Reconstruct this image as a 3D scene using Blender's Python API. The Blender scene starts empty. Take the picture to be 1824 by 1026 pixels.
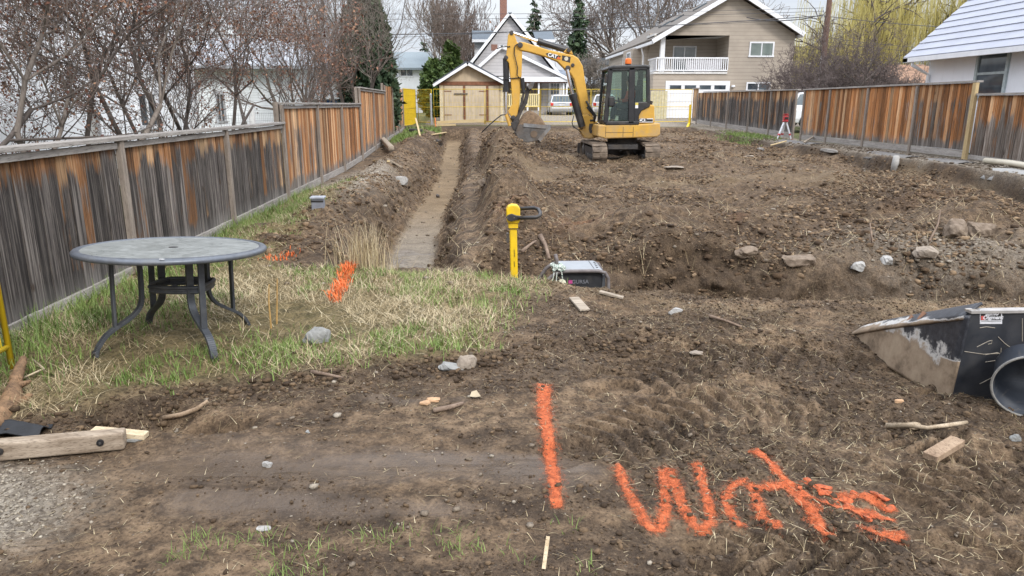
import bpy, bmesh, math, random
import numpy as np
from mathutils import Vector, Matrix
R = math.radians
random.seed(7)
RNG = np.random.default_rng(11)
scene = bpy.context.scene
COL = scene.collection

# ------------------------------------------------------------------ camera
CAMH, YAW, PITCH, FPX = 1.7, 0.05, math.asin(0.2504), 1264.0
cam_data = bpy.data.cameras.new('camera')
cam = bpy.data.objects.new('camera', cam_data); COL.objects.link(cam)
cam.location = (0, 0, CAMH)
cam.rotation_euler = (math.pi/2 - PITCH, 0, -YAW)
cam_data.sensor_width = 36.0
cam_data.lens = FPX/1824*36
cam_data.clip_start = 0.05; cam_data.clip_end = 6000
scene.camera = cam

# ------------------------------------------------------------------ overcast sky, soft sun
SUN_EL, SUN_AZ = R(40), R(150)
world = bpy.data.worlds.new('World'); scene.world = world; world.use_nodes = True
wn = world.node_tree; wn.nodes.clear()
def wnode(t, **k):
    n = wn.nodes.new(t)
    for a, b in k.items(): setattr(n, a, b)
    return n
w_out = wnode('ShaderNodeOutputWorld'); w_bg = wnode('ShaderNodeBackground')
w_sky = wnode('ShaderNodeTexSky', sky_type='NISHITA', sun_disc=False, sun_elevation=SUN_EL, sun_rotation=SUN_AZ, air_density=1.2, dust_density=2.0)
w_tc = wnode('ShaderNodeTexCoord'); w_sep = wnode('ShaderNodeSeparateXYZ')
w_map = wnode('ShaderNodeMapping'); w_map.inputs['Scale'].default_value = (1, 1, 3.2)
w_noise = wnode('ShaderNodeTexNoise'); w_noise.inputs['Scale'].default_value = 3.0; w_noise.inputs['Detail'].default_value = 7; w_noise.inputs['Roughness'].default_value = 0.55
w_ramp = wnode('ShaderNodeValToRGB')
w_ramp.color_ramp.elements[0].position = 0.30; w_ramp.color_ramp.elements[0].color = (3.5, 3.8, 4.5, 1)
w_ramp.color_ramp.elements[1].position = 0.66; w_ramp.color_ramp.elements[1].color = (5.5, 5.6, 5.8, 1)
w_el = wnode('ShaderNodeMapRange'); w_el.inputs['From Min'].default_value = 0.2; w_el.inputs['From Max'].default_value = 0.6; w_el.inputs['To Min'].default_value = 1.0; w_el.inputs['To Max'].default_value = 3.2
w_mul = wnode('ShaderNodeVectorMath', operation='SCALE')
w_mix = wnode('ShaderNodeMix', data_type='RGBA'); w_mix.inputs[0].default_value = 0.86
L = wn.links.new
L(w_tc.outputs['Generated'], w_map.inputs['Vector']); L(w_map.outputs[0], w_noise.inputs['Vector'])
L(w_noise.outputs['Fac'], w_ramp.inputs[0]); L(w_tc.outputs['Generated'], w_sep.inputs[0]); L(w_sep.outputs['Z'], w_el.inputs[0])
L(w_ramp.outputs[0], w_mul.inputs[0]); L(w_el.outputs[0], w_mul.inputs['Scale'])
L(w_sky.outputs[0], w_mix.inputs[6]); L(w_mul.outputs[0], w_mix.inputs[7])
L(w_mix.outputs[2], w_bg.inputs['Color']); w_bg.inputs['Strength'].default_value = 0.105
L(w_bg.outputs[0], w_out.inputs['Surface'])
sun_d = bpy.data.lights.new('sun', 'SUN'); sun_d.energy = 1.3; sun_d.angle = R(12); sun_d.color = (1, 0.96, 0.9)
sun = bpy.data.objects.new('sun', sun_d); COL.objects.link(sun)
sun.rotation_euler = (math.pi/2 - SUN_EL, 0, math.pi - SUN_AZ)
vs = scene.view_settings
vs.view_transform = 'Standard'; vs.look = 'None'; vs.gamma = 1; vs.use_curve_mapping = False; vs.exposure = 0.84
scene.cycles.max_bounces = 6; scene.cycles.diffuse_bounces = 3; scene.cycles.glossy_bounces = 2
scene.cycles.transmission_bounces = 4; scene.cycles.transparent_max_bounces = 12
scene.cycles.use_denoising = True

# ------------------------------------------------------------------ measuring: a picture point on a known plane
CP, SP = math.cos(PITCH), math.sin(PITCH)
def ray(px, py):
    u, v = (px-912)/FPX, (513-py)/FPX
    f = CP + SP*v; up = -SP + CP*v
    return (u*math.cos(YAW)+f*math.sin(YAW), f*math.cos(YAW)-u*math.sin(YAW), up)
def atY(px, py, Y):
    d = ray(px, py); t = Y/d[1]; return Vector((d[0]*t, Y, CAMH+d[2]*t))
def atX(px, py, X):
    d = ray(px, py); t = X/d[0]; return Vector((X, d[1]*t, CAMH+d[2]*t))
def atZ(px, py, Z=0.0):
    d = ray(px, py); t = (Z-CAMH)/d[2]; return Vector((d[0]*t, d[1]*t, Z))

# ------------------------------------------------------------------ numpy noise
def _h(ix, iy, s):
    n = (ix.astype(np.int64)*374761393 + iy.astype(np.int64)*668265263 + s*974634277) & 0xffffffff
    n = ((n ^ (n >> 13))*1274126177) & 0xffffffff
    n = (n ^ (n >> 16))
    return (n & 0xffffff)/float(0xffffff)
def vnoise(x, y, s=0):
    x = np.asarray(x, float); y = np.asarray(y, float)
    ix = np.floor(x); iy = np.floor(y); fx = x-ix; fy = y-iy
    fx = fx*fx*fx*(fx*(fx*6-15)+10); fy = fy*fy*fy*(fy*(fy*6-15)+10)
    a = _h(ix, iy, s); b = _h(ix+1, iy, s); c = _h(ix, iy+1, s); d = _h(ix+1, iy+1, s)
    return (a+(b-a)*fx)*(1-fy)+(c+(d-c)*fx)*fy
def fbm(x, y, o=4, s=0, g=0.5):
    x = np.asarray(x, float); y = np.asarray(y, float)
    t = 0; a = 1; n = 0
    for i in range(o):
        xr = x*0.8-y*0.6; yr = x*0.6+y*0.8
        t = t + a*vnoise(xr+17.3*i, yr-9.1*i, s+i); n += a; a *= g
        x, y = xr*2.03, yr*2.03
    return t/n
def billow(x, y, o=3, s=0):
    return np.abs(fbm(x, y, o, s)*2-1)
def sm(a, b, x):
    t = np.clip((x-a)/(b-a), 0, 1); return t*t*(3-2*t)

# ------------------------------------------------------------------ materials
class Mat:
    def __init__(s, name, rough=0.8, metal=0.0, spec=0.5):
        s.m = bpy.data.materials.new(name); s.m.use_nodes = True
        s.t = s.m.node_tree; s.b = s.t.nodes['Principled BSDF']
        s.b.inputs['Roughness'].default_value = rough; s.b.inputs['Metallic'].default_value = metal
        s.b.inputs['Specular IOR Level'].default_value = spec
        s._pos = None
    def put(s, sock, v):
        if hasattr(v, 'is_linked') or isinstance(v, bpy.types.NodeSocket): s.t.links.new(v, sock)
        elif isinstance(v, (tuple, list)):
            sock.default_value = (tuple(v)+(1,))[:4] if sock.type == 'RGBA' else tuple(v)[:3]
        else: sock.default_value = v
    def node(s, t, **k):
        n = s.t.nodes.new(t)
        for a, b in k.items(): setattr(n, a, b)
        return n
    def pos(s):
        if s._pos is None: s._pos = s.node('ShaderNodeNewGeometry').outputs['Position']
        return s._pos
    def obj(s): return s.node('ShaderNodeTexCoord').outputs['Object']
    def mapv(s, v, scale=(1, 1, 1), loc=(0, 0, 0), rot=(0, 0, 0)):
        n = s.node('ShaderNodeMapping'); s.put(n.inputs['Vector'], v)
        n.inputs['Scale'].default_value = scale; n.inputs['Location'].default_value = loc; n.inputs['Rotation'].default_value = rot
        return n.outputs[0]
    def noise(s, scale, detail=4, rough=0.55, v=None, dist=0.0):
        n = s.node('ShaderNodeTexNoise'); s.put(n.inputs['Vector'], v if v is not None else s.pos())
        n.inputs['Scale'].default_value = scale; n.inputs['Detail'].default_value = detail; n.inputs['Roughness'].default_value = rough
        n.inputs['Distortion'].default_value = dist
        return n.outputs['Fac']
    def vor(s, scale, v=None, feature='F1', out='Distance'):
        n = s.node('ShaderNodeTexVoronoi', feature=feature); s.put(n.inputs['Vector'], v if v is not None else s.pos())
        n.inputs['Scale'].default_value = scale
        return n.outputs[out]
    def ramp(s, f, stops):
        n = s.node('ShaderNodeValToRGB'); s.put(n.inputs[0], f); e = n.color_ramp.elements
        while len(e) < len(stops): e.new(0.5)
        for i, (p, c) in enumerate(stops):
            e[i].position = p; e[i].color = (c, c, c, 1) if isinstance(c, (int, float)) else tuple(c)+(1,)
        return n.outputs[0]
    def mix(s, f, a, b, blend='MIX'):
        n = s.node('ShaderNodeMix', data_type='RGBA', blend_type=blend)
        s.put(n.inputs[0], f); s.put(n.inputs[6], a); s.put(n.inputs[7], b)
        return n.outputs[2]
    def math(s, op, a, b=0.0, c=None, clamp=False):
        n = s.node('ShaderNodeMath', operation=op, use_clamp=clamp); s.put(n.inputs[0], a); s.put(n.inputs[1], b)
        if c is not None: s.put(n.inputs[2], c)
        return n.outputs[0]
    def sep(s, v):
        n = s.node('ShaderNodeSeparateXYZ'); s.put(n.inputs[0], v); return n.outputs
    def attr(s, name):
        n = s.node('ShaderNodeAttribute', attribute_name=name); return n
    def sepc(s, c):
        n = s.node('ShaderNodeSeparateColor'); s.put(n.inputs[0], c); return n.outputs
    def color(s, c): s.put(s.b.inputs['Base Color'], c); return s
    def rough(s, v): s.put(s.b.inputs['Roughness'], v); return s
    def bump(s, h, strength=0.5, dist=0.02):
        n = s.node('ShaderNodeBump'); s.put(n.inputs['Height'], h); n.inputs['Strength'].default_value = strength; n.inputs['Distance'].default_value = dist
        s.t.links.new(n.outputs[0], s.b.inputs['Normal']); return s
    def out(s): return s.t.nodes['Material Output'].inputs['Surface']

_mats = {}
def plain(name, c, rough=0.6, metal=0.0, var=0.25, scale=9.0, bump=0.0, dirt=None, spec=0.5):
    if name in _mats: return _mats[name]
    m = Mat(name, rough, metal, spec)
    d = tuple(max(0, x*(1-var)) for x in c); l = tuple(min(1, x*(1+var*0.6)) for x in c)
    n = m.noise(scale, 6, 0.65)
    base = m.ramp(n, [(0.3, d), (0.7, l)])
    if dirt:
        f = m.ramp(m.noise(scale*0.35, 7, 0.7), [(0.48, 0.0), (0.66, dirt[1])])
        base = m.mix(f, base, dirt[0])
        m.rough(m.math('ADD', m.math('MULTIPLY', f, 0.35), rough, clamp=True))
    m.color(base)
    if bump: m.bump(n, bump, 0.01)
    _mats[name] = m.m; return m.m

# ------------------------------------------------------------------ mesh building
class MB:
    def __init__(s): s.v = []; s.f = []; s.c = []; s.n = 0
    def add(s, vs, fs, c=None):
        vs = [tuple(v) for v in vs]; o = s.n
        s.v += vs; s.n += len(vs)
        s.f += [tuple(i+o for i in f) for f in fs]
        s.c += [c if c is not None else (0.5, 0.5, 0.5, 1)]*len(vs)
        return s
    def box(s, c, d, rot=None, col=None, taper=None):
        x, y, z = d[0]/2, d[1]/2, d[2]/2
        t = taper or (1, 1)
        P = [(-x, -y, -z), (x, -y, -z), (x, y, -z), (-x, y, -z), (-x*t[0], -y*t[1], z), (x*t[0], -y*t[1], z), (x*t[0], y*t[1], z), (-x*t[0], y*t[1], z)]
        P = [Vector(p) for p in P]
        if rot is not None: P = [rot @ p for p in P]
        return s.add([p+Vector(c) for p in P], [(3, 2, 1, 0), (4, 5, 6, 7), (0, 1, 5, 4), (1, 2, 6, 5), (2, 3, 7, 6), (3, 0, 4, 7)], col)
    def span(s, a, b, col=None):
        a = Vector(a); b = Vector(b); return s.box((a+b)/2, [abs(q) for q in (b-a)], None, col)
    def bar(s, a, b, w, h, up=(0, 0, 1), col=None, w2=None, h2=None):
        a = Vector(a); b = Vector(b); d = (b-a).normalized(); u = Vector(up)
        if abs(d.dot(u)) > 0.98: u = Vector((1, 0, 0))
        r = d.cross(u).normalized(); u = r.cross(d)
        w2 = w if w2 is None else w2; h2 = h if h2 is None else h2
        P = []
        for q, ww, hh in ((a, w, h), (b, w2, h2)):
            P += [q-r*ww/2-u*hh/2, q+r*ww/2-u*hh/2, q+r*ww/2+u*hh/2, q-r*ww/2+u*hh/2]
        return s.add(P, [(3, 2, 1, 0), (4, 5, 6, 7), (0, 1, 5, 4), (1, 2, 6, 5), (2, 3, 7, 6), (3, 0, 4, 7)], col)
    def tube(s, pts, rad, n=8, cap=True, col=None):
        pts = [Vector(p) for p in pts]
        rad = [rad]*len(pts) if isinstance(rad, (int, float)) else rad
        P = []; F = []; u = None
        for i, p in enumerate(pts):
            d = (pts[min(i+1, len(pts)-1)]-pts[max(i-1, 0)]).normalized()
            if u is None: u = d.orthogonal().normalized()
            u = (u-d*u.dot(d)).normalized(); w = d.cross(u)
            for k in range(n):
                a = 2*math.pi*k/n; P.append(p+(u*math.cos(a)+w*math.sin(a))*rad[i])
        for i in range(len(pts)-1):
            for k in range(n):
                F.append((i*n+k, i*n+(k+1) % n, (i+1)*n+(k+1) % n, (i+1)*n+k))
        if cap: F += [tuple(range(n-1, -1, -1)), tuple(range((len(pts)-1)*n, len(pts)*n))]
        return s.add(P, F, col)
    def prism(s, poly, a, b, axes=(0, 2, 1), col=None):
        # polygon in (axes0, axes1), extruded along axes2 from a to b
        n = len(poly); P = []
        for q in (a, b):
            for p in poly:
                v = [0, 0, 0]; v[axes[0]] = p[0]; v[axes[1]] = p[1]; v[axes[2]] = q; P.append(v)
        F = [tuple(range(n-1, -1, -1)), tuple(range(n, 2*n))]
        F += [(i, (i+1) % n, n+(i+1) % n, n+i) for i in range(n)]
        return s.add(P, F, col)
    def lathe(s, prof, c=(0, 0, 0), n=24, rot=None, col=None):
        P = []; F = []
        for r, z in prof:
            for k in range(n):
                a = 2*math.pi*k/n; p = Vector((r*math.cos(a), r*math.sin(a), z))
                P.append((rot @ p if rot is not None else p)+Vector(c))
        for i in range(len(prof)-1):
            for k in range(n): F.append((i*n+k, i*n+(k+1) % n, (i+1)*n+(k+1) % n, (i+1)*n+k))
        F += [tuple(range(n-1, -1, -1)), tuple(range((len(prof)-1)*n, len(prof)*n))]
        return s.add(P, F, col)
    def rock(s, c, d, seed=0, sub=2, amp=0.25, rot=None, flat=0.0, col=None, cuts=0):
        bm = bmesh.new(); bmesh.ops.create_icosphere(bm, subdivisions=sub, radius=1)
        P = np.array([v.co[:] for v in bm.verts]); F = [tuple(v.index for v in f.verts) for f in bm.faces]; bm.free()
        k = 1+amp*2*(fbm(P[:, 0]*1.3+P[:, 2]*0.9+seed*7.1, P[:, 1]*1.3-P[:, 2]*0.7+seed*3.3, 4, seed)-0.5)
        if cuts:
            rg = np.random.default_rng(seed*31+7)
            for _ in range(cuts):
                nv = rg.normal(size=3); nv /= np.linalg.norm(nv); dd = rg.uniform(.55, .86)
                over = np.maximum(P @ nv-dd, 0); P = P-over[:, None]*nv
        P = np.sign(P)*np.abs(P)**(1-flat*0.5)*k[:, None]*np.array(d)/2
        P = [Vector(p) for p in P]
        if rot is not None: P = [rot @ p for p in P]
        return s.add([p+Vector(c) for p in P], F, col)
    def quad(s, a, b, c, d, col=None): return s.add([a, b, c, d], [(0, 1, 2, 3)], col)
    def build(s, name, mat, parent=None, bevel=0.0, smooth=False, seg=2, recalc=True):
        me = bpy.data.meshes.new(name)
        off = parent.matrix_world.translation if False else (Vector(parent['_base']) if parent is not None and '_base' in parent else Vector((0, 0, 0)))
        me.from_pydata([(v[0]-off.x, v[1]-off.y, v[2]-off.z) for v in s.v], [], s.f)
        if recalc:
            bm = bmesh.new(); bm.from_mesh(me); bmesh.ops.recalc_face_normals(bm, faces=bm.faces); bm.to_mesh(me); bm.free()
        if any(c != (0.5, 0.5, 0.5, 1) for c in s.c):
            at = me.color_attributes.new('bd', 'FLOAT_COLOR', 'POINT')
            at.data.foreach_set('color', np.array(s.c, np.float32).ravel())
        me.materials.append(mat)
        o = bpy.data.objects.new(name, me); COL.objects.link(o)
        if parent is not None:
            o.parent = parent
            if '_base' in parent: o['_base'] = list(off)
        if smooth: me.polygons.foreach_set('use_smooth', [True]*len(me.polygons))
        if bevel:
            b = o.modifiers.new('bevel', 'BEVEL'); b.width = bevel; b.segments = seg; b.limit_method = 'ANGLE'; b.angle_limit = R(35)
        return o
# Vertices are always given in world space: build() subtracts the thing's base point.
def thing(name, label, cat, base, group=None):
    o = bpy.data.objects.new(name, None); COL.objects.link(o); o.location = base
    o.empty_display_size = 0.2; o['_base'] = list(base)
    return tag(o, label, cat, group)
def tag(o, label, cat, group=None):
    o['label'] = label; o['category'] = cat
    if group: o['group'] = group
    return o
def kind(o, k, label=None, cat=None):
    o['kind'] = k
    if label: o['label'] = label; o['category'] = cat
    return o
def single(mb, name, mat, label, cat, base, group=None, **k):
    e = {'_base': list(base)}
    class D(dict): pass
    me_parent = bpy.data.objects.new('tmp', None); me_parent['_base'] = list(base)
    o = mb.build(name, mat, me_parent, **k); o.parent = None; o.location = base
    bpy.data.objects.remove(me_parent)
    return tag(o, label, cat, group)
def soup(name, V, F4, mat, C=None, F3=None, parent=None, smooth=False):
    # big meshes straight from numpy: V (n,3), F4 (m,4), optional F3 (k,3), C (n,4)
    off = np.array(parent['_base']) if parent is not None and '_base' in parent else np.zeros(3)
    me = bpy.data.meshes.new(name); V = np.asarray(V, np.float32)-off.astype(np.float32)
    F4 = np.zeros((0, 4), np.int32) if F4 is None else np.asarray(F4, np.int32)
    F3 = np.zeros((0, 3), np.int32) if F3 is None else np.asarray(F3, np.int32)
    me.vertices.add(len(V)); me.vertices.foreach_set('co', V.ravel())
    idx = np.concatenate([F4.ravel(), F3.ravel()]); me.loops.add(len(idx)); me.loops.foreach_set('vertex_index', idx)
    st = np.concatenate([np.arange(len(F4))*4, len(F4)*4+np.arange(len(F3))*3])
    me.polygons.add(len(st)); me.polygons.foreach_set('loop_start', st.astype(np.int32))
    if smooth: me.polygons.foreach_set('use_smooth', np.ones(len(st), bool))
    me.update(calc_edges=True)
    if C is not None:
        at = me.color_attributes.new('bd', 'FLOAT_COLOR', 'POINT'); at.data.foreach_set('color', np.asarray(C, np.float32).ravel())
    me.materials.append(mat)
    o = bpy.data.objects.new(name, me); COL.objects.link(o)
    if parent is not None:
        o.parent = parent
        if '_base' in parent: o['_base'] = list(parent['_base'])
    return o
def text_mesh(body, size, loc, xdir, up, mat, name, parent, depth=0.004, bold=0.0, align='CENTER'):
    cu = bpy.data.curves.new(name, 'FONT'); cu.body = body; cu.size = size; cu.extrude = depth/2; cu.offset = bold
    cu.align_x = align; cu.align_y = 'CENTER'; cu.resolution_u = 3
    t = bpy.data.objects.new(name, cu); COL.objects.link(t)
    me = bpy.data.meshes.new_from_object(t.evaluated_get(bpy.context.evaluated_depsgraph_get()))
    bpy.data.objects.remove(t)
    x = Vector(xdir).normalized(); u = Vector(up); u = (u-x*u.dot(x)).normalized(); n = x.cross(u)
    M = Matrix((x, u, n)).transposed().to_4x4(); M.translation = Vector(loc)-Vector(parent['_base'])
    me.transform(M); me.materials.append(mat)
    o = bpy.data.objects.new(name, me); COL.objects.link(o); o.parent = parent
    return o
# ------------------------------------------------------------------ terrain
FXL, FXR = -3.4, 11.9            # planes of the two fences
def base_z(x, y):
    a = np.interp(y, [-50, 20, 27, 33, 36, 38, 45, 60, 400], [0, .03, .30, .45, .72, .88, .92, .92, .92])
    b = np.interp(y, [-50, 8, 12, 17, 26, 38, 45, 400], [0, .15, .33, .40, .42, .66, .92, .92])
    return a+(b-a)*sm(5.0, 9.5, x)
def edge_y(x):
    return np.interp(x, [-3, -1.5, .35, 1.2, 2.5, 4.7, 8, 12], [7.35, 7.25, 6.72, 6.32, 6.0, 5.75, 5.6, 5.5])+0.16*(fbm(x*1.7, x*0+3.1, 3, 91)-.5)
def trench_x(y): return -1.0+0.12*np.sin(y*0.35)*0.6
def seg_d(x, y, pts):
    d = np.full(np.shape(x), 1e9)
    for (ax, ay), (bx, by) in zip(pts[:-1], pts[1:]):
        vx, vy = bx-ax, by-ay; L2 = vx*vx+vy*vy+1e-9
        t = np.clip(((x-ax)*vx+(y-ay)*vy)/L2, 0, 1)
        d = np.minimum(d, np.hypot(x-ax-t*vx, y-ay-t*vy))
    return d
def zones(x, y):
    z = {}
    ey = edge_y(x); w = fbm(x*1.1, y*1.1, 3, 5)-.5
    xl, xr = 0.1+0.35*w, 10.5+0.9*(fbm(x*0.2, y*0.8, 4, 8)-.5)
    z['lot'] = sm(xl-.15, xl+.25, x)*(1-sm(xr-.12, xr+.14, x))*sm(ey, ey+.3, y)*(1-sm(34.6+w, 35.1+w, y))
    tx = trench_x(y)+0.10*(fbm(x*0, y*0.9, 3, 21)-.5)
    dt = np.abs(x-tx-0.05)
    z['tr'] = (1-sm(.30, .86+.25*w, dt))*sm(7.25+.3*w, 7.9+.3*w, y)*(1-sm(34.3, 34.9, y))
    z['trb'] = (1-sm(.24, .42, dt+.12*(fbm(x*2.5, y*2.5, 3, 31)-.5)))*sm(7.6, 8.1, y)*(1-sm(33.8, 34.6, y))
    yc = ey+.95+.6*sm(1.2, 2.4, x)
    z['xt'] = np.where(y < yc, sm(ey, ey+.45, y), 1-sm(yc+.30+.5*w, yc+.85+1.1*w, y))*sm(-.2, .45, x)*(1-sm(10.2, 10.6, x))
    gx = 0.55+.5*w-.5*sm(6.2, 4.6, y)
    gl = np.interp(x, [-4, -2.6, -1.7, -.6, .2, 1.4], [3.45, 3.7, 4.25, 4.35, 4.55, 4.95])+.5*(fbm(x*1.3, y*1.3+5, 3, 14)-.5)
    yard = sm(gl-.1, gl+.2, y)*(1-sm(ey-.05, ey+.18, y))*(1-sm(gx-.3, gx+.3, x))
    strip = sm(6.9, 7.1, y)*(1-sm(12.2, 15.5, y))*(1-sm(-2.45+.35*w, -2.15+.35*w, x))
    z['grass'] = np.clip(np.maximum(yard, strip), 0, 1)*sm(-3.5, -3.35, x)
    piles = np.zeros(np.shape(x))
    for px, py, rx, ry, h in PILES: piles = np.maximum(piles, h*np.exp(-(((x-px)/rx)**2+((y-py)/ry)**2)))
    z['pile'] = piles
    z['grass'] = z['grass']*(1-sm(.05, .10, piles))
    z['gl'] = gl; z['ey'] = ey; z['w'] = w; z['tx'] = tx
    z['inside'] = sm(FXL-.6, FXL-.2, x)*(1-sm(FXR+.1, FXR+.5, x))*(1-sm(35.3, 36.2, y))
    return z
_p = lambda px, py, z=0: tuple(atZ(px, py, z))[:2]
PILES = [(*_p(500, 440), .36, .30, .13), (*_p(470, 418), .28, .25, .10), (*_p(555, 452), .45, .5, .12)]
MOUNDS = [(*_p(1130, 440, -.2), .9, .8, .22), (*_p(900, 300, 0), .9, 2.2, .22), (*_p(850, 390, 0), .55, 3.0, .24), (*_p(1000, 360, 0), 1.2, 1.8, .16), (*_p(1330, 440, -.2), 1.3, .5, .22),
          (*_p(1640, 370, 0), 1.8, 1.2, .22), (*_p(1000, 276, .1), 1.3, 1.0, .17), (*_p(930, 268, .1), 1.0, 1.2, .14), (*_p(960, 300, .1), 1.2, 1.5, .14), (*_p(1720, 415, -.1), 1.2, .8, .24), (*_p(1450, 330, 0), 2.4, 1.6, .12), (*_p(1080, 520, -.3), .7, .4, .10),
          (*_p(1240, 300, .1), 1.6, 1.2, .12), (*_p(1560, 440, -.1), 1.0, .5, .14), (*_p(1200, 480, -.3), .7, .5, .16), (*_p(1480, 490, -.35), 1.5, .35, .10)]
PITS = [(*_p(1040, 524), .42, .22, .05), (*_p(250, 745), .30, .16, .12), (*_p(378, 758), .22, .12, .14), (*_p(860, 630), .3, .12, .05), (*_p(1560, 640), .5, .35, .05), (*_p(1480, 740), .35, .45, .05)]
TRACK_A = [_p(1050, 800), _p(1250, 735), _p(1500, 742), _p(1720, 800)]
TRACK_B = [_p(1290, 985), _p(1420, 992), _p(1720, 1000), _p(1900, 1010)]
TRACK_C = [_p(1120, 690), _p(1250, 640), _p(1480, 640), _p(1700, 690)]
TRACK_E = [_p(1640, 900), _p(1730, 850), _p(1824, 840), _p(1950, 860)]
def track(x, y, pts, half, pitch, skew):
    best = np.full(np.shape(x), 1e9); along = np.zeros(np.shape(x)); side = np.zeros(np.shape(x)); s0 = 0
    for (ax, ay), (bx, by) in zip(pts[:-1], pts[1:]):
        L = math.hypot(bx-ax, by-ay); ux, uy = (bx-ax)/L, (by-ay)/L
        t = np.clip((x-ax)*ux+(y-ay)*uy, 0, L); dx, dy = x-ax-t*ux, y-ay-t*uy; d = np.hypot(dx, dy)
        k = d < best; best = np.where(k, d, best); along = np.where(k, s0+t, along); side = np.where(k, dx*-uy+dy*ux, side); s0 += L
    m = 1-sm(half-.03, half+.03, best+.05*(fbm(x*4, y*4, 2, 77)-.5))
    ph = along/pitch+skew*np.abs(side)/pitch
    bars = sm(.25, .45, ph % 1)*(1-sm(.75, .95, ph % 1))
    fade = sm(.18, .42, fbm(x*2.2, y*2.2, 3, 71))
    return m*(bars-.45)*fade, m
TRACKS = ((TRACK_A, .26, .11, .35), (TRACK_B, .16, .12, 1.1), (TRACK_C, .30, .14, .5), (TRACK_E, .22, .10, .3))
def tracks_at(x, y):
    m = np.zeros(np.shape(x))
    for pts, half, pitch, skew in TRACKS: m = np.maximum(m, track(x, y, pts, half, pitch, skew)[1])
    return m
def height(x, y):
    Z = zones(x, y); g = base_z(x, y); w = Z['w']
    lotz = np.interp(y, [5.5, 9, 11, 14, 20, 28, 34], [-.30, -.24, -.20, -.08, .17, .30, .42])+np.clip(.012*(x-4), -.03, .07)
    h = g+(lotz-g)*Z['lot']
    h = h-.16*Z['lot']*np.exp(-((x-9.9)/.7)**2)*sm(10, 12, y)
    for mx, my, rx, ry, a in MOUNDS: h = h+2.0*a*Z['lot']*np.exp(-(((x-mx)/rx)**2+((y-my)/ry)**2))
    h = h+.42*Z['lot']*np.exp(-((x-.6)/.5)**2)*sm(8.2, 9.5, y)*(1-sm(20, 25, y))*(.35+1.3*fbm(x*1.3, y*.8, 3, 42))
    h = h+.20*np.exp(-((x+2.3)/.42)**2)*sm(8.6, 10.5, y)*(1-sm(31, 34, y))*(.5+fbm(x*1.5, y*.9, 3, 41))
    zb = np.interp(y, [7, 10, 24, 30, 34.5], [-.62, -.62, -.52, -.25, .0])
    h = h+np.minimum(zb-h, 0)*Z['tr']
    h = h+np.minimum(-.78-h, 0)*Z['xt']*(1-.25*sm(2, 6, x))
    h = h+Z['pile']
    for px, py, rx, ry, a in PITS: h = h-a*np.exp(-(((x-px)/rx)**2+((y-py)/ry)**2)**2)
    # grass bank stands a little over the driven dirt; small berm along the pit edge on the right
    h = h+.055*sm(Z['gl']-.12, Z['gl']+.10, y)*(1-sm(.7, 1.5, x))*(1-sm(Z['ey']-.1, Z['ey']+.1, y))*sm(-3.6, -3.3, x)
    h = h+.02*np.exp(-((y-Z['ey']+.35)/.3)**2)*sm(1.5, 2.5, x)*fbm(x*2, y*2, 2, 66)*2*(1-sm(10, 11, x))
    # roughness
    fg = (1-Z['lot'])*(1-Z['tr'])*(1-Z['xt'])
    wet = wetness(x, y)
    right = sm(.4, 1.2, x)*(1-sm(Z['ey']-.1, Z['ey']+.2, y))
    amp = .10+.50*np.maximum(Z['lot'], Z['xt'])+.75*Z['tr']*(1-Z['trb'])-.05*Z['trb']+.10*Z['grass']+.17*right+.35*sm(-2.9, -2.5, x)*(1-sm(-1.9, -1.5, x))*sm(8.3, 9, y)*(1-sm(33, 34.5, y))
    amp = amp+.4*np.clip(Z['pile']*8, 0, 1)
    amp = amp*(1-.65*tracks_at(x, y))
    amp = amp*(1-.75*wet)*(Z['inside']*.9+.1)
    pad = np.exp(-(((x-3.75)/1.35)**2+((y-4.45)/1.0)**2)**2)
    amp = amp*(1-.8*pad)
    h = h-.05*pad
    amp = amp*(.55+.9*fbm(x*.55, y*.55, 2, 55))
    h = h+amp*(.46*(fbm(x*.75, y*.75, 3, 1)-.5)+.36*(fbm(x*2.1, y*2.1, 3, 2)-.5)+.12*(.5-billow(x*4.5, y*4.5, 3, 3))+.055*(.5-billow(x*11, y*11, 2, 4)))
    near = 1-sm(8, 12, y)
    h = h+(.012*right+.009)*near*(1-.8*wet)*(fbm(x*24, y*24, 3, 6)-.5)*2
    # fingers of clay pulled by the digging bucket along the trench floor
    h = h+.022*Z['trb']*(vnoise(x*1.5, y*7, 12)-.5)
    # tracks of the machine
    tk = np.zeros(np.shape(x)); trk = np.zeros(np.shape(x))
    for pts, half, pitch, skew in TRACKS:
        b, m = track(x, y, pts, half, pitch, skew); tk = tk+b*.050-.022*m; trk = np.maximum(trk, m)
    h = h+tk*(1-Z['grass'])
    # wheel ruts running across the wet mud
    rut = np.sin((y+.10*x)*11+3*fbm(x*.6, y*1.2, 2, 88))*.009*(1-sm(.2, .9, x))*(1-sm(3.9, 4.2, y))
    return h+rut
def wetness(x, y):
    yy = y+.09*x
    band = np.exp(-((yy-3.12)/.26)**2)*(1-sm(.35, .8, x))*sm(-1.9, -1.3, x)
    band = np.maximum(band, .8*np.exp(-((yy-2.72)/.12)**2)*(1-sm(-.2, .2, x))*sm(-1.6, -1.2, x))
    band = np.maximum(band, .9*np.exp(-((y-3.95)/.13)**2-((x+.35)/.45)**2))
    return np.clip(band*3.3*fbm(x*1.4, y*4.5, 4, 61, .6)-.38, 0, 1)

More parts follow.
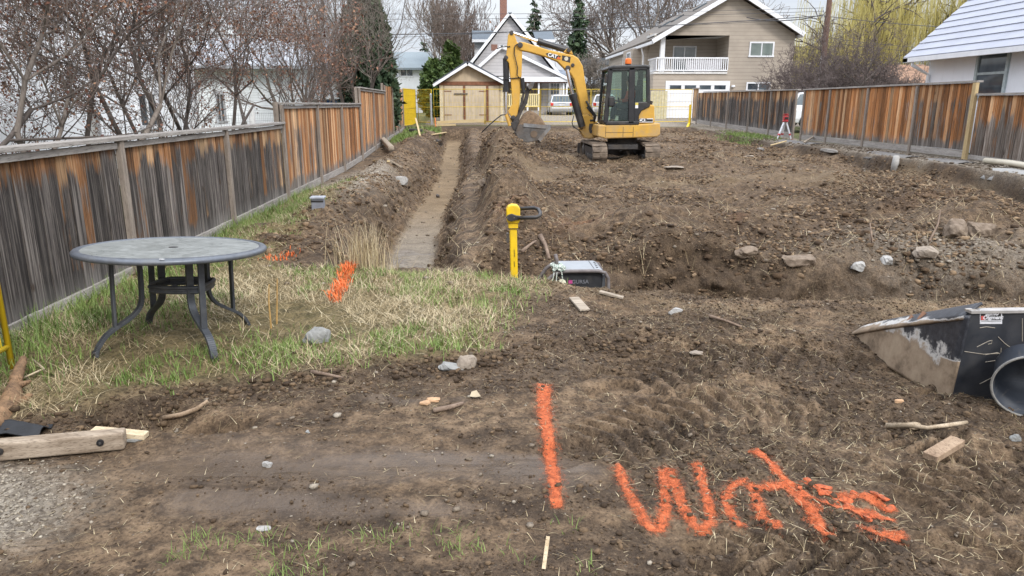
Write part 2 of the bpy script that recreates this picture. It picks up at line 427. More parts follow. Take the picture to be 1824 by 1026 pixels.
def axis(knots):
    out = [knots[0][0]]
    for (a, st), (b, _) in zip(knots[:-1], knots[1:]):
        n = max(1, int(round((b-a)/st))); out += list(a+(b-a)*(np.arange(n)+1)/n)
    return np.array(out)
GX = axis([(-2500, 500), (-500, 100), (-100, 10), (-20, 1.2), (-5, .12), (-3.6, .022), (-2, .014), (3.4, .022), (5.2, .04), (12.4, .6), (20, 4), (100, 100), (500, 500), (2500, 1)])
GY = axis([(-40, 8), (0, .5), (1.9, .013), (4.4, .016), (7.6, .024), (13, .05), (24, .11), (37, .5), (60, 8), (200, 100), (1000, 500), (4000, 1)])
XX, YY = np.meshgrid(GX, GY)
ZZ = height(XX, YY)
def ground(x, y):
    x = np.atleast_1d(np.asarray(x, float)); y = np.atleast_1d(np.asarray(y, float))
    i = np.clip(np.searchsorted(GX, x)-1, 0, len(GX)-2); j = np.clip(np.searchsorted(GY, y)-1, 0, len(GY)-2)
    fx = np.clip((x-GX[i])/(GX[i+1]-GX[i]), 0, 1); fy = np.clip((y-GY[j])/(GY[j+1]-GY[j]), 0, 1)
    return (ZZ[j, i]*(1-fx)+ZZ[j, i+1]*fx)*(1-fy)+(ZZ[j+1, i]*(1-fx)+ZZ[j+1, i+1]*fx)*fy
def gz(x, y): return float(ground(x, y)[0])
def on(px, py, dz=0.0):
    # where the picture ray meets the terrain
    d = ray(px, py); t0 = 1.5
    ts = np.arange(1.2, 60, .02); gzv = ground(d[0]*ts, d[1]*ts); k = np.argmax(CAMH+d[2]*ts < gzv)
    t = ts[k] if k > 0 else 40
    return Vector((d[0]*t, d[1]*t, gz(d[0]*t, d[1]*t)+dz))

def build_ground():
    nx, ny = len(GX), len(GY)
    Zq = zones(XX, YY); wl = np.maximum(Zq['tr']*(1-Zq['tr'])*4, Zq['xt']*(1-Zq['xt'])*4)
    VX = XX+wl*.18*(fbm(YY*3.1, ZZ*6, 3, 131)-.5)+wl*.05*(fbm(YY*11, ZZ*16, 2, 133)-.5)
    VY = YY+wl*.24*(fbm(XX*2.6, ZZ*6, 3, 132)-.5)+wl*.10*(fbm(XX*9, ZZ*14, 2, 134)-.5)
    V = np.stack([VX, VY, ZZ], -1).reshape(-1, 3)
    I = (np.arange(ny-1)[:, None]*nx+np.arange(nx-1)[None]).ravel()
    F = np.stack([I, I+1, I+nx+1, I+nx], 1)
    Z = zones(XX, YY)
    wet = np.maximum(wetness(XX, YY), .8*Z['trb']*(1-sm(10, 13.5, YY))*sm(.4, .6, fbm(XX*2, YY*3, 3, 64)))
    grav = np.maximum((sm(.42, .5, fbm(XX*3, YY*3, 3, 33)+.12)*np.exp(-((XX+2.62)/.52)**2-((YY-15.5)/3.2)**2)*2.4),
                      np.exp(-(((XX+2.35)/.62)**2+((YY-2.75)/.45)**2)**2)*1.2)
    grav = np.maximum(grav, sm(10.5, 10.8, XX)*Z['inside']*.75)
    ql = _p(1680, 490, -.35); grav = np.maximum(grav, .75*np.exp(-((XX-ql[0]-.2)/1.6)**2-((YY-ql[1])/.5)**2))
    gy, gx = np.gradient(ZZ, GY, GX); slope = np.hypot(gx, gy)
    # dark soil tone on trench walls, piles, cut banks and blotches
    dark = np.maximum(Z['tr']*(1-Z['trb'])*sm(-.55, -.15, ZZ-base_z(XX, YY)*.6)*.9, Z['pile']*6)
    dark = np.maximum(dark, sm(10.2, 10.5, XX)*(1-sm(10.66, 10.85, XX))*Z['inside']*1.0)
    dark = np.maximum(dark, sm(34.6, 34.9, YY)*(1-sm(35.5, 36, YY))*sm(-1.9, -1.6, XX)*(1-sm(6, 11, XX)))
    dark = np.maximum(dark, .75*np.exp(-((YY-Z['gl']+.10)/.16)**2)*(1-sm(.9, 1.6, XX)))
    blot = sm(.44, .60, fbm(XX*.9, YY*.9, 4, 221))
    dark = np.maximum(dark, .62*blot*np.maximum(Z['lot'], Z['xt']))
    dark = np.maximum(dark, .72*sm(.47, .58, fbm(XX*1.5, YY*2.6, 4, 223))*(1-Z['grass'])*(1-Z['lot'])*(1-Z['tr'])*Z['inside'])
    xw = Z['xt']*(1-sm(.80, 1.0, Z['xt'])); dark = np.maximum(dark, .9*Z['xt']*sm(-.02, -.3, ZZ)*sm(.6, 1.2, XX))  # cross pit, walls and floor alike, gets darker with depth
    tan = np.clip(Z['trb']*1.0, 0, 1)*sm(8.5, 12, YY)
    tan = np.maximum(tan, Z['lot']*.8*sm(.56, .74, fbm(XX*.35+9, YY*.7, 4, 47)))
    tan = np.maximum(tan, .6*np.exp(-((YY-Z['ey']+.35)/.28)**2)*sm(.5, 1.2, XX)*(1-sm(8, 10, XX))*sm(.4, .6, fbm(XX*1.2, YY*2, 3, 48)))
    grey = Z['trb']*(1-sm(10, 17, YY))
    red = np.zeros_like(XX)
    for px, py, zz, rx, ry in ((1010, 440, -.25, .55, .5), (900, 440, -.2, .35, .3), (1760, 385, 0, .9, .5), (1300, 440, -.2, .3, .2)):
        c = _p(px, py, zz); red = np.maximum(red, np.exp(-((XX-c[0])/rx)**2-((YY-c[1])/ry)**2))
    red = red*sm(.35, .6, fbm(XX*3, YY*3, 4, 49))*Z['lot']
    out = 1-Z['inside']
    alley = sm(35.6, 36.4, YY)*(1-sm(59, 61, YY))*sm(-3, -2, XX+0*YY)
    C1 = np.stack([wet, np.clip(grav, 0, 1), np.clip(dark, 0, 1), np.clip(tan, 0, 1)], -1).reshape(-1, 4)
    C2 = np.stack([np.clip(red, 0, 1), Z['grass'], np.clip(np.where(alley > .5, 0, out), 0, 1), np.clip(grey+alley, 0, 1)], -1).reshape(-1, 4)
    m = Mat('soil', 0.9, 0, 0.3)
    a = m.attr('m1'); s1 = m.sepc(a.outputs['Color']); tanf = a.outputs['Alpha']
    b = m.attr('m2'); s2 = m.sepc(b.outputs['Color']); greyf = b.outputs['Alpha']
    n1, n2, n3 = m.noise(1.3, 8, .62), m.noise(9, 8, .7), m.noise(55, 6, .7)
    base = m.ramp(n1, [(.28, (.155, .108, .070)), (.5, (.245, .175, .116)), (.72, (.34, .25, .17))])
    base = m.mix(m.ramp(n2, [(.38, 0.95), (.60, 0.0)]), base, (.062, .043, .029))
    base = m.mix(m.ramp(n2, [(.55, 0.0), (.75, .6)]), base, (.36, .275, .195))
    jit = lambda f, lo=.32, hi=.62: m.math('MULTIPLY', f, m.ramp(m.noise(3.1, 6, .7), [(lo-.12, 0.25), (hi, 1.0)]))
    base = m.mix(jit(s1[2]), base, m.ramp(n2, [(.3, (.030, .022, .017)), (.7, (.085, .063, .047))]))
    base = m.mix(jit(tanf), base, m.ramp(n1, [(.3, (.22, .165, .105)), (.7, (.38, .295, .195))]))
    base = m.mix(greyf, base, m.ramp(n2, [(.3, (.21, .19, .165)), (.7, (.42, .39, .345))]))
    base = m.mix(jit(s2[0]), base, m.ramp(n2, [(.3, (.19, .085, .045)), (.7, (.38, .21, .12))]))
    base = m.mix(s1[1], base, m.ramp(m.vor(38, out='Color'), [(.1, (.16, .14, .12)), (.9, (.46, .43, .385))]))
    base = m.mix(m.math('MULTIPLY', s2[1], .8), base, m.ramp(n2, [(.3, (.09, .085, .035)), (.7, (.30, .25, .13))]))
    base = m.mix(s2[2], base, m.ramp(n1, [(.3, (.05, .09, .025)), (.7, (.17, .17, .07))]))
    lotf = m.attr('m3'); base = m.mix(m.math('MULTIPLY', m.sepc(lotf.outputs['Color'])[0], .30), base, (.06, .042, .028))
    # pebbles and crumbs
    pe = m.math('MULTIPLY', m.ramp(m.vor(26), [(.10, 1.0), (.17, 0.0)]), m.ramp(m.noise(5.5, 3), [(.5, 0.0), (.62, .75)]))
    base = m.mix(pe, base, m.ramp(m.vor(26, out='Color'), [(.2, (.2, .17, .14)), (.9, (.5, .46, .4))]))
    base = m.mix(m.ramp(n3, [(.35, .85), (.50, 0.0)]), base, (.045, .031, .022))
    base = m.mix(m.ramp(n3, [(.56, 0.0), (.74, .55)]), base, (.36, .285, .205))
    base = m.mix(m.math('MULTIPLY', s1[0], .75), base, (.095, .072, .055))
    base = m.mix(1.0, base, (.84, .79, .71), 'MULTIPLY')
    m.color(base)
    rg = m.math('SUBTRACT', .92, m.math('MULTIPLY', m.ramp(m.math('ADD', s1[0], m.math('MULTIPLY', m.math('SUBTRACT', n2, .5), .7)), [(.2, 0.0), (.7, 1.0)]), .66))
    m.rough(rg)
    hgt = m.math('ADD', m.math('MULTIPLY', n2, .9), m.math('ADD', m.math('MULTIPLY', n3, .55), m.math('MULTIPLY', m.ramp(m.vor(26), [(.05, 1.0), (.2, 0.0)]), m.math('MULTIPLY', pe, .5))))
    hgt = m.math('MULTIPLY', hgt, m.math('SUBTRACT', 1.0, m.math('MULTIPLY', s1[0], .8)))
    m.bump(hgt, 1.0, 0.035)
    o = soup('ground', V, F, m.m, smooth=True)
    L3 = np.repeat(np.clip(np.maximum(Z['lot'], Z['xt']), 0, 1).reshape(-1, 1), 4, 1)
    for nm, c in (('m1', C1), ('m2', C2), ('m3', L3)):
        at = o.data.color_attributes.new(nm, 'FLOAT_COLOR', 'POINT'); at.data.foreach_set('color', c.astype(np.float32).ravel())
    kind(o, 'structure', 'churned brown soil of the dug lot with its trench', 'ground')
build_ground()

# far hills beyond the town
def hills():
    n = 160; xs = np.linspace(-2600, 2600, n)
    V = []; F = []
    rows = [(2300, 0), (2500, .45), (2800, .85), (3200, 1.0), (3600, .6)]
    for yy, k in rows:
        hh = (90+170*fbm(xs/900+3, xs*0+yy/2000, 4, 120))*k
        V += [(x, yy+120*math.sin(x/500), z-2) for x, z in zip(xs, hh)]
    for r in range(len(rows)-1): F += [(r*n+i, r*n+i+1, (r+1)*n+i+1, (r+1)*n+i) for i in range(n-1)]
    o = soup('hills', np.array(V), np.array(F), plain('hill_forest', (.16, .185, .225), .95, 0, .35, .006), smooth=True)  # distance haze is put into the blue of the hill colour
    kind(o, 'structure', 'low wooded hills on the horizon coloured haze blue', 'hills')
hills()
# ------------------------------------------------------------------ fences
def fence_wood(name, orange, tan, greyd, greym):
    m = Mat(name, .85, 0, .25)
    a = m.attr('bd'); s = m.sepc(a.outputs['Color'])          # R random per board, G weathering, B height 0..1
    off = m.node('ShaderNodeCombineXYZ'); m.put(off.inputs[2], m.math('MULTIPLY', s[0], 37.0)); m.put(off.inputs[0], m.math('MULTIPLY', s[0], 11.0))
    va = m.node('ShaderNodeVectorMath', operation='ADD'); m.put(va.inputs[0], m.pos()); m.put(va.inputs[1], off.outputs[0])
    gr = m.noise(3.0, 6, .6, m.mapv(va.outputs[0], (12, 12, .34)), .5)       # long grain streaks
    fine = m.noise(10.0, 4, .6, m.mapv(va.outputs[0], (9, 9, .22)))
    blot = m.noise(1.6, 5, .6, m.mapv(va.outputs[0], (2.2, 2.2, .75)))
    w = m.math('ADD', m.math('ADD', s[1], m.math('MULTIPLY', m.math('SUBTRACT', blot, .5), 1.5)), m.math('MULTIPLY', m.math('SUBTRACT', gr, .5), 1.0))
    top = m.ramp(s[2], [(.70, 0.0), (.97, .80)])
    bot = m.ramp(s[2], [(.02, .50), (.16, 0.0)])
    w = m.math('ADD', m.math('SUBTRACT', w, top), bot)
    warm = m.ramp(m.math('ADD', gr, m.math('MULTIPLY', m.math('SUBTRACT', s[0], .5), .5)), [(.26, tuple(x*.42 for x in orange)), (.46, orange), (.72, tan)])
    grey = m.ramp(gr, [(.30, tuple(x*.45 for x in greyd)), (.47, greyd), (.66, greym)])
    base = m.mix(m.ramp(w, [(.38, 0.0), (.60, 1.0)]), warm, grey)
    base = m.mix(m.ramp(fine, [(.34, .85), (.46, 0.0)]), base, (.020, .014, .011))
    base = m.mix(m.ramp(m.noise(24, 4, .6, m.mapv(va.outputs[0], (7, 7, .22))), [(.56, 0.0), (.70, .5)]), base, (.36, .31, .26))
    base = m.mix(m.math('MULTIPLY', bot, .9), base, m.ramp(gr, [(.3, (.15, .14, .13)), (.7, (.30, .28, .26))]))
    kn = m.vor(2.6, m.mapv(va.outputs[0], (1.6, 1.6, .55)))
    base = m.mix(m.ramp(kn, [(.045, .85), (.075, 0.0)]), base, (.05, .03, .02))
    vb = m.math('ADD', .44, m.math('MULTIPLY', m.math('FRACT', m.math('MULTIPLY', s[0], 7.31)), .78))
    cb = m.node('ShaderNodeCombineXYZ'); [m.put(cb.inputs[i], vb) for i in range(3)]
    base = m.mix(1.0, base, cb.outputs[0], 'MULTIPLY')
    m.color(base); m.bump(m.math('ADD', fine, gr), .5, .006)
    return m.m
W_GREY = fence_wood('weathered_boards', (.31, .145, .06), (.50, .33, .185), (.058, .050, .047), (.25, .222, .20))
W_WARM = fence_wood('cedar_boards', (.48, .20, .068), (.62, .40, .225), (.16, .125, .10), (.36, .32, .285))
def plank_mat(name, a, b, scale=(1, 1, 1)):
    m = Mat(name, .85, 0, .25)
    n = m.noise(5, 6, .7, m.mapv(m.pos(), scale)); f = m.noise(40, 4, .6, m.mapv(m.pos(), scale))
    m.color(m.mix(m.ramp(f, [(.32, .6), (.46, 0.0)]), m.ramp(n, [(.3, a), (.7, b)]), tuple(x*.35 for x in a))); m.bump(n, .4, .006); return m.m
RAIL_Y = plank_mat('grey_rail', (.20, .18, .165), (.40, .375, .345), (4, .35, 4))
RAIL_X = plank_mat('bleached_timber', (.20, .165, .125), (.42, .355, .28), (.35, 4, 4))
POST_V = plank_mat('fence_post', (.15, .125, .105), (.33, .28, .235), (4, 4, .4))
NEWPOST = plank_mat('new_post', (.36, .26, .13), (.52, .40, .22), (4, 4, .4))

def board_panel(fence, X, side, y0, y1, ztop, zbot, mat, weather, bw=.142, name='board_panel', jitter=.012, hp=1.0):
    mb = MB(); y = y0; k = 0
    n = max(1, round((y1-y0)/bw)); bw = (y1-y0)/n
    for i in range(n):
        yc = y0+(i+.5)*bw; zt = ztop(yc); zb = zbot(yc); r = random.random(); wv = weather(yc)+random.uniform(-.20, .20)-(.42 if random.random() < .05 else 0)
        dx = random.uniform(-jitter, jitter)*.5; t = .019
        levels = [0, .04, .10, .18, .35, .5, .65, .8, .9, .99, 1]
        x0, x1 = X-t/2+dx, X+t/2+dx; ya, yb = yc-bw/2+.0045, yc+bw/2-.0045+random.uniform(-.002, .0)
        P = []; F = []; lean = random.uniform(-.004, .004)
        for l in levels:
            z = zb+(zt-zb)*l
            P += [(x0, ya+lean*l, z), (x1, ya+lean*l, z), (x1, yb+lean*l, z), (x0, yb+lean*l, z)]
        for q in range(len(levels)-1):
            for e in range(4): F.append((q*4+e, q*4+(e+1) % 4, q*4+4+(e+1) % 4, q*4+4+e))
        F += [(3, 2, 1, 0), tuple(range(len(P)-4, len(P)))]
        o = mb.n; mb.add(P, F)
        for q, l in enumerate(levels):
            for e in range(4): mb.c[o+q*4+e] = (r, wv, l**hp, 1)
    return mb.build(name, mat, fence)

def left_fence():
    X = FXL
    f = thing('wooden_fence', 'long stepped board fence of grey and orange cedar along the left edge of the lot', 'fence', (X, 12, 0))
    zb = lambda y: float(np.interp(y, [0, 20, 27, 33, 36], [.02, .04, .31, .46, .6]))
    secs = [(-1.7, 12.9, 1.37, W_GREY, lambda y: .84 if y < 11.6 else .64), (12.9, 21.6, 1.70, W_WARM, lambda y: .46 if y < 16 else .22), (21.6, 27.6, 2.16, W_WARM, lambda y: .26), (27.6, 34.4, 2.40, W_WARM, lambda y: .16)]
    posts = [-1.7, 1.2, 4.1, 7.0, 9.95, 12.9, 15.75, 18.6, 21.6, 24.5, 27.6, 30.1, 32.3, 34.4]
    for y0, y1, zt, mat, wf in secs:
        ps = [p for p in posts if y0-.01 <= p <= y1+.01]
        for a, b in zip(ps[:-1], ps[1:]):
            board_panel(f, X, 1, a+.03, b-.03, lambda y: zt-.02+.006*math.sin(y*3), lambda y: zb(y)+.13, mat, wf)
            MB().bar((X+.016, a+.046, zb(a)+.065), (X+.016, b-.046, zb(b)+.065), .035, .14).build('kickboard', RAIL_Y, f, bevel=.004)
            if y0 < 25: MB().bar((X+.030, a+.046, zt-.045), (X+.030, b-.046, zt-.045), .030, .055).build('trim', RAIL_Y, f, bevel=.003)
        if y0 < 25: MB().bar((X+.005, y0-.02, zt+.018), (X+.005, y1+.0, zt+.018), .16, .038).build('cap_rail', RAIL_Y, f, bevel=.005)
    for p in posts:
        zt = max(s[2] for s in secs if s[0]-.01 <= p <= s[1]+.01)
        MB().span((X+.013, p-.044, zb(p)-.3), (X+.066, p+.044, zt-.005)).build('post', POST_V, f, bevel=.004)
    for p, zt in ((12.9, 1.74), (21.6, 2.18), (27.6, 2.47)):
        MB().span((X-.10, p-.05, 0), (X-.012, p+.05, zt)).build('post', POST_V, f, bevel=.006)
left_fence()

def right_fences():
    X = FXR
    zb = lambda y: float(base_z(X, y))+.02
    yv = lambda px: atX(px, 220, X).y
    far_ps = [yv(p) for p in (1416, 1371, 1333, 1295, 1267, 1241)]
    f = thing('wooden_fence', 'dark weathered board fence at the far right, behind the survey tripod', 'fence', (X, 32, .5))
    zt = lambda y: float(np.interp(y, [26, 38], [2.20, 2.30]))
    for a, b in zip(far_ps[:-1], far_ps[1:]):
        board_panel(f, X, -1, a+.03, b-.03, zt, lambda y: zb(y)+.22, W_GREY, lambda y: .66+.1*math.sin(y))
        MB().bar((X-.016, a+.05, zb(a)+.12), (X-.016, b-.05, zb(b)+.12), .035, .20).build('kickboard', RAIL_Y, f)
    for p in far_ps: MB().span((X-.065, p-.045, zb(p)-.3), (X-.013, p+.045, zt(p)-.02)).build('post', POST_V, f)
    MB().bar((X, far_ps[0]-.1, zt(26)+.03), (X, far_ps[-1]-1.0, zt(38)+.03), .14, .04).build('cap_rail', RAIL_Y, f)
    e = far_ps[-1]
    board_panel(f, X, -1, e+.03, e+.9, lambda y: 2.52, lambda y: zb(y)+.1, W_GREY, lambda y: .4, name='end_panel')
    MB().bar((X, e-.02, 2.54), (X, e+.95, 2.54), .16, .05).build('cap_rail', RAIL_Y, f)
    # near fence
    g = thing('wooden_fence', 'orange board fence standing on the concrete strip before the white stucco house', 'fence', (X, 19, .4))
    ps = [yv(p) for p in (1430, 1475, 1542, 1628, 1732)]
    zt2 = lambda y: float(np.interp(y, [17, 26.5], [2.20, 2.19]))
    wfs = [lambda y: .50, lambda y: .12, lambda y: .14, lambda y: .20]
    for (a, b), wf in zip(zip(ps[1:], ps[:-1]), wfs[::-1]):
        board_panel(g, X, -1, a+.03, b-.03, zt2, lambda y: zb(y)+.2, W_WARM, wf)
        MB().bar((X-.016, a+.05, zb(a)+.11), (X-.016, b-.05, zb(b)+.11), .035, .17).build('kickboard', RAIL_Y, g)
    MB().bar((X, ps[-1]-.05, zt2(17)+.03), (X, ps[0]+.1, zt2(27)+.03), .15, .045).build('cap_rail', RAIL_Y, g)
    for p in ps[:-1]: MB().span((X-.065, p-.045, zb(p)-.3), (X-.013, p+.045, zt2(p)-.02)).build('post', POST_V, g)
    MB().span((X-.10, ps[-1]-.06, zb(ps[-1])-.3), (X-.02, ps[-1]+.06, 2.20)).build('post', NEWPOST, g)
    lows = [ps[-1], ps[-1]-2.9, ps[-1]-5.8, ps[-1]-8.7]
    for a, b in zip(lows[1:], lows[:-1]):
        board_panel(g, X+.01, -1, a+.03, b-.06, lambda y: 1.90, lambda y: zb(y)+.10, W_WARM, lambda y: .80, hp=.42)
        MB().bar((X-.012, a+.05, zb(a)+.06), (X-.012, b-.06, zb(b)+.06), .03, .10).build('kickboard', RAIL_Y, g)
    for p in lows[1:]: MB().span((X+.022, p-.045, zb(p)-.3), (X+.10, p+.045, 1.88)).build('post', POST_V, g)
    MB().bar((X+.01, lows[-1], 1.93), (X+.01, lows[0]-.07, 1.93), .15, .05).build('cap_rail', RAIL_Y, g)
right_fences()

# ------------------------------------------------------------------ buildings
def siding(name, c, pitch=.11, rough=.6):
    m = Mat(name, rough, 0, .3)
    z = m.sep(m.pos())[2]; fr = m.math('FRACT', m.math('DIVIDE', z, pitch))
    n = m.noise(1.2, 5, .6)
    base = m.ramp(n, [(.3, tuple(x*.86 for x in c)), (.7, tuple(min(1, x*1.06) for x in c))])
    base = m.mix(m.ramp(fr, [(.0, .85), (.16, 0.0)]), base, tuple(x*.45 for x in c))
    m.color(base); m.bump(fr, .6, .012); return m.m
def shingle(name, c, pitch=.13):
    m = Mat(name, .9, 0, .2)
    z = m.sep(m.pos())[2]; fr = m.math('FRACT', m.math('DIVIDE', z, pitch))
    n = m.noise(14, 5, .7, m.mapv(m.pos(), (1, 1, 3))); n2 = m.noise(.5, 4, .6)
    base = m.ramp(n, [(.3, tuple(x*.7 for x in c)), (.7, tuple(min(1, x*1.2) for x in c))])
    base = m.mix(m.ramp(n2, [(.4, 0.0), (.7, .35)]), base, tuple(x*.6 for x in c))
    base = m.mix(m.ramp(fr, [(.0, .55), (.16, 0.0)]), base, tuple(x*.4 for x in c))
    m.color(base); m.bump(n, .4, .01); return m.m
def vboards(name, c, pitch=.2):
    m = Mat(name, .75, 0, .25)
    x = m.sep(m.pos())[0]; fr = m.math('FRACT', m.math('DIVIDE', x, pitch))
    n = m.noise(2.2, 6, .65, m.mapv(m.pos(), (3, 3, .7)))
    base = m.ramp(n, [(.3, tuple(q*.80 for q in c)), (.7, tuple(min(1, q*1.08) for q in c))])
    base = m.mix(m.ramp(fr, [(.0, .6), (.05, 0.0)]), base, tuple(q*.5 for q in c))
    st = m.ramp(m.noise(2.0, 7, .75), [(.56, 0.0), (.70, .6)])
    m.color(m.mix(st, base, tuple(q*.6 for q in c))); return m.m
def stucco(name, c):
    m = Mat(name, .85, 0, .2)
    n = m.noise(.9, 6, .6); f = m.noise(40, 4, .6)
    st = m.noise(1.3, 6, .7, m.mapv(m.pos(), (2, 2, .25)))
    base = m.ramp(n, [(.3, tuple(q*.90 for q in c)), (.7, c)])
    base = m.mix(m.ramp(st, [(.55, 0.0), (.75, .28)]), base, tuple(q*.62 for q in c))
    m.color(base); m.bump(f, .35, .01); return m.m
WHITE = plain('white_paint', (.74, .75, .77), .5, 0, .10, 3)
GLASS = Mat('window_glass', .06, 0, .8); GLASS.color(GLASS.ramp(GLASS.noise(.9, 3), [(.35, (.035, .045, .055)), (.65, (.13, .16, .18))])); GLASS = GLASS.m  # pale reflected sky is lifted into the pane's base colour
GLASSG = Mat('curtained_glass', .08, 0, .8); GLASSG.color(GLASSG.ramp(GLASSG.noise(.7, 3), [(.35, (.10, .13, .12)), (.65, (.19, .23, .215))])); GLASSG = GLASSG.m
DARK = plain('dark_void', (.035, .033, .032), .8)

def tri_gable_front(mb, x0, x1, z0, ze, xa, za, y, t=.2):
    mb.prism([(x0, z0), (x1, z0), (x1, ze), (xa, za), (x0, ze)], y, y+t, (0, 2, 1))
def roof_slab(mb, a, b, y0, y1, t=.14):
    # sloping slab from eave point a to ridge point b in (x,z), between y0 and y1
    a = Vector((a[0], a[1])); b = Vector((b[0], b[1])); d = (b-a).normalized(); n = Vector((-d.y, d.x))
    if n.y < 0: n = -n
    mb.prism([tuple(a), tuple(b), tuple(b+n*t), tuple(a+n*t)], y0, y1, (0, 2, 1))
def window(parent, p0, p1, face, mats=(None, None), fw=.07, mull=(1, 0), name='window', proud=.04):
    # opening from p0 to p1 (opposite corners) on a wall facing 'face' ('-y', '-x', '+x')
    wmat, gmat = mats[0] or WHITE, mats[1] or GLASS
    (xa, ya, za), (xb, yb, zb) = p0, p1; za, zb = min(za, zb), max(za, zb)
    fr = MB(); gl = MB()
    def pt(u, z, o):
        return (u, ya+o, z) if face == '-y' else (xa+o, u, z)
    s = {'-y': -1, '-x': -1, '+x': 1}[face]
    ua, ub = (min(xa, xb), max(xa, xb)) if face == '-y' else (min(ya, yb), max(ya, yb))
    def bx(mb, u0, u1, z0, z1, o0, o1): mb.span(pt(u0, z0, o0*s), pt(u1, z1, o1*s))
    bx(fr, ua-fw, ub+fw, zb, zb+fw, -.02, proud); bx(fr, ua-fw*1.3, ub+fw*1.3, za-fw, za, -.02, proud+.02)
    bx(fr, ua-fw, ua, za, zb, -.02, proud); bx(fr, ub, ub+fw, za, zb, -.02, proud)
    for k in range(mull[0]):
        u = ua+(ub-ua)*(k+1)/(mull[0]+1); bx(fr, u-fw*.35, u+fw*.35, za, zb, -.018, proud-.012)
    for k in range(mull[1]):
        z = za+(zb-za)*(k+1)/(mull[1]+1); bx(fr, ua, ub, z-fw*.35, z+fw*.35, -.016, proud-.016)
    o = fr.build(name, wmat, parent)
    bx(gl, ua, ub, za, zb, -.018, .008); gl.build('pane', gmat, o)
    return o

def garage():
    Y = 37.0; z0 = .84
    P = lambda x, y: atY(x, y, Y)
    xl, xr = P(784, 180).x, P(896, 180).x; ze = P(784, 151).z; ap = P(833, 112); ex0, ex1 = P(774, 150), P(902, 149)
    g = thing('garage', 'small tan wooden garage with double doors and white gable trim by the trench end', 'garage', ((xl+xr)/2, Y, z0))
    T = vboards('tan_boards', (.50, .405, .285)); TD = vboards('tan_door_boards', (.54, .455, .34), .24); BR = plain('rust_brown_trim', (.20, .085, .045), .8, 0, .4, 6)
    w = MB(); tri_gable_front(w, xl, xr, z0-.2, ze, ap.x, ap.z-.10, Y, .12)
    w.span((xl, Y+.12, z0-.2), (xl+.12, Y+6, ze)); w.span((xr-.12, Y+.12, z0-.2), (xr, Y+6, ze)); w.span((xl, Y+6, z0-.2), (xr, Y+6.12, ze))
    w.build('wall', T, g)
    for a in (ex0, ex1):
        r = MB(); roof_slab(r, (a.x, a.z-.03), (ap.x, ap.z), Y-.32, Y+6.5, .10); ro = r.build('roof', shingle('garage_shingle', (.09, .10, .115)), g)
        b = MB(); roof_slab(b, (a.x-(.02 if a is ex0 else -.02), a.z-.13), (ap.x, ap.z-.13), Y-.36, Y-.321, .13); b.build('fascia', WHITE, g)
    h = MB().span((xl, Y-.05, P(800, 151).z-.02), (xr, Y-.002, P(800, 147).z+.05)); h.build('header', BR, g)
    xm, xd = P(827, 180).x, P(868, 180).x; zt = P(800, 152).z-.03
    for a, b in ((xl+.22, xm-.05), (xm+.06, xd-.06)):
        d = MB().span((a, Y-.045, z0+.05), (b, Y-.003, zt)).build('door', TD, g, bevel=.01)
        for z in (z0+.35, zt-.25): MB().span((a if b < xm else b-.35, Y-.062, z-.02), (a+.35 if b < xm else b, Y-.046, z+.02)).build('hinge', BR, d)
    MB().span((xm-.045, Y-.08, z0+.05), (xm+.055, Y-.004, zt)).build('door_post', BR, g)
    MB().span((xm-.5, Y-.10, z0+1.35), (xm+.18, Y-.081, z0+1.41)).build('door_bar', plain('old_iron', (.16, .14, .12), .7, .3), g)
    MB().span((xd-.045, Y-.06, z0+.05), (xd+.055, Y-.004, zt)).build('door_post', BR, g)
    MB().span((xd+.07, Y-.04, z0+.05), (xr-.2, Y-.002, zt)).build('side_panel', TD, g)
    MB().span((xl-.02, Y-.03, z0+.0), (xl+.14, Y-.001, ze)).build('corner_board', plain('cream_trim', (.62, .54, .38), .7), g)
    MB().span((xr-.13, Y-.03, z0+.0), (xr+.02, Y-.001, ze)).build('corner_board', plain('cream_trim', (.62, .54, .38), .7), g)
garage()

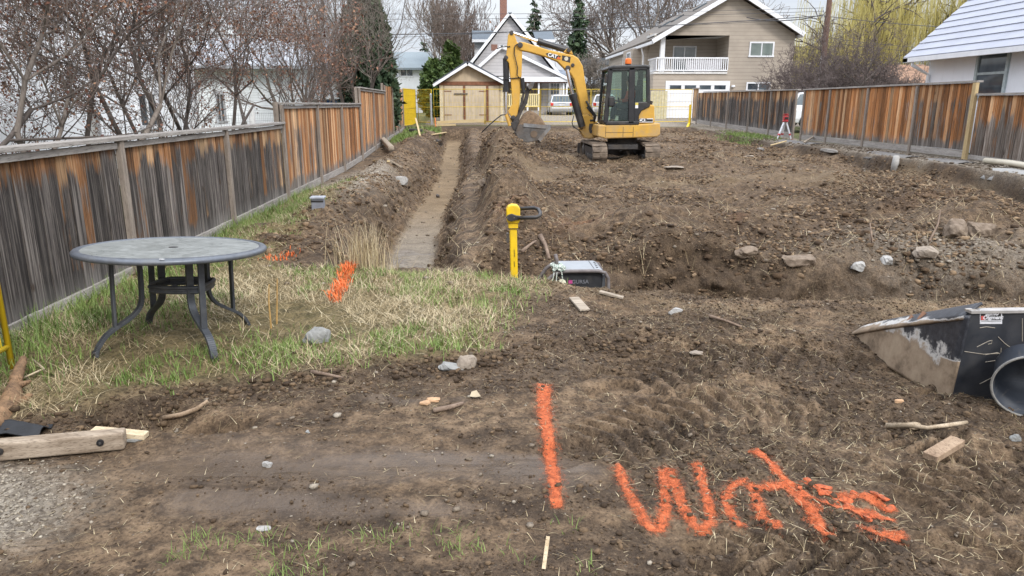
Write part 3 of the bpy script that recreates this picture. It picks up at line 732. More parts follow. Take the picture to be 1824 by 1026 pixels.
def gable_house():
    Y = 61.0; z0 = .92; P = lambda x, y, d=0: atY(x, y, Y+d)
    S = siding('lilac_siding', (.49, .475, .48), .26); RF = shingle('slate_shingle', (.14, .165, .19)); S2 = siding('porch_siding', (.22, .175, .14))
    ap = P(908, 24); el = P(812, 148); er = P(1016, 158)
    h = thing('house', 'steep gabled lilac siding house with red brick chimney and covered porch behind the garage', 'house', (ap.x, Y, z0))
    w = MB(); xl, xr = el.x+.3, er.x-.3
    w.prism([(xl, z0), (xr, z0), (xr, er.z), (ap.x, ap.z-.25), (xl, el.z)], Y, Y+9.5, (0, 2, 1)); w.build('wall', S, h)
    for a in (el, er):
        r = MB(); roof_slab(r, (a.x, a.z), (ap.x, ap.z), Y-.4, Y+10, .12); r.build('roof', RF, h)
        b = MB(); roof_slab(b, (a.x, a.z-.14), (ap.x, ap.z-.14), Y-.46, Y-.401, .22); b.build('fascia', WHITE, h)
    for x0, x1, xw in ((841, 886, 845), (953, 988, 984)):
        a, b = P(x0, 74, 3), P(x1, 55, 3)
        dm = MB().span((P(xw if x0 < 900 else 956, 74, 3).x, Y+3, P(850, 112, 3).z), (P(882 if x0 < 900 else xw, 74, 3).x, Y+7, a.z)).build('dormer', siding('pale_siding', (.62, .63, .64)), h)
        sl = MB(); sl.prism([(Y+2.5, a.z-.02), (Y+5.6, b.z+.15), (Y+5.6, b.z+.27), (Y+2.5, a.z+.12)], a.x, b.x, (1, 2, 0)); sl.build('dormer_roof', RF, dm)
        MB().span((a.x, Y+2.42, a.z-.09), (b.x, Y+2.499, a.z+.13)).build('fascia', WHITE, dm)
    c0, c1 = P(891, 46, 4), P(903, 2, 4)
    br = Mat('chimney_brick', .9); bt = br.node('ShaderNodeTexBrick'); br.put(bt.inputs['Vector'], br.mapv(br.pos(), rot=(R(90), 0, 0)))
    bt.inputs['Scale'].default_value = 4; bt.inputs['Color1'].default_value = (.26, .105, .065, 1); bt.inputs['Color2'].default_value = (.19, .08, .055, 1); bt.inputs['Mortar'].default_value = (.3, .25, .22, 1)
    br.color(bt.outputs['Color'])
    ch = MB().span((c0.x, Y+4, c0.z-1.5), (c1.x, Y+4.9, c1.z+.4)).build('chimney', br.m, h)
    MB().span((c0.x-.1, Y+3.9, c1.z+.4), (c1.x+.1, Y+5, c1.z+.58)).build('chimney_cap', plain('concrete', (.36, .35, .33), .9), ch)
    a, b = P(875, 90), P(886, 79); MB().span((a.x, Y-.03, a.z), (b.x, Y-.001, b.z)).build('vent', br.m, h)
    # porch with its own lower gable
    yp = Y-1.9; Q = lambda x, y: atY(x, y, yp)
    pa, pl, pr = Q(894, 82), Q(838, 132), Q(1012, 140)
    por = MB().prism([(pl.x+.2, pl.z-.05), (pr.x-.2, pr.z), (pa.x, pa.z-.2)], yp, Y-.005, (0, 2, 1)).build('porch_gable', S, h)
    for a in (pl, pr):
        r = MB(); roof_slab(r, (a.x, a.z), (pa.x, pa.z), yp-.3, Y-.47, .1); r.build('porch_roof', RF, por)
        b = MB(); roof_slab(b, (a.x, a.z-.16), (pa.x, pa.z-.16), yp-.36, yp-.301, .22); b.build('fascia', WHITE, por)
    MB().span((pl.x+.2, yp-.25, Q(900, 142).z-.16), (pr.x, yp-.02, Q(900, 137).z)).build('porch_beam', WHITE, por)
    MB().span((pl.x+.2, yp-.01, Q(900, 146).z-.07), (pr.x-.05, yp+.1, Q(900, 142).z-.162)).build('beam_trim', plain('brown_beam', (.20, .10, .07), .8), por)
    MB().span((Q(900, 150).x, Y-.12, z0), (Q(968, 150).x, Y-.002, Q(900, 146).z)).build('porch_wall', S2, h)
    for px in (940, 960, 1004, 1010):
        c = Q(px, 150); MB().span((c.x-.07, yp+.02, z0+.3), (c.x+.07, yp+.16, Q(900, 146).z-.02)).build('porch_post', WHITE, h)
    MB().span((pl.x+.4, yp+.02, z0-.1), (pr.x-.1, Y-.13, z0+.3)).build('porch_floor', plain('porch_deck', (.30, .27, .24), .8), h)
    cream = plain('cream_rail', (.66, .56, .30), .6)
    rl = MB(); a, b = Q(902, 168), Q(961, 190)
    rl.span((a.x, yp-.02, a.z-.05), (b.x, yp+.018, a.z+.05)); rl.span((a.x, yp-.02, b.z), (b.x, yp+.018, b.z+.1))
    n = 16
    for i in range(n):
        x = a.x+(b.x-a.x)*(i+.5)/n; rl.span((x-.055, yp-.018, b.z+.1), (x+.055, yp+.012, a.z-.05))
    rl.build('porch_railing', cream, h)
    a, b = P(977, 143), P(1000, 186); d = MB().span((a.x, Y-.17, z0+.3), (b.x, Y-.121, a.z)).build('door', WHITE, h)
    a, b = P(981, 149), P(995, 168); window(d, (a.x, Y-.17, a.z), (b.x, Y-.17, b.z), '-y', fw=.04, mull=(2, 2))
    a, b = P(838, 96), P(846, 106); 
gable_house()

def tan_house():
    Y = 44.0; z0 = .90; P = lambda x, y, d=0: atY(x, y, Y+d)
    S = siding('tan_siding', (.40, .345, .285), .21); RF = shingle('brown_shingle', (.185, .165, .145)); SH = siding('recess_siding', (.36, .31, .255), .21)  # recess copy of the tan siding, its shade put into the colour
    ap = P(1309, -14); el = P(1160, 74); er = P(1424, 62)
    xl, xr = P(1163, 150).x, P(1411, 120).x
    h = thing('house', 'large two storey tan siding house with white railed balcony at the back right', 'house', (ap.x, Y, z0))
    D = 14.5
    bx0, bx1 = P(1176, 100).x, P(1297, 100).x; bz0, bz1 = P(1240, 128).z, P(1240, 63).z
    zr = lambda x: el.z+(ap.z-el.z)*(x-el.x)/(ap.x-el.x) if x < ap.x else er.z+(ap.z-er.z)*(er.x-x)/(er.x-ap.x)
    w = MB()
    w.prism([(xl, z0), (xr, z0), (xr, bz0), (xl, bz0)], Y, Y+.2, (0, 2, 1))
    w.prism([(bx1, bz0), (xr, bz0), (xr, zr(xr)-.1), (ap.x, ap.z-.12), (bx1, zr(bx1)-.1)], Y, Y+.2, (0, 2, 1))
    w.prism([(xl, bz1), (bx1, bz1), (bx1, zr(bx1)-.1), (xl, zr(xl)-.05)], Y, Y+.2, (0, 2, 1))
    w.span((xl, Y+.2, z0), (xl+.2, Y+D, bz0)); w.span((xr-.2, Y+.2, z0), (xr, Y+D, zr(xr)-.1)); w.span((xl, Y+D, z0), (xr, Y+D+.2, zr(xl)))
    w.span((xl, Y+2.4, bz0), (xl+.2, Y+D, zr(xl)-.1))
    w.build('wall', S, h)
    rc = MB(); rc.span((xl+.2, Y+2.2, bz0), (bx1, Y+2.4, bz1+.3)); rc.span((bx1-.003, Y+.2, bz0), (bx1+.2, Y+2.2, bz1+.3)); rc.build('recess_wall', SH, h)
    MB().span((xl, Y+.21, bz1+.0), (bx1, Y+2.2, bz1+.12)).build('recess_ceiling', plain('soffit', (.60, .59, .57), .7), h)
    MB().span((xl-.02, Y-.06, bz0-.12), (bx1, Y+2.2, bz0-.003)).build('balcony_floor', plain('soffit', (.60, .59, .57), .7), h)
    for a in (el, er):
        r = MB(); roof_slab(r, (a.x, a.z), (ap.x, ap.z), Y-.55, Y+D+.5, .14); ro = r.build('roof', RF, h)
        b = MB(); roof_slab(b, (a.x, a.z-.14), (ap.x, ap.z-.14), Y-.62, Y-.551, .24); b.build('fascia', WHITE, h)
        MB().span((a.x-.07, Y-.5, a.z-.16), (a.x+.07, Y+D+.4, a.z+.0)).build('gutter', WHITE, h)
        if a is el:
            for yy, k in ((Y+5.5, .62), (Y+7.5, .55), (Y+3.2, .78)):
                x = a.x+(ap.x-a.x)*k; z = a.z+(ap.z-a.z)*k
                MB().box((x, yy, z+.2), (.7, .9, .10), Matrix.Rotation(-math.atan2(ap.z-a.z, ap.x-a.x), 3, 'Y')).build('skylight', GLASS, ro)
    c = P(1180, 100); MB().span((c.x-.13, Y-.02, bz0), (c.x+.13, Y+.24, zr(c.x)-.12)).build('balcony_post', WHITE, h)
    rl = MB(); zt = P(1240, 103).z; xa = P(1170, 100).x
    rl.span((xa, Y-.06, zt-.05), (bx1, Y-.01, zt+.03)); rl.span((xa, Y-.06, bz0+.05), (bx1, Y-.01, bz0+.12))
    n = 34
    for i in range(n+1):
        x = xa+(bx1-xa)*i/n; rl.span((x-.025, Y-.05, bz0+.12), (x+.025, Y-.02, zt-.05))
    rl.span((xa+.0, Y-.009, zt-.05), (xa+.05, Y+2.3, zt+.03)); rl.span((xa, Y-.009, bz0+.05), (xa+.05, Y+2.3, bz0+.12))
    for i in range(8): rl.span((xa+.01, Y+.25*(i+.5), bz0+.12), (xa+.04, Y+.25*(i+.5)+.04, zt-.05))
    rl.build('balcony_railing', WHITE, h)
    a, b = P(1201, 84, 2.2), P(1236, 127, 2.2); window(h, (a.x, Y+2.2, bz0+.05), (b.x, Y+2.2, a.z), '-y', name='sliding_door')
    cl = MB(); x0, x1 = P(1222, 110).x, P(1285, 110).x
    pts = [(x0+(x1-x0)*i/14, zt-.07-.05*math.sin(i*.9), zt-.60-.25*math.sin(math.pi*i/14)) for i in range(15)]
    for (xa_, t1, b1), (xb_, t2, b2) in zip(pts[:-1], pts[1:]): cl.add([(xa_, Y+.02, b1), (xb_, Y+.02, b2), (xb_, Y+.02, t2), (xa_, Y+.02, t1), (xa_, Y+.05, b1), (xb_, Y+.05, b2), (xb_, Y+.05, t2), (xa_, Y+.05, t1)], [(0, 1, 2, 3), (7, 6, 5, 4), (0, 4, 5, 1), (3, 2, 6, 7)])
    single(cl, 'blanket', plain('pale_cloth', (.62, .60, .62), .9), 'pale blanket hung inside the white balcony railing of the tan house', 'blanket', (x0, Y, bz0))
    for (xa_, ya_, xb_, yb_), g in (((1338, 77, 1375, 99), GLASSG), ((1332, 149, 1369, 160), GLASS)):
        a, b = P(xa_, ya_), P(xb_, yb_); window(h, (a.x, Y, a.z), (b.x, Y, b.z), '-y', (None, g), fw=.09)
    a, b = P(1190, 151), P(1292, 200); gd = MB().span((a.x, Y-.04, z0), (b.x, Y-.002, a.z+.05)).build('garage_door', WHITE, h)
    ln = MB()
    for i in range(1, 5): ln.span((a.x+.04, Y-.047, z0+.48*i), (b.x-.04, Y-.0405, z0+.48*i+.025))
    ln.build('panel_groove', plain('pale_grey', (.5, .5, .52), .6), gd)
    for i in range(4):
        x = a.x+(b.x-a.x)*(i+.12)/4; x2 = a.x+(b.x-a.x)*(i+.88)/4
        MB().span((x, Y-.055, P(1200, 159).z), (x2, Y-.041, P(1200, 152).z)).build('pane', GLASS, gd)
    fr = MB(); fr.span((a.x-.15, Y-.03, z0), (a.x-.003, Y-.001, a.z+.22)); fr.span((b.x+.003, Y-.03, z0), (b.x+.15, Y-.001, a.z+.22)); fr.span((a.x-.003, Y-.03, a.z+.052), (b.x+.003, Y-.001, a.z+.22)); fr.build('door_frame', WHITE, h)
    c = P(1305, 154); MB().lathe([(.06, 0), (.12, .05), (.10, .14)], (c.x, Y-.10, c.z-.07), 10).build('wall_lamp', WHITE, h)
    # side wall: bump-out and window
    MB().span((xl-.55, Y+3.6, z0), (xl-.002, Y+6.6, zr(xl)-.25)).build('bay', S, h)
    window(h, (xl-.55, Y+4.2, P(1137, 120, 4).z), (xl-.55, Y+5.2, P(1137, 94, 4).z), '-x', fw=.08, mull=(0, 1))
    window(h, (xl, Y+8, P(1137, 120, 4).z), (xl, Y+9.2, P(1137, 96, 4).z), '-x', fw=.08, mull=(0, 1))
    dp = MB().tube([(el.x, Y+2.6, el.z-.1), (el.x+.05, Y+2.6, el.z-.3), (xl-.06, Y+2.6, el.z-.65), (xl-.06, Y+2.6, z0)], .05, 8); dp.build('downspout', WHITE, h)
    # beige board screen beside the garage door
    a, b = P(1160, 162, -.6), P(1187, 205, -.6); pf = MB(); n = 6
    for i in range(n): pf.span((a.x+(b.x-a.x)*i/n, Y-.6, z0-.05), (a.x+(b.x-a.x)*(i+.9)/n, Y-.55, a.z))
    single(pf, 'board_screen', plain('beige_boards', (.52, .47, .31), .8), 'narrow beige board screen beside the white garage door', 'screen', (a.x, Y-.6, z0))
tan_house()

def white_house():
    X = 13.6; z0 = .4
    S = stucco('white_stucco', (.86, .88, .92))
    yf = atX(1655, 120, X).y; yn = 9.0; ez = atX(1655, 98, X-.5).z
    h = thing('house', 'white stucco house with pale metal shingle roof behind the right fence', 'house', (X, 15, z0))
    MB().span((X, yn, z0-.2), (X+.2, yf, ez+.1)).build('wall', S, h)
    MB().prism([(X+.2, z0-.2), (X+9, z0-.2), (X+9, ez), (X+4.6, ez+4.3), (X+.2, ez+.15)], yf-.2, yf, (0, 2, 1)).build('gable_wall', S, h)
    # stepped metal courses, each lapping over the one below
    MT = plain('white_metal_roof', (.34, .355, .41), .5, .2, .12, 1.5)
    ro = MB(); n = 24; run, rise = 5.2, 4.9; sl = Vector((run, 0, rise)).normalized(); L = math.hypot(run, rise)/n
    x0 = X-.55; zz0 = ez-.02; nv = Vector((-sl.z, 0, sl.x))
    for i in range(n):
        a = Vector((x0, 0, zz0))+sl*L*i; b = a+sl*(L*1.04)
        ro.prism([(a.x, a.z+.0), (b.x, b.z), (b.x+nv.x*.012, b.z+nv.z*.008), (a.x+nv.x*.034, a.z+nv.z*.034)], yn-.4, yf+.45, (0, 2, 1))
    ro.build('roof', MT, h)
    br = MB(); a = Vector((x0, 0, zz0)); b = a+sl*L*n
    br.prism([(a.x-.03, a.z-.14), (b.x, b.z-.17), (b.x, b.z-.01), (a.x-.03, a.z-.01)], yf+.2, yf+.44, (0, 2, 1)); br.build('barge_board', WHITE, h)
    MB().span((x0-.03, yn-.4, zz0-.13), (x0+.1, yf+.44, zz0-.0)).build('gutter', WHITE, h)
    MB().span((x0+.1, yn-.3, zz0-.06), (X-.001, yf+.1, zz0-.03)).build('soffit', WHITE, h)
    MB().tube([(x0+.05, yf+.05, zz0-.1), (x0+.05, yf+.05, zz0-.22), (X-.07, yf-.12, zz0-.5), (X-.07, yf-.12, z0)], .05, 8).build('downspout', WHITE, h)
    a, b = atX(1748, 94, X), atX(1786, 165, X)
    BL = plain('grey_blue_frame', (.40, .46, .47), .5)
    window(h, (X, a.y, 1.95), (X, b.y, a.z), '-x', (BL, GLASS), fw=.09, mull=(0, 1), proud=.05)
white_house()

def small_houses():
    # left white house, seen through the bare trees
    X = -7.6; S = stucco('left_stucco', (.82, .84, .86))
    h = thing('house', 'white stucco house standing behind the bare trees on the left', 'house', (X, 12, 0))
    MB().span((X-8, 1.0, -.1), (X, 20.5, 5.6)).build('wall', S, h)
    r = MB(); r.prism([(X+.3, 5.58), (X-4, 7.2), (X-8.3, 5.58), (X-8.3, 5.50), (X+.3, 5.50)], .4, 21.1, (0, 2, 1)); r.build('roof', shingle('left_shingle', (.16, .16, .17)), h)
    for pa, pb in (((243, 167), (280, 222)), ((384, 168), (400, 215))):
        a, b = atX(*pa, X), atX(*pb, X); window(h, (X, a.y, a.z), (X, b.y, b.z), '+x', fw=.10)
    # house with the white deck
    Y = 33; P = lambda x, y: atY(x, y, Y)
    S = siding('white_siding', (.78, .80, .82)); z0 = .3
    xl, xr = P(335, 150).x, P(655, 150).x
    k = thing('house', 'pale house with white deck and blue tarp, glimpsed between the bare stems', 'house', (xr, Y, z0))
    MB().span((xl, Y, z0-.3), (xr, Y+8, P(600, 119).z)).build('wall', S, k)
    rf = MB(); a, b = P(545, 118), P(660, 100); rf.prism([(Y-.7, a.z), (Y+4, a.z+1.5), (Y+8.6, a.z), (Y+8.6, a.z-.14), (Y-.7, a.z-.14)], xl-.5, xr+.5, (1, 2, 0)); rf.build('roof', shingle('pale_shingle', (.42, .44, .47)), k)
    a, b = P(568, 122), P(615, 150); window(k, (a.x, Y, a.z), (b.x, Y, b.z), '-y', (None, GLASSG), fw=.1)
    yd = Y-2.2; Q = lambda x, y: atY(x, y, yd); a, b = Q(520, 152), Q(632, 170)
    MB().span((a.x, yd, b.z-.15), (b.x, Y-.005, b.z)).build('deck_floor', WHITE, k)
    rl = MB(); rl.span((a.x, yd-.04, a.z), (b.x, yd+.04, a.z+.09)); rl.span((a.x, yd-.04, b.z+.06), (b.x, yd+.04, b.z+.13))
    n = 26
    for i in range(n): x = a.x+(b.x-a.x)*(i+.5)/n; rl.span((x-.045, yd-.02, b.z+.13), (x+.045, yd+.02, a.z))
    rl.build('deck_railing', WHITE, k)
    MB().span((Q(565, 175).x, yd+.3, z0-.3), (Q(630, 175).x, yd+1.4, b.z-.2)).build('tarp_stack', plain('blue_tarp', (.06, .16, .48), .5, 0, .3, 3), k)
    for px in (570, 614): c = Q(px, 175); MB().span((c.x-.07, yd-.035, z0-.3), (c.x+.07, yd+.1, b.z-.151)).build('deck_post', WHITE, k)
    c = Q(580, 146); bh = MB(); bh.prism([(c.x-.14, a.z+.09), (c.x+.14, a.z+.09), (c.x+.14, a.z+.34), (c.x, a.z+.5), (c.x-.14, a.z+.34)], yd-.12, yd+.12, (0, 2, 1))
    single(bh, 'birdhouse', plain('yellow_pine', (.58, .36, .10), .7), 'yellow wooden birdhouse standing on the white deck railing', 'birdhouse', (c.x, yd, a.z))
    # grey roofed house beyond the conifer
    Y2 = 70; P = lambda x, y: atY(x, y, Y2); z0 = .9
    xl, xr = P(640, 120).x, P(758, 120).x; e = P(758, 121).z; t = P(758, 101).z
    k = thing('house', 'white house with grey shingle roof beyond the dark conifer', 'house', (xr, Y2, z0))
    MB().span((xl, Y2, z0-.1), (xr, Y2+8, e)).build('wall', S, k)
    rf = MB().prism([(Y2-.6, e-.02), (Y2+4, t+.7), (Y2+8.6, e-.02), (Y2+8.6, e-.2), (Y2-.6, e-.2)], xl-.5, P(766, 120).x, (1, 2, 0)); rf.build('roof', shingle('grey_green_shingle', (.23, .27, .29)), k)
    a, b = P(714, 123), P(735, 135); window(k, (a.x, Y2, a.z), (b.x, Y2, b.z), '-y', fw=.1)
    # pale house between the gabled one and the tan one
    Y3 = 74; P = lambda x, y: atY(x, y, Y3)
    k = thing('house', 'pale blue house with dark flat eaves behind the excavator cab', 'house', (P(1070, 150).x, Y3, z0))
    MB().span((P(1035, 150).x, Y3, z0), (P(1110, 150).x, Y3+8, P(1070, 112).z)).build('wall', siding('pale_blue_siding', (.56, .62, .68)), k)
    MB().prism([(P(1028, 112).x, P(1028, 116).z), (P(1112, 116).x, P(1112, 116).z), (P(1095, 100).x, P(1095, 104).z), (P(1045, 100).x, P(1045, 104).z)], Y3-.6, Y3+8.6, (0, 2, 1)).build('roof', shingle('dark_shingle', (.11, .12, .13)), k)
    a, b = P(1046, 120), P(1062, 140); window(k, (a.x, Y3, a.z), (b.x, Y3, b.z), '-y', fw=.1)
    MB().span((P(1040, 152).x, Y3-1.4, P(1040, 156).z), (P(1092, 152).x, Y3-.005, P(1040, 151).z)).build('canopy', plain('dark_trim', (.07, .075, .08), .7), k)
    k2 = thing('shed', 'low cream shed with sloping roof behind the excavator boom', 'shed', (P(1060, 180).x, Y3-8, z0))
    Q = lambda x, y: atY(x, y, Y3-8)
    MB().prism([(Q(1045, 170).x, z0), (Q(1100, 170).x, z0), (Q(1100, 162).x, Q(1100, 160).z), (Q(1045, 162).x, Q(1045, 164).z)], Y3-8, Y3-3, (0, 2, 1)).build('wall', siding('cream_siding', (.55, .52, .42)), k2)
    MB().prism([(Q(1042, 165).x, Q(1042, 165).z), (Q(1103, 160).x, Q(1103, 160).z), (Q(1103, 157).x, Q(1103, 157).z), (Q(1042, 162).x, Q(1042, 162).z)], Y3-8.4, Y3-2.6, (0, 2, 1)).build('roof', plain('cream_trim', (.62, .54, .38), .7), k2)
    # brown roofed outbuilding and a dark house on the right
    Y4 = 42; P = lambda x, y: atY(x, y, Y4)
    k = thing('outbuilding', 'low outbuilding with brown shingle roof beside the white stucco house', 'outbuilding', (P(1620, 150).x, Y4, z0))
    MB().span((P(1574, 150).x, Y4, z0), (P(1720, 150).x, Y4+6, P(1600, 147).z)).build('wall', plain('dark_brown_wall', (.12, .10, .085), .85), k)
    e = P(1565, 148); t = P(1635, 118); MB().add([(e.x, Y4-.5, e.z), (P(1740, 148).x, Y4-.5, e.z), (P(1740, 148).x, Y4+6.5, e.z), (e.x, Y4+6.5, e.z), (t.x, Y4+3, t.z+.25), (P(1700, 118).x, Y4+3, t.z+.25)], [(0, 1, 5, 4), (1, 2, 5), (2, 3, 4, 5), (3, 0, 4), (3, 2, 1, 0)]).build('roof', shingle('rust_shingle', (.30, .185, .125), .16), k)
    Y5 = 66; P = lambda x, y: atY(x, y, Y5)
    k = thing('house', 'dark house mostly hidden by the tangled shrub right of the tan house', 'house', (P(1440, 120).x, Y5, z0))
    MB().span((P(1395, 120).x, Y5, z0), (P(1480, 120).x, Y5+8, P(1440, 96).z)).build('wall', siding('dark_siding', (.16, .145, .135)), k)
    MB().prism([(P(1390, 98).x, P(1390, 98).z), (P(1485, 98).x, P(1485, 98).z), (P(1470, 83).x, P(1470, 83).z), (P(1400, 83).x, P(1400, 83).z)], Y5-.5, Y5+8.5, (0, 2, 1)).build('roof', shingle('dark_shingle', (.11, .12, .13)), k)
    a, b = P(1437, 98), P(1446, 112); window(k, (a.x, Y5, a.z), (b.x, Y5, b.z), '-y', fw=.12)
small_houses()
# ------------------------------------------------------------------ trees
def bark(name, a, b):
    m = Mat(name, .9, 0, .2); n = m.noise(7, 6, .7, m.mapv(m.pos(), (2, 2, .6)))
    m.color(m.ramp(n, [(.3, a), (.7, b)])); m.bump(n, .5, .01); return m.m
BARK = bark('grey_bark', (.085, .07, .06), (.27, .23, .195)); BARKD = bark('dark_bark', (.05, .04, .035), (.16, .135, .12))
TWIG = bark('twig_bark', (.09, .067, .056), (.25, .20, .172)); TWIGG = bark('pale_twig_bark', (.14, .12, .10), (.30, .26, .225)); TWIGP = bark('purple_twig_bark', (.07, .053, .05), (.19, .153, .142))
def leaf_mat(name, stops, rough=.6, trans=.25):
    m = Mat(name, rough, 0, .3); a = m.attr('bd'); s = m.sepc(a.outputs['Color'])
    m.color(m.ramp(s[0], stops)); return m.m
DEADLEAF = leaf_mat('dry_brown_leaf', [(0, (.075, .030, .023)), (.5, (.18, .08, .05)), (1, (.34, .20, .125))])
NEEDLE = leaf_mat('dark_needles', [(0, (.016, .032, .018)), (.5, (.042, .072, .036)), (1, (.10, .135, .065))])
CEDAR = leaf_mat('cedar_foliage', [(0, (.018, .035, .010)), (.5, (.05, .085, .022)), (1, (.12, .16, .045))])
WILLOWL = leaf_mat('willow_shoots', [(0, (.24, .19, .055)), (.5, (.42, .36, .115)), (1, (.58, .52, .21))])
def seg_mesh(name, S, mat, parent, n=4):
    # S rows: p(3) q(3) r0 r1
    S = np.array(S, float); P, Q, r0, r1 = S[:, 0:3], S[:, 3:6], S[:, 6:7], S[:, 7:8]
    d = Q-P; d /= np.linalg.norm(d, axis=1, keepdims=True)+1e-9
    ref = np.where(np.abs(d[:, 2:3]) > .9, np.array([[1., 0, 0]]), np.array([[0, 0, 1.]]))
    u = np.cross(d, ref); u /= np.linalg.norm(u, axis=1, keepdims=True)+1e-9; w = np.cross(d, u)
    V = []
    for base, r in ((P, r0), (Q, r1)):
        for k in range(n):
            a = 2*math.pi*k/n; V.append(base+(u*math.cos(a)+w*math.sin(a))*r)
    V = np.stack(V, 1).reshape(-1, 3); o = np.arange(len(S))[:, None]*2*n
    F = np.concatenate([np.stack([o[:, 0]+k, o[:, 0]+(k+1) % n, o[:, 0]+n+(k+1) % n, o[:, 0]+n+k], 1) for k in range(n)])
    return soup(name, V, F, mat, parent=parent, smooth=True)
def leaf_quads(name, pts, size, mat, parent, rng, droop=0.0, aspect=1.6, jitter=.5, tone=None):
    pts = np.array(pts); n = len(pts)
    a = rng.normal(size=(n, 3)); a[:, 2] -= droop*2; a /= np.linalg.norm(a, axis=1, keepdims=True)
    b = np.cross(a, rng.normal(size=(n, 3))); b /= np.linalg.norm(b, axis=1, keepdims=True)+1e-9
    s = size*(1-jitter+2*jitter*rng.random((n, 1)))
    A = a*s*aspect; B = b*s*.5; fold = np.cross(a, b)*s*.15
    V = np.stack([pts, pts+A*.5+B+fold, pts+A, pts+A*.5-B+fold], 1).reshape(-1, 3)
    F = np.arange(4*n).reshape(n, 4)
    c = rng.random(n) if tone is None else np.clip(tone+rng.normal(0, .16, n), 0, 1)
    C = np.repeat(np.stack([c, c, c, np.ones(n)], 1), 4, 0)
    return soup(name, V, F, mat, C, parent=parent)
def grow(p, d, Ln, r, lev, maxlev, seg, tips, rng, kids=(2, 4), up=.15, wob=.22, ang=(.45, 1.0), shrink=.62, clear=2):
    k = 5 if lev == 0 else max(2, int(4-lev*.4)); step = Ln/k; pr = r
    for i in range(k):
        d = d+rng.normal(0, wob, 3)+np.array([0, 0, up]); d /= np.linalg.norm(d)
        q = p+d*step; rr = r*(1-(i+1)/k*.45); seg[min(lev, 9)].append((*p, *q, pr, rr)); pr = rr; p = q
        if lev < maxlev:
            nk = rng.integers(*kids) if i >= clear or lev > 0 else 0
            if lev > 0: nk = max(1, nk-1) if i < k-1 else nk
            for _ in range(nk):
                ax = rng.normal(size=3); ax -= d*ax.dot(d); ax /= np.linalg.norm(ax)
                t = rng.uniform(*ang); nd = d*math.cos(t)+ax*math.sin(t)
                grow(p, nd, Ln*shrink*rng.uniform(.7, 1.15), rr*rng.uniform(.45, .68), lev+1, maxlev, seg, tips, rng, kids, up, wob, ang, shrink, clear)
        if lev >= maxlev-1: tips.append(p.copy())
G1 = 'bare brown trees along the left fence'
def bare_tree(base, stems, label, seed, levels=4, L=1.6, r=.06, bark_m=BARK, twig_m=TWIG, leaves=0, leafsize=.05, group=None, kids=(2, 4), up=.12, minr=.003, ang=(.45, 1.0), wob=.2, name='bare_tree', thick=1, shrink=.62, cat='tree', clear=2):
    rng = np.random.default_rng(seed); t = thing(name, label, cat, base, group)
    tips = []; allsegs = []
    if group == G1:
        r *= .82; stems = list(stems)+[(q[0], q[1], q[2]+rng.normal(0, .35), q[3]+rng.normal(0, .35), q[4], q[5]*rng.uniform(.6, .8)) for q in stems[:1]]
    for dx, dy, vx, vy, vz, sc in stems:
        segs = {i: [] for i in range(10)}; d = np.array([vx, vy, vz], float); d /= np.linalg.norm(d)
        grow(np.array([base[0]+dx*.2, base[1]+dy*.2, base[2]-.1]), d, L*sc, r*sc, 0, levels, segs, tips, rng, kids, up, wob, ang, shrink, clear)
        if group == G1:
            ok = lambda p: not (p[0] > FXL-.2 and p[2] < 2.6)
            segs = {i: [q for q in v if ok(q[:3]) and ok(q[3:6])] for i, v in segs.items()}; tips = [q for q in tips if ok(q)]
        seg_mesh('trunk', [q for i in range(thick+1) for q in segs[i]], bark_m, t, 7); allsegs.append(segs)
    segs = {i: [q for sg in allsegs for q in sg[i]] for i in range(10)}
    tw = np.array([s for i in range(thick+1, 10) for s in segs[i]]); tw[:, 6:] = np.maximum(tw[:, 6:], minr)
    cr = seg_mesh('crown', tw, twig_m, t, 3)
    if leaves:
        T = np.array(tips); ids = rng.integers(0, len(T), leaves); cl = sm(.46, .58, fbm(T[ids, 0]*1.8, T[ids, 2]*1.8, 3, seed))
        keep = rng.random(leaves) < .12+.88*cl
        leaf_quads('leaves', T[ids][keep]+rng.normal(0, .05, (keep.sum(), 3)), leafsize, DEADLEAF, cr, rng, .5, 1.5)
    return t
def lx(px, X=-4.5): return atX(px, 240, X).y
bare_tree((-4.5, 6.4, 0), [(0, 0, .1, .3, 1, 1), (.1, .3, -.3, .4, 1, .9), (-.2, .4, .2, -.5, 1, 1)], 'grey leafless tree at the far left edge over the white wall', 3, 4, 2.5, .05, BARKD, leaves=7717, leafsize=.022, group=G1, thick=2, clear=3, kids=(2, 4))
bare_tree((-4.3, lx(85, -4.3), 0), [(0, 0, .25, .85, .95, 1.15), (0, .1, .05, .05, 1, 1), (.05, 0, .45, 1.0, .55, .95)], 'grey bare tree with a long limb leaning right across the white wall', 5, 4, 2.6, .046, leaves=5879, leafsize=.022, group=G1, thick=2, clear=3, kids=(2, 4))
bare_tree((-4.4, lx(222, -4.4), 0), [(0, 0, -.1, -.25, 1, 1), (.05, .1, .1, .1, 1, 1.05)], 'dark twin stemmed bare tree just left of the white house window', 8, 4, 2.6, .046, BARKD, leaves=7717, leafsize=.02, group=G1, thick=2, clear=3, kids=(2, 4))
bare_tree((-4.4, lx(292, -4.4), 0), [(0, 0, -.1, -.35, 1, 1.05), (0, .2, .15, .35, 1, .9)], 'bare tree whose crooked trunk crosses the white house window', 12, 4, 2.6, .05, BARKD, leaves=8452, leafsize=.02, group=G1, thick=2, clear=3, kids=(2, 4))
bare_tree((-4.4, lx(340, -4.4), 0), [(0, 0, -.05, .05, 1, 1.05), (.05, .2, .2, .5, 1, .9)], 'slender brown leaved bare tree right of the white house window', 15, 4, 2.6, .046, BARKD, leaves=9554, leafsize=.028, group=G1, thick=2, clear=3, kids=(2, 4))
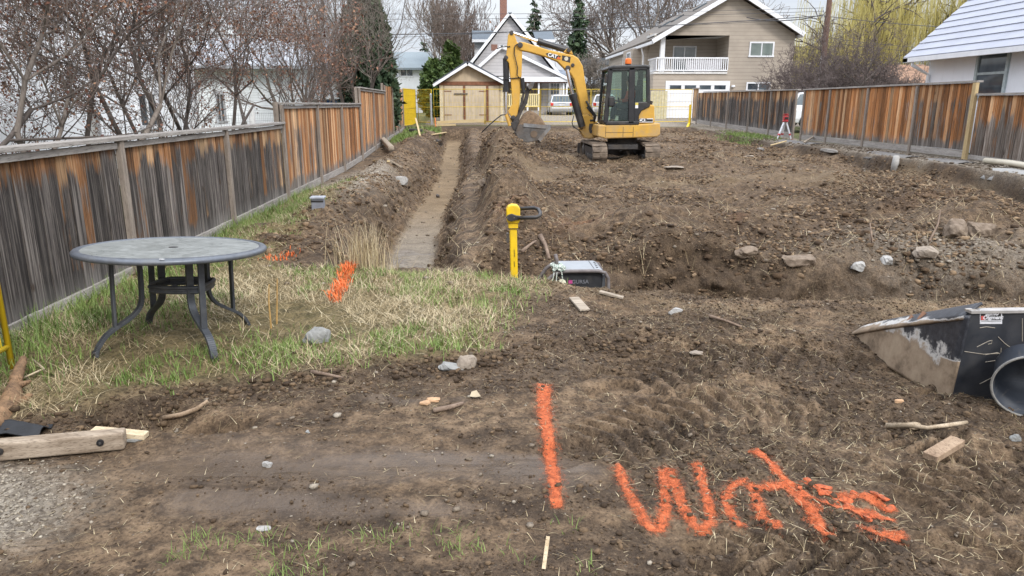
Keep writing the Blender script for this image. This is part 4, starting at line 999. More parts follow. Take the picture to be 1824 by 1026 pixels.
bare_tree((-4.4, lx(383, -4.4), 0), [(0, 0, .1, .5, 1, 1), (.1, .2, .4, 1.0, .8, .9), (0, 0, -.1, -.1, 1, 1)], 'spreading bare tree with rusty seed clusters above the fence step', 19, 4, 2.7, .052, BARKD, leaves=11760, leafsize=.02, group=G1, thick=2, clear=3, kids=(2, 4))
bare_tree((-5.6, lx(480, -5.6), 0), [(0, 0, -.1, 0, 1, 1.1), (.1, .1, .2, .3, 1, 1), (-.2, 0, -.5, .2, .9, .9)], 'bare tree with dark red seed clusters above the second fence section', 23, 4, 3.0, .055, BARKD, leaves=11760, leafsize=.03, group=G1, thick=2, clear=3, kids=(2, 4))
bare_tree((-4.9, lx(560, -4.9), 0), [(0, 0, -.45, -.1, 1, 1.05), (.2, .2, -.35, 0, 1, 1), (.4, .5, -.55, .3, 1, .9), (.3, 0, -.9, 0, 1, .8)], 'leaning clump of smooth grey stems before the blue tarp', 27, 4, 3.2, .085, leaves=900, leafsize=.06, group=G1, up=.2, kids=(1, 4))
bare_tree((-5.0, lx(622, -5.0), .1), [(0, 0, -.4, 0, 1, 1.1), (.1, 0, -.1, 0, 1, 1.15), (.2, 0, .15, .1, 1, 1.1), (.3, .1, .5, 0, 1, .95)], 'vase shaped dark bare tree in front of the big conifer', 31, 4, 3.9, .09, BARKD, TWIGG, group=G1, up=.22, kids=(2, 4))
bare_tree((-4.4, lx(665, -4.4), .2), [(0, 0, -.2, 0, 1, 1), (.1, .1, .3, 0, 1, .9), (-.1, 0, -.5, .2, 1, .9)][:2], 'pale twiggy bare bush above the fence beside the conifer', 35, 4, 2.2, .04, BARK, TWIGG, group=G1, kids=(2, 3), minr=.004)

def conifer(base, h, rad, label, seed, n=26, name='conifer', open_=1.0, group=None, top=.04, size=.14, dens=52):
    rng = np.random.default_rng(seed); t = thing(name, label, 'tree', base, group)
    MB().tube([(base[0], base[1], base[2]-.2), (base[0]+.03*h*.1, base[1], base[2]+h*.5), (base[0], base[1], base[2]+h)], [h*.018+.04, h*.011+.02, .015], 8).build('trunk', BARKD, t, smooth=True)
    S = []; N = []; T = []
    for i in range(n):
        f = (i+.5)/n; z = base[2]+h*(.10+.88*f); rr = rad*((1-f)**.8+top)*rng.uniform(.8, 1.15); m = max(4, int(9*(1-f*.5)))
        for k in range(m):
            a = 2*math.pi*(k+rng.random())/m; L = rr*rng.uniform(.5, 1.2); dz = -.25*L+rng.normal(0, .06*L)
            p = np.array([base[0], base[1], z]); q = p+np.array([math.cos(a)*L, math.sin(a)*L, dz]); mid = p*.5+q*.5+np.array([0, 0, .10*L])
            S += [(*p, *mid, .018, .012), (*mid, *q, .012, .004)]
            c = max(6, int(dens*L/max(rad, .1)))
            u = rng.random(c)**.7; pt = np.where(u[:, None] < .5, p+(mid-p)*u[:, None]*2, mid+(q-mid)*(u[:, None]*2-1))
            w = (.05+.13*L)*(1.1-u)[:, None]; pt = pt+rng.normal(0, 1, (c, 3))*w*np.array([1, 1, .45])-np.array([0, 0, 1])*w*.5
            N.append(pt); T.append(np.full(c, .28+.4*rng.random()+.15*(u-.5).mean()))
    cr = seg_mesh('branches', S, BARKD, t, 3)
    leaf_quads('crown', np.concatenate(N), size, NEEDLE, t, rng, .5, 1.8, tone=np.concatenate(T))
    return t
def bushy(base, rx, ry, h, label, seed, mat=CEDAR, n=5200, size=.12, name='hedge_bush', cat='bush', shape='column', group=None):
    rng = np.random.default_rng(seed); t = thing(name, label, cat, base, group)
    S = [(base[0], base[1], base[2]-.1, base[0], base[1], base[2]+h*.9, .07, .02)]
    f = rng.random(n); a = rng.random(n)*2*math.pi; k = np.sqrt(rng.random(n))
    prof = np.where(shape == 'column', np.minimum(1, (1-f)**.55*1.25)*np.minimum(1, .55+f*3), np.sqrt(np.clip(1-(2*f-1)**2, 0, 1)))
    lob = .72+.55*fbm(a*1.3+seed, f*h*1.4, 3, seed)
    r = (.55+.45*k)*prof*lob
    pts = np.stack([base[0]+np.cos(a)*r*rx, base[1]+np.sin(a)*r*ry, base[2]+.1+f*h*(.9+.2*lob)], 1)
    for i in range(0, n, 60): S.append((base[0], base[1], base[2]+f[i]*h*.7, *pts[i], .02, .006))
    seg_mesh('trunk', S, BARKD, t, 4)
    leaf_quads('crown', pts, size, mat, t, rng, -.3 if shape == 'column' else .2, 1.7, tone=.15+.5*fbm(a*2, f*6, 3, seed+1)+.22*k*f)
    return t
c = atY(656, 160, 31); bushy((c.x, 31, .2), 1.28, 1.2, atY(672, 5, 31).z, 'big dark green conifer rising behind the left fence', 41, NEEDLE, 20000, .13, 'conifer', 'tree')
c = atY(758, 140, 92); conifer((c.x, 92, .9), atY(758, 70, 92).z-.9, 2.2, 'small distant evergreen above the grey shingle roof', 43, 14, size=.28, group='evergreens beyond the houses')
c = atY(1029, 140, 78); conifer((c.x, 78, .9), atY(1029, 2, 78).z-.9+1.5, 1.75, 'tall narrow spruce standing above the excavator boom', 45, 20, size=.24, group='evergreens beyond the houses', dens=70)
c = atY(952, 140, 84); conifer((c.x, 84, .9), atY(952, -4, 84).z-.9, 2.3, 'spruce top showing right of the steep gable', 47, 18, size=.26, group='evergreens beyond the houses')
c = atY(922, 140, 96); conifer((c.x, 96, .9), atY(922, 32, 96).z-.9, 1.9, 'distant evergreen tip touching the right slope of the gable', 49, 15, size=.26, group='evergreens beyond the houses')
for px, top, rx, lab, sd in ((800, 94, .55, 'upright cedar left of the garage peak, the taller one', 51), (812, 100, .5, 'upright cedar tucked behind the garage roof', 52)):
    c = atY(px, 150, 48); bushy((c.x, 48, .9), rx, rx, atY(px, top, 48).z-.9, lab, sd, CEDAR, 3600, .16, 'cedar', 'tree', group='cedars by the garage')
for px, top, rx, lab, sd in ((772, 121, .85, 'rounded green bush left of the garage', 54), ):
    c = atY(px, 150, 46); bushy((c.x, 46, .9), rx, rx, atY(px, top, 46).z-.9, lab, sd, CEDAR, 4600, .16, 'bush', 'bush', 'round')
def far_tree(px, top, Y, label, seed, sc=1, tw=TWIG, bk=BARK, leaves=0, stems=None, up=.1, levels=4, minr=.016, kids=(2, 4), ang=(.45, 1.0)):
    c = atY(px, 150, Y); H = atY(px, top, Y).z-.9
    st = stems or [(0, 0, -.12, 0, 1, 1), (.2, 0, .15, .1, 1, .95)]
    return bare_tree((c.x, Y, .9), st, label, seed, levels, H*.52*sc, H*.022, bk, tw, leaves, .16, 'bare trees beyond the houses', kids, up, minr, ang)
far_tree(800, -10, 62, 'fine bare tree standing left of the brick chimney', 61, up=.3, ang=(.2, .6))
far_tree(830, 0, 70, 'second fine bare tree nearest the chimney', 62, up=.3, ang=(.2, .6))
far_tree(862, 42, 78, 'reddish brown leaved tree behind the dormer', 63, leaves=2600)
far_tree(1140, -60, 82, 'wide spreading bare tree behind the tan house roof', 64, 1.15, minr=.022, stems=[(0, 0, -.5, 0, 1, 1), (.3, 0, .2, 0, 1, 1), (0, 0, -.9, .2, .8, .9)])
far_tree(1235, -50, 86, 'bare tree above the tan house ridge', 65, 1.1, minr=.022)
far_tree(1052, 92, 66, 'grey twiggy small tree behind the excavator boom', 66, tw=TWIGG, minr=.014)
far_tree(776, 96, 84, 'low grey twiggy tree left of the cedars', 68, tw=TWIGG, minr=.018)
# purple-brown tangle behind the right fence
c = atY(1497, 150, 33); bare_tree((c.x, 33, .6), [(0, 0, -.5, 0, 1, 1), (.1, 0, .25, 0, 1, 1.05), (.2, 0, .75, .2, .9, 1.05), (0, .2, -.95, 0, .7, .9), (.2, .2, 1.1, .1, .45, .95), (.1, 0, 0, .3, 1, .9)],
    'tangled dark purple twigged tree beside the utility pole', 71, 5, 2.7, .11, BARKD, TWIGP, 0, kids=(1, 4), up=.10, minr=.006, ang=(.5, 1.2), wob=.28, name='tangled_tree', clear=1)
c = atY(1440, 160, 40); bare_tree((c.x, 40, .8), [(0, 0, -.2, 0, 1, 1), (.2, 0, .3, 0, 1, .9)], 'sprawling twiggy tree against the right corner of the tan house', 72, 4, 1.9, .05, BARKD, TWIGP, 0, kids=(2, 5), up=.1, minr=.008)
c = atY(1560, 150, 37); bare_tree((c.x, 37, .7), [(0, 0, .1, 0, 1, .9), (.3, 0, .5, 0, .9, .9), (-.3, 0, -.5, 0, .8, .8)], 'lower mass of grey brown twigs beside the brown roof', 73, 5, 2.0, .05, BARKD, TWIGP, 0, kids=(2, 4), up=.0, minr=.008, ang=(.5, 1.2), wob=.3, name='tangled_bush', cat='bush', clear=1)
c = atY(1432, 158, 46); bushy((c.x, 46, .9), .8, .8, 1.5, 'dark green shrub at the foot of the tan house corner', 74, CEDAR, 2600, .16, 'bush', 'bush', 'round')

def willow():
    Y = 54; rng = np.random.default_rng(81); c = atY(1615, 150, Y)
    t = thing('willow_tree', 'weeping willow with long yellow hanging shoots behind the brown roof', 'tree', (c.x, Y, .9))
    S = []; anchors = []
    def limb(p, d, L, r, lev):
        k = 5
        for i in range(k):
            d = d+rng.normal(0, .13, 3)+np.array([0, 0, .05 if lev < 2 else -.02]); d /= np.linalg.norm(d); q = p+d*L/k
            S.append((*p, *q, r*(1-i/k*.5), r*(1-(i+1)/k*.5))); p = q
            if lev < 3 and (i > 1 or lev > 0):
                ax = rng.normal(size=3); ax -= d*ax.dot(d); ax /= np.linalg.norm(ax); tt = rng.uniform(.4, .95)
                limb(p, d*math.cos(tt)+ax*math.sin(tt), L*rng.uniform(.5, .72), r*.5, lev+1)
            if lev >= 2: anchors.append(p.copy())
    for v in ((-.5, 0, 1), (.1, .1, 1), (.6, 0, 1), (-.9, -.2, .9), (.9, .2, .8), (-.1, -.4, 1)):
        limb(np.array([c.x+v[0]*.4, Y, .7]), np.array(v)/np.linalg.norm(v), 6.4, .30, 0)
    seg_mesh('trunk', S, BARKD, t, 6)
    A = np.array(anchors); sel = A[rng.integers(0, len(A), 15000)]; sel = sel+rng.normal(0, .35, sel.shape)
    fam = fbm(sel[:, 0]*.9, sel[:, 1]*.9, 3, 82); sel = sel[fam > .42]
    n = len(sel); Ls = rng.uniform(1.2, 5.2, n)*np.clip((sel[:, 2]-1.5)/5, .25, 1); drift = rng.normal(0, .10, (n, 2))
    V = []; C = []; k = 4
    w = rng.uniform(.007, .018, n); ang = rng.random(n)*math.pi; tone = np.clip(.30+.5*fbm(sel[:, 0]*1.3, sel[:, 2]*.2+sel[:, 1], 2, 83)+rng.normal(0, .12, n), 0, 1)
    for j in range(k+1):
        f = j/k; pc = np.stack([sel[:, 0]+drift[:, 0]*f*Ls+.08*np.sin(f*3+ang), sel[:, 1]+drift[:, 1]*f*Ls, sel[:, 2]-Ls*f+.15*math.sin(f*math.pi)], 1)
        off = np.stack([np.cos(ang), np.sin(ang), 0*ang], 1)*(w*(1-.5*f))[:, None]
        V += [pc-off, pc+off]
    V = np.stack(V, 1).reshape(-1, 3); o = np.arange(n)[:, None]*(2*k+2)
    F = np.concatenate([o+np.array([[2*j, 2*j+1, 2*j+3, 2*j+2]]) for j in range(k)])
    tt = np.repeat(tone, 2*k+2); soup('crown', V, F, WILLOWL, np.stack([tt, tt, tt, np.ones_like(tt)], 1), parent=t)
willow()

# ------------------------------------------------------------------ pole and wires
WOODP = bark('pole_wood', (.075, .045, .035), (.17, .105, .08)); WIREM = plain('black_wire', (.06, .06, .065), .6)
c = atY(1462, 150, 40)
pole = thing('utility_pole', 'brown wooden utility pole beside the tangled tree', 'pole', (c.x, 40, .8))
MB().tube([(c.x, 40, .6), (c.x, 40, 5), (c.x, 40, 9.5)], [.17, .15, .125], 12).build('shaft', WOODP, pole, smooth=True)
MB().box((c.x, 39.84, 7.9), (2.2, .1, .12)).build('crossarm', WOODP, pole)
MB().tube([(c.x-.20, 39.86, .8), (c.x-.20, 39.86, 4.3)], .03, 6).build('conduit', plain('pale_conduit', (.55, .55, .55), .6), pole)
def wire(a, b, sag, r, label):
    a = Vector(a); b = Vector(b); P = [a.lerp(b, i/14)-Vector((0, 0, sag*4*(i/14)*(1-i/14))) for i in range(15)]
    single(MB().tube(P, r, 5, False), 'overhead_wire', WIREM, label, 'wire', tuple(a), 'overhead wires')
top = Vector((c.x, 39.8, 6.2))
for y0, x1, y1, r, sag, lab in ((47, 1075, 44, .026, .2, 'thickest black wire crossing the sky above the excavator'), ):
    wire(atY(-300, 36, 44), atY(1465, 28, 40), .9, .024, 'thickest black wire crossing the sky at chimney height')
wire(atY(-200, 2, 46), atY(1468, 14, 41), .5, .012, 'thin wire just under the top edge of the photo')
wire(atY(-200, 16, 47), atY(1468, 20, 42), .5, .012, 'thin wire second from the top of the sky')
wire(atY(300, 60, 52), atY(1465, 32, 42), .4, .013, 'thin wire just below the thickest wire')
wire(atY(200, 72, 56), atY(1180, 40, 47), .4, .012, 'thin low wire ending at the tan house eave')
wire(atY(1330, 31, 43.4), atY(1465, 26, 40.2), .25, .022, 'bundled service drop from the utility pole to the tan house gable')
wire(atY(1465, 28, 40), atY(2100, 40, 38), .5, .018, 'pale wire running right from the utility pole across the willow')
wire(atY(1465, 66, 40), atY(2100, 84, 38), .5, .012, 'lower wire running right from the utility pole')
wire(atY(1465, 74, 40), atY(2100, 92, 38), .5, .012, 'lowest wire running right from the utility pole')

def wire_fence():
    t = thing('wire_fence', 'low wire mesh fence with a white post behind the left trees', 'fence', (-5.6, 15, 0))
    W = plain('white_post', (.66, .66, .65), .7, 0, .2, 8); a = atX(448, 200, -5.6)
    for y in (11.0, a.y, a.y+4.2): MB().span((-5.66, y-.06, -.2), (-5.54, y+.06, 1.62)).build('post', W, t)
    m = MB()
    for k in range(9): m.tube([(-5.6, 11.06, .1+k*.17), (-5.6, a.y+4.14, .1+k*.17)], .004, 4, False)
    y = 11.1
    while y < a.y+4.1: m.tube([(-5.6, y, .05), (-5.6, y, 1.5)], .003, 4, False); y += .17
    m.build('mesh', GALV0, t)
GALV0 = plain('wire_grey', (.30, .31, .32), .5, .5)
wire_fence()

# ------------------------------------------------------------------ temporary site fences
YEL = plain('yellow_paint', (.62, .43, .015), .5, 0, .15, 5); GALV = plain('galvanised', (.42, .44, .46), .45, .6, .15, 6)
def site_panel(a, b, zt, zb, label, mat=YEL, r=.018, pitch=.10, mid=True, wr=.0035, top=True, group='yellow temporary fence panels'):
    a = Vector((a[0], a[1], 0)); b = Vector((b[0], b[1], 0)); d = (b-a); L = d.length; d.normalize()
    t = thing('site_fence_panel', label, 'fence panel', (a.x, a.y, zb), group)
    def P(s, z): return (a.x+d.x*s, a.y+d.y*s, z)
    fr = MB(); fr.tube([P(0, zb-.08), P(0, zt), P(L, zt), P(L, zb-.08)], r, 8); fr.tube([P(0, zb+.12), P(L, zb+.12)], r*.9, 8)
    if mid: fr.tube([P(0, (zt+zb)/2), P(L, (zt+zb)/2)], r*.8, 8)
    fr.build('frame', mat, t, smooth=True)
    me = MB(); n = int(L/pitch)
    for i in range(1, n): me.tube([P(L*i/n, zb+.12), P(L*i/n, zt)], wr, 4, False)
    m = int((zt-zb)/.30)
    for i in range(1, m): me.tube([P(0, zb+.12+(zt-zb-.12)*i/m), P(L, zb+.12+(zt-zb-.12)*i/m)], wr, 4, False)
    me.build('mesh', mat, t)
    return t
site_panel((FXL+.02, 34.6), (-2.99, 36.95), 2.42, .62, 'bright yellow mesh panel continuing the line of the left fence', pitch=.045, wr=.008)
c0, c1 = atY(745, 200, 36.9), atY(769, 200, 36.2)
site_panel((c0.x, 36.9), (c1.x, 36.2), 2.42, .72, 'yellow framed mesh panel turned beside the galvanised post', pitch=.08, wr=.005)
c = atY(768, 200, 36.05); single(MB().tube([(c.x, 36.05, .3), (c.x, 36.05, 2.16)], .05, 10).lathe([(.06, 2.16), (.05, 2.2), (.01, 2.23)], (c.x, 36.05, 0), 10), 'fence_post', GALV, 'galvanised round post left of the garage', 'post', (c.x, 36.05, .5), smooth=False)
xs = [atY(px, 200, 36.4).x for px in (772, 864, 962, 1052, 1142, 1232)]
for i, lab in enumerate(('yellow wire panel across the garage doors', 'yellow wire panel between the garage corner and the porch', 'yellow wire panel in front of the silver hatchback', 'yellow wire panel behind the excavator boom and cab', 'yellow wire panel nearest the white garage door')):
    site_panel((xs[i]+.03, 36.4), (xs[i+1]-.03, 36.4), 2.43, .74, lab, pitch=.15)
# a panel leaning in from the left edge, close by
site_panel((-2.965, 4.40), (-3.0, 2.2), 1.42, .10, 'yellow tube frame corner standing at the near left edge', r=.019, pitch=.06, wr=.003)
# ------------------------------------------------------------------ excavator
def cat_yellow():
    m = Mat('machine_yellow', .42, 0, .5)
    n = m.noise(3, 7, .7); f = m.noise(22, 5, .7)
    b = m.ramp(n, [(.3, (.50, .275, .035)), (.7, (.62, .355, .055))])
    b = m.mix(m.ramp(f, [(.60, 0.0), (.72, .55)]), b, (.30, .22, .14))
    z = m.sep(m.pos())[2]; lo = m.math('MULTIPLY', m.math('SUBTRACT', 1.7, z, clamp=True), .20)
    b = m.mix(m.ramp(m.math('ADD', m.noise(1.9, 8, .75), lo), [(.54, 0.0), (.72, .60)]), b, (.34, .25, .15))
    m.color(b); m.rough(m.ramp(f, [(.3, .38), (.7, .7)])); return m.m
CY = cat_yellow(); BLK = plain('black_paint', (.018, .018, .02), .42, 0, .3, 6, 0, ((.10, .085, .07), .35)); RUB = plain('rubber', (.03, .028, .027), .75, 0, .3, 10)
TRK = plain('muddy_rubber_track', (.17, .13, .095), .9, 0, .45, 7, .4, ((.045, .037, .032), .6)); STEEL = plain('worn_steel', (.135, .128, .122), .55, .6, .45, 6, 0, ((.14, .10, .07), .85)); CHR = plain('chrome_rod', (.72, .72, .74), .15, 1, .05)
DKS = plain('dark_steel', (.055, .05, .048), .6, .3, .4, 8, 0, ((.12, .095, .07), .5)); HOSE = plain('black_hose', (.016, .016, .017), .55)
def clear_glass(name, tint):
    m = Mat(name); nt = m.t; nt.nodes.remove(m.b)
    tr = m.node('ShaderNodeBsdfTransparent'); tr.inputs[0].default_value = tint+(1,)
    gl = m.node('ShaderNodeBsdfGlossy'); gl.inputs['Roughness'].default_value = .03; gl.inputs[0].default_value = (.8, .9, .9, 1)
    fr = m.node('ShaderNodeFresnel'); fr.inputs[0].default_value = 1.6
    mx = m.node('ShaderNodeMixShader'); m.put(mx.inputs[0], fr.outputs[0]); nt.links.new(tr.outputs[0], mx.inputs[1]); nt.links.new(gl.outputs[0], mx.inputs[2])
    nt.links.new(mx.outputs[0], m.out()); return m.m
CGL = clear_glass('cab_glass', (.80, .88, .85))
def excavator():
    Yc, Yf = 19.72, 21.45; Yb = 20.85
    c0 = atY(1108, 285, 20.4); zg = min(gz(c0.x-.7, 19.4), gz(c0.x+.8, 19.4), gz(c0.x, 20.5))-.01
    ex = thing('excavator', 'yellow compact excavator with black cab, boom raised and a full bucket', 'excavator', (c0.x, 20.5, zg))
    P = lambda x, y, Y=Yb: atY(x, y, Y)
    def poly(pts, Y, w, name, mat, parent=ex, bev=.015, cy=None):
        q = [(P(a, b, Y).x, P(a, b, Y).z) for a, b in pts]; cy = Y if cy is None else cy
        return MB().prism(q, cy-w/2, cy+w/2, (0, 2, 1)).build(name, mat, parent, bevel=bev)
    # undercarriage: two rubber tracks that run along y
    Xl, Xr = atY(1069, 270, 19.3).x, atY(1163, 270, 19.3).x
    rz = .26; y0, y1 = 19.28+rz, 21.75-rz
    for X in (Xl, Xr):
        zc = zg+rz-.01; prof = []
        for k in range(13): a = -math.pi/2-math.pi*k/12; prof.append((y0+math.cos(a)*rz, zc+math.sin(a)*rz))
        for k in range(13): a = math.pi/2-math.pi*k/12; prof.append((y1+math.cos(a)*rz, zc+math.sin(a)*rz))
        tr = MB(); n = len(prof); wv = .20; inn = .045
        cen = [(( y0 if i < 13 else y1), zc) for i in range(n)]
        ip = [(q[0]+(c[0]-q[0])*inn/rz, q[1]+(c[1]-q[1])*inn/rz) for q, c in zip(prof, cen)]
        for x in (X-wv, X+wv): tr.add([(x, a, b) for a, b in prof]+[(x, a, b) for a, b in ip], [(i, (i+1) % n, n+(i+1) % n, n+i) for i in range(n)])
        tr.add([(X-wv, a, b) for a, b in prof]+[(X+wv, a, b) for a, b in prof], [(i, (i+1) % n, n+(i+1) % n, n+i) for i in range(n)])
        tr.add([(X-wv, a, b) for a, b in ip]+[(X+wv, a, b) for a, b in ip], [(i, n+i, n+(i+1) % n, (i+1) % n) for i in range(n)])
        # lugs
        Ltot = 2*(y1-y0)+2*math.pi*rz; m = 34
        for k in range(m):
            s = Ltot*k/m; st = y1-y0
            if s < st: p, d = (y0+s, zc-rz), 0
            elif s < st+math.pi*rz: a = -math.pi/2+(s-st)/rz; p, d = (y1+math.cos(a)*rz, zc+math.sin(a)*rz), a+math.pi/2
            elif s < 2*st+math.pi*rz: p, d = (y1-(s-st-math.pi*rz), zc+rz), math.pi
            else: a = math.pi/2+(s-2*st-math.pi*rz)/rz; p, d = (y0+math.cos(a)*rz, zc+math.sin(a)*rz), a+math.pi/2
            for sx in (-1, 1): tr.box((X+sx*.095, p[0]+sx*.012, p[1]), (.18, .055, .045), Matrix.Rotation(d, 3, 'X'))
        trk = tr.build('track', TRK, ex)
        for yy, rr in ((y0, .17), (y1, .19)):
            MB().lathe([(rr*.35, -.17), (rr*.5, -.16), (rr, -.13), (rr, .13), (rr*.5, .16), (rr*.35, .17)], (X, yy, zc), 18, Matrix.Rotation(R(90), 3, 'Y')).build('idler_wheel', STEEL, trk)
        for k in range(4):
            MB().lathe([(.05, -.16), (.09, -.15), (.09, .15), (.05, .16)], (X, y0+.35+k*.32, zc-.13), 12, Matrix.Rotation(R(90), 3, 'Y')).build('roller', STEEL, trk)
        MB().span((X-.11, y0+.05, zc-.09), (X+.11, y1-.05, zc+.13)).build('track_frame', DKS, ex, bevel=.02)
    u = MB(); u.span((Xl+.1, 20.1, zg+.30), (Xr-.1, 20.95, zg+.50)); u.span((Xl+.3, 19.8, zg+.34), (Xr-.3, 21.2, zg+.47)); u.lathe([(.42, 0), (.42, .16)], (c0.x, 20.5, zg+.46), 24); u.build('undercarriage', DKS, ex, bevel=.01)
    b = MB(); b.prism([(21.86, zg+.02), (21.98, zg+.0), (22.02, zg+.2), (21.95, zg+.40), (21.86, zg+.42)], Xl-.24, Xr+.24, (1, 2, 0))
    for X in (Xl+.35, Xr-.35): b.bar((X, 21.87, zg+.2), (X, 20.9, zg+.36), .12, .14)
    b.build('dozer_blade', DKS, ex)
    # house: deck, hood, cab
    dk = [(1066, 222.5), (1137, 221), (1176, 219), (1176, 240), (1170, 244), (1120, 246), (1078, 247), (1064, 243)]
    q = [(P(a, bb, Yc).x, P(a, bb, Yc).z) for a, bb in dk]
    body = MB().prism(q, Yc-.02, Yf, (0, 2, 1)).build('body', CY, ex, bevel=.035, seg=3)
    ln = MB()
    for px in (1079, 1110, 1128): p = P(px, 224, Yc); p2 = P(px, 244, Yc); ln.span((p.x-.006, Yc-.024, p2.z), (p.x+.006, Yc-.0205, p.z-.03))
    p, p2 = P(1079, 236, Yc), P(1128, 237, Yc); ln.span((p.x+.007, Yc-.024, p.z-.005), (p2.x-.007, Yc-.0205, p.z+.005)); ln.build('panel_seam', DKS, body)
    hd = [(1136.5, 220.5), (1137, 206), (1140, 195), (1147, 188.5), (1155, 186), (1166, 187), (1167, 219)]
    q = [(P(a, bb, Yc).x, P(a, bb, Yc).z) for a, bb in hd]
    hood = MB().prism(q, Yc+.01, Yf-.05, (0, 2, 1)).build('hood', CY, ex, bevel=.04, seg=3)
    a, b = P(1139, 218, Yc), P(1163.5, 211, Yc); MB().span((a.x, Yc+.004, a.z), (b.x, Yc+.0085, b.z)).build('decal', plain('decal_white', (.72, .72, .72), .4, 0, .05), hood)
    a2 = P(1151, 218, Yc); MB().span((a2.x, Yc+.001, a.z+.02), (b.x-.01, Yc+.0035, b.z-.02)).build('decal_block', BLK, hood)
    text_mesh('CAT', .115, ((a.x+a2.x)/2, Yc+.002, (a.z+b.z)/2), (1, 0, 0), (0, 0, 1), BLK, 'decal_lettering', hood, .002, .004)
    # cab frame
    cb = MB(); W = .96
    for Y in (Yc, Yc+W):
        K = lambda x, y: P(x, y, Yc) if True else None
        def B(p, q_, w): a, b_ = K(*p), K(*q_); cb.bar((a.x, Y, a.z), (b_.x, Y, b_.z), .07, w, up=(1, 0, 0) if abs(a.z-b_.z) > abs(a.x-b_.x) else (0, 0, 1))
        B((1078.5, 219), (1087.5, 122), .13); B((1124, 220), (1125.5, 120), .17); B((1154.5, 190), (1154, 120), .10)
        B((1084, 122.5), (1157, 120), .13); B((1078, 219.5), (1138, 219), .10); B((1130, 183.5), (1157, 183), .05)
        cb.prism([(K(a, b_).x, K(a, b_).z) for a, b_ in ((1129, 221), (1129, 183), (1157.5, 183), (1157.5, 190), (1143, 197), (1138, 206), (1137, 221))], Y-.033, Y+.033, (0, 2, 1))
    for p, w in (((1087, 122), .10), ((1079, 217.5), .10), ((1154, 122), .10), ((1154, 186), .12), ((1082.5, 182), .05)):
        a = P(*p, Yc); cb.bar((a.x, Yc, a.z), (a.x, Yc+W, a.z), .08, w)
    cab = cb.build('cab', BLK, ex, bevel=.02)
    rf = [(P(a, b_, Yc).x, P(a, b_, Yc).z) for a, b_ in ((1081, 124), (1083, 119.5), (1092, 116.5), (1150, 115.2), (1157, 117), (1158, 121))]
    MB().prism(rf, Yc-.045, Yc+W+.045, (0, 2, 1)).build('roof', BLK, cab, bevel=.03, seg=3)
    def pane(pts, Y, nm='window'): MB().prism([(P(a, b_, Yc).x, P(a, b_, Yc).z) for a, b_ in pts], Y-.004, Y+.004, (0, 2, 1)).build(nm, CGL, cab)
    for Y in (Yc, Yc+W):
        pane([(1081, 217), (1118, 217), (1120, 125), (1090, 125)], Y, 'door_window'); pane([(1131, 182), (1151, 182), (1151, 125), (1131, 125)], Y, 'side_window')
    a, b_ = P(1078, 217, Yc), P(1087, 124, Yc); MB().add([(a.x-.02, Yc+.04, a.z), (a.x-.02, Yc+W-.04, a.z), (b_.x-.02, Yc+W-.04, b_.z), (b_.x-.02, Yc+.04, b_.z)], [(0, 1, 2, 3)]).build('windscreen', CGL, cab)
    a, b_ = P(1154, 184, Yc), P(1154, 124, Yc); MB().add([(a.x+.02, Yc+.04, a.z), (a.x+.02, Yc+W-.04, a.z), (b_.x+.02, Yc+W-.04, b_.z), (b_.x+.02, Yc+.04, b_.z)], [(0, 1, 2, 3)]).build('rear_window', CGL, cab)
    a, b_ = P(1089, 172, Yc), P(1091, 190, Yc); MB().box((a.x, Yc-.07, (a.z+b_.z)/2), (.16, .07, .27)).build('door_latch_panel', BLK, cab, bevel=.04, seg=3)
    p = P(1133, 186, Yc); MB().span((p.x-.03, Yc-.042, p.z-.10), (p.x+.05, Yc-.036, p.z-.02)).build('sticker', plain('decal_white', (.72, .72, .72), .4), cab); MB().span((p.x-.03, Yc-.042, p.z-.018), (p.x+.05, Yc-.036, p.z+.045)).build('sticker', plain('sticker_yellow', (.6, .5, .1), .5), cab)
    p = P(1119, 114, Yc+.4); MB().lathe([(.06, -.02), (.06, .03), (.09, .031), (.09, .05)], (p.x, Yc+.4, p.z-.05), 16).build('beacon_base', BLK, ex)
    MB().lathe([(.085, 0), (.09, .03), (.085, .12), (.06, .15), (.01, .155)], (p.x, Yc+.4, p.z), 16).build('beacon', plain('orange_lens', (.75, .16, .02), .3, 0, .1), ex, smooth=False)
    a = P(1083, 137, Yc); MB().tube([(a.x, Yc-.03, a.z), (a.x-.07, Yc-.13, a.z+.02)], .012, 6).build('mirror_arm', BLK, ex); MB().box((a.x-.08, Yc-.16, a.z-.04), (.05, .16, .24)).build('mirror', BLK, ex, bevel=.02)
    a = P(1083, 137, Yc); MB().tube([(a.x-.03, Yc+.3, a.z-.02), (a.x-.25, Yc+.28, a.z-.05), (a.x-.32, Yc+.28, a.z-.08), (a.x-.33, Yc+.28, a.z-.18)], .012, 6).build('front_handrail', BLK, ex)
    a = P(1158, 182, Yc); MB().tube([(a.x, Yc+.25, a.z-.25), (a.x+.06, Yc+.25, a.z-.12), (a.x+.10, Yc+.25, a.z+.03)], .045, 8).build('exhaust', DKS, ex)
    # seat and controls
    s = MB(); zs = P(1115, 196, Yc).z; xs = P(1129, 190, Yc).x
    s.box((xs-.12, Yc+.50, zs-.08), (.50, .50, .14)); s.box((xs+.16, Yc+.50, zs+.30), (.13, .48, .72), Matrix.Rotation(R(10), 3, 'Y')); s.box((xs+.24, Yc+.50, zs+.74), (.10, .28, .18), Matrix.Rotation(R(10), 3, 'Y')); s.box((xs-.08, Yc+.50, zs-.33), (.4, .42, .36))
    s.build('seat', plain('seat_cloth', (.035, .035, .04), .9), ex, bevel=.04, seg=3)
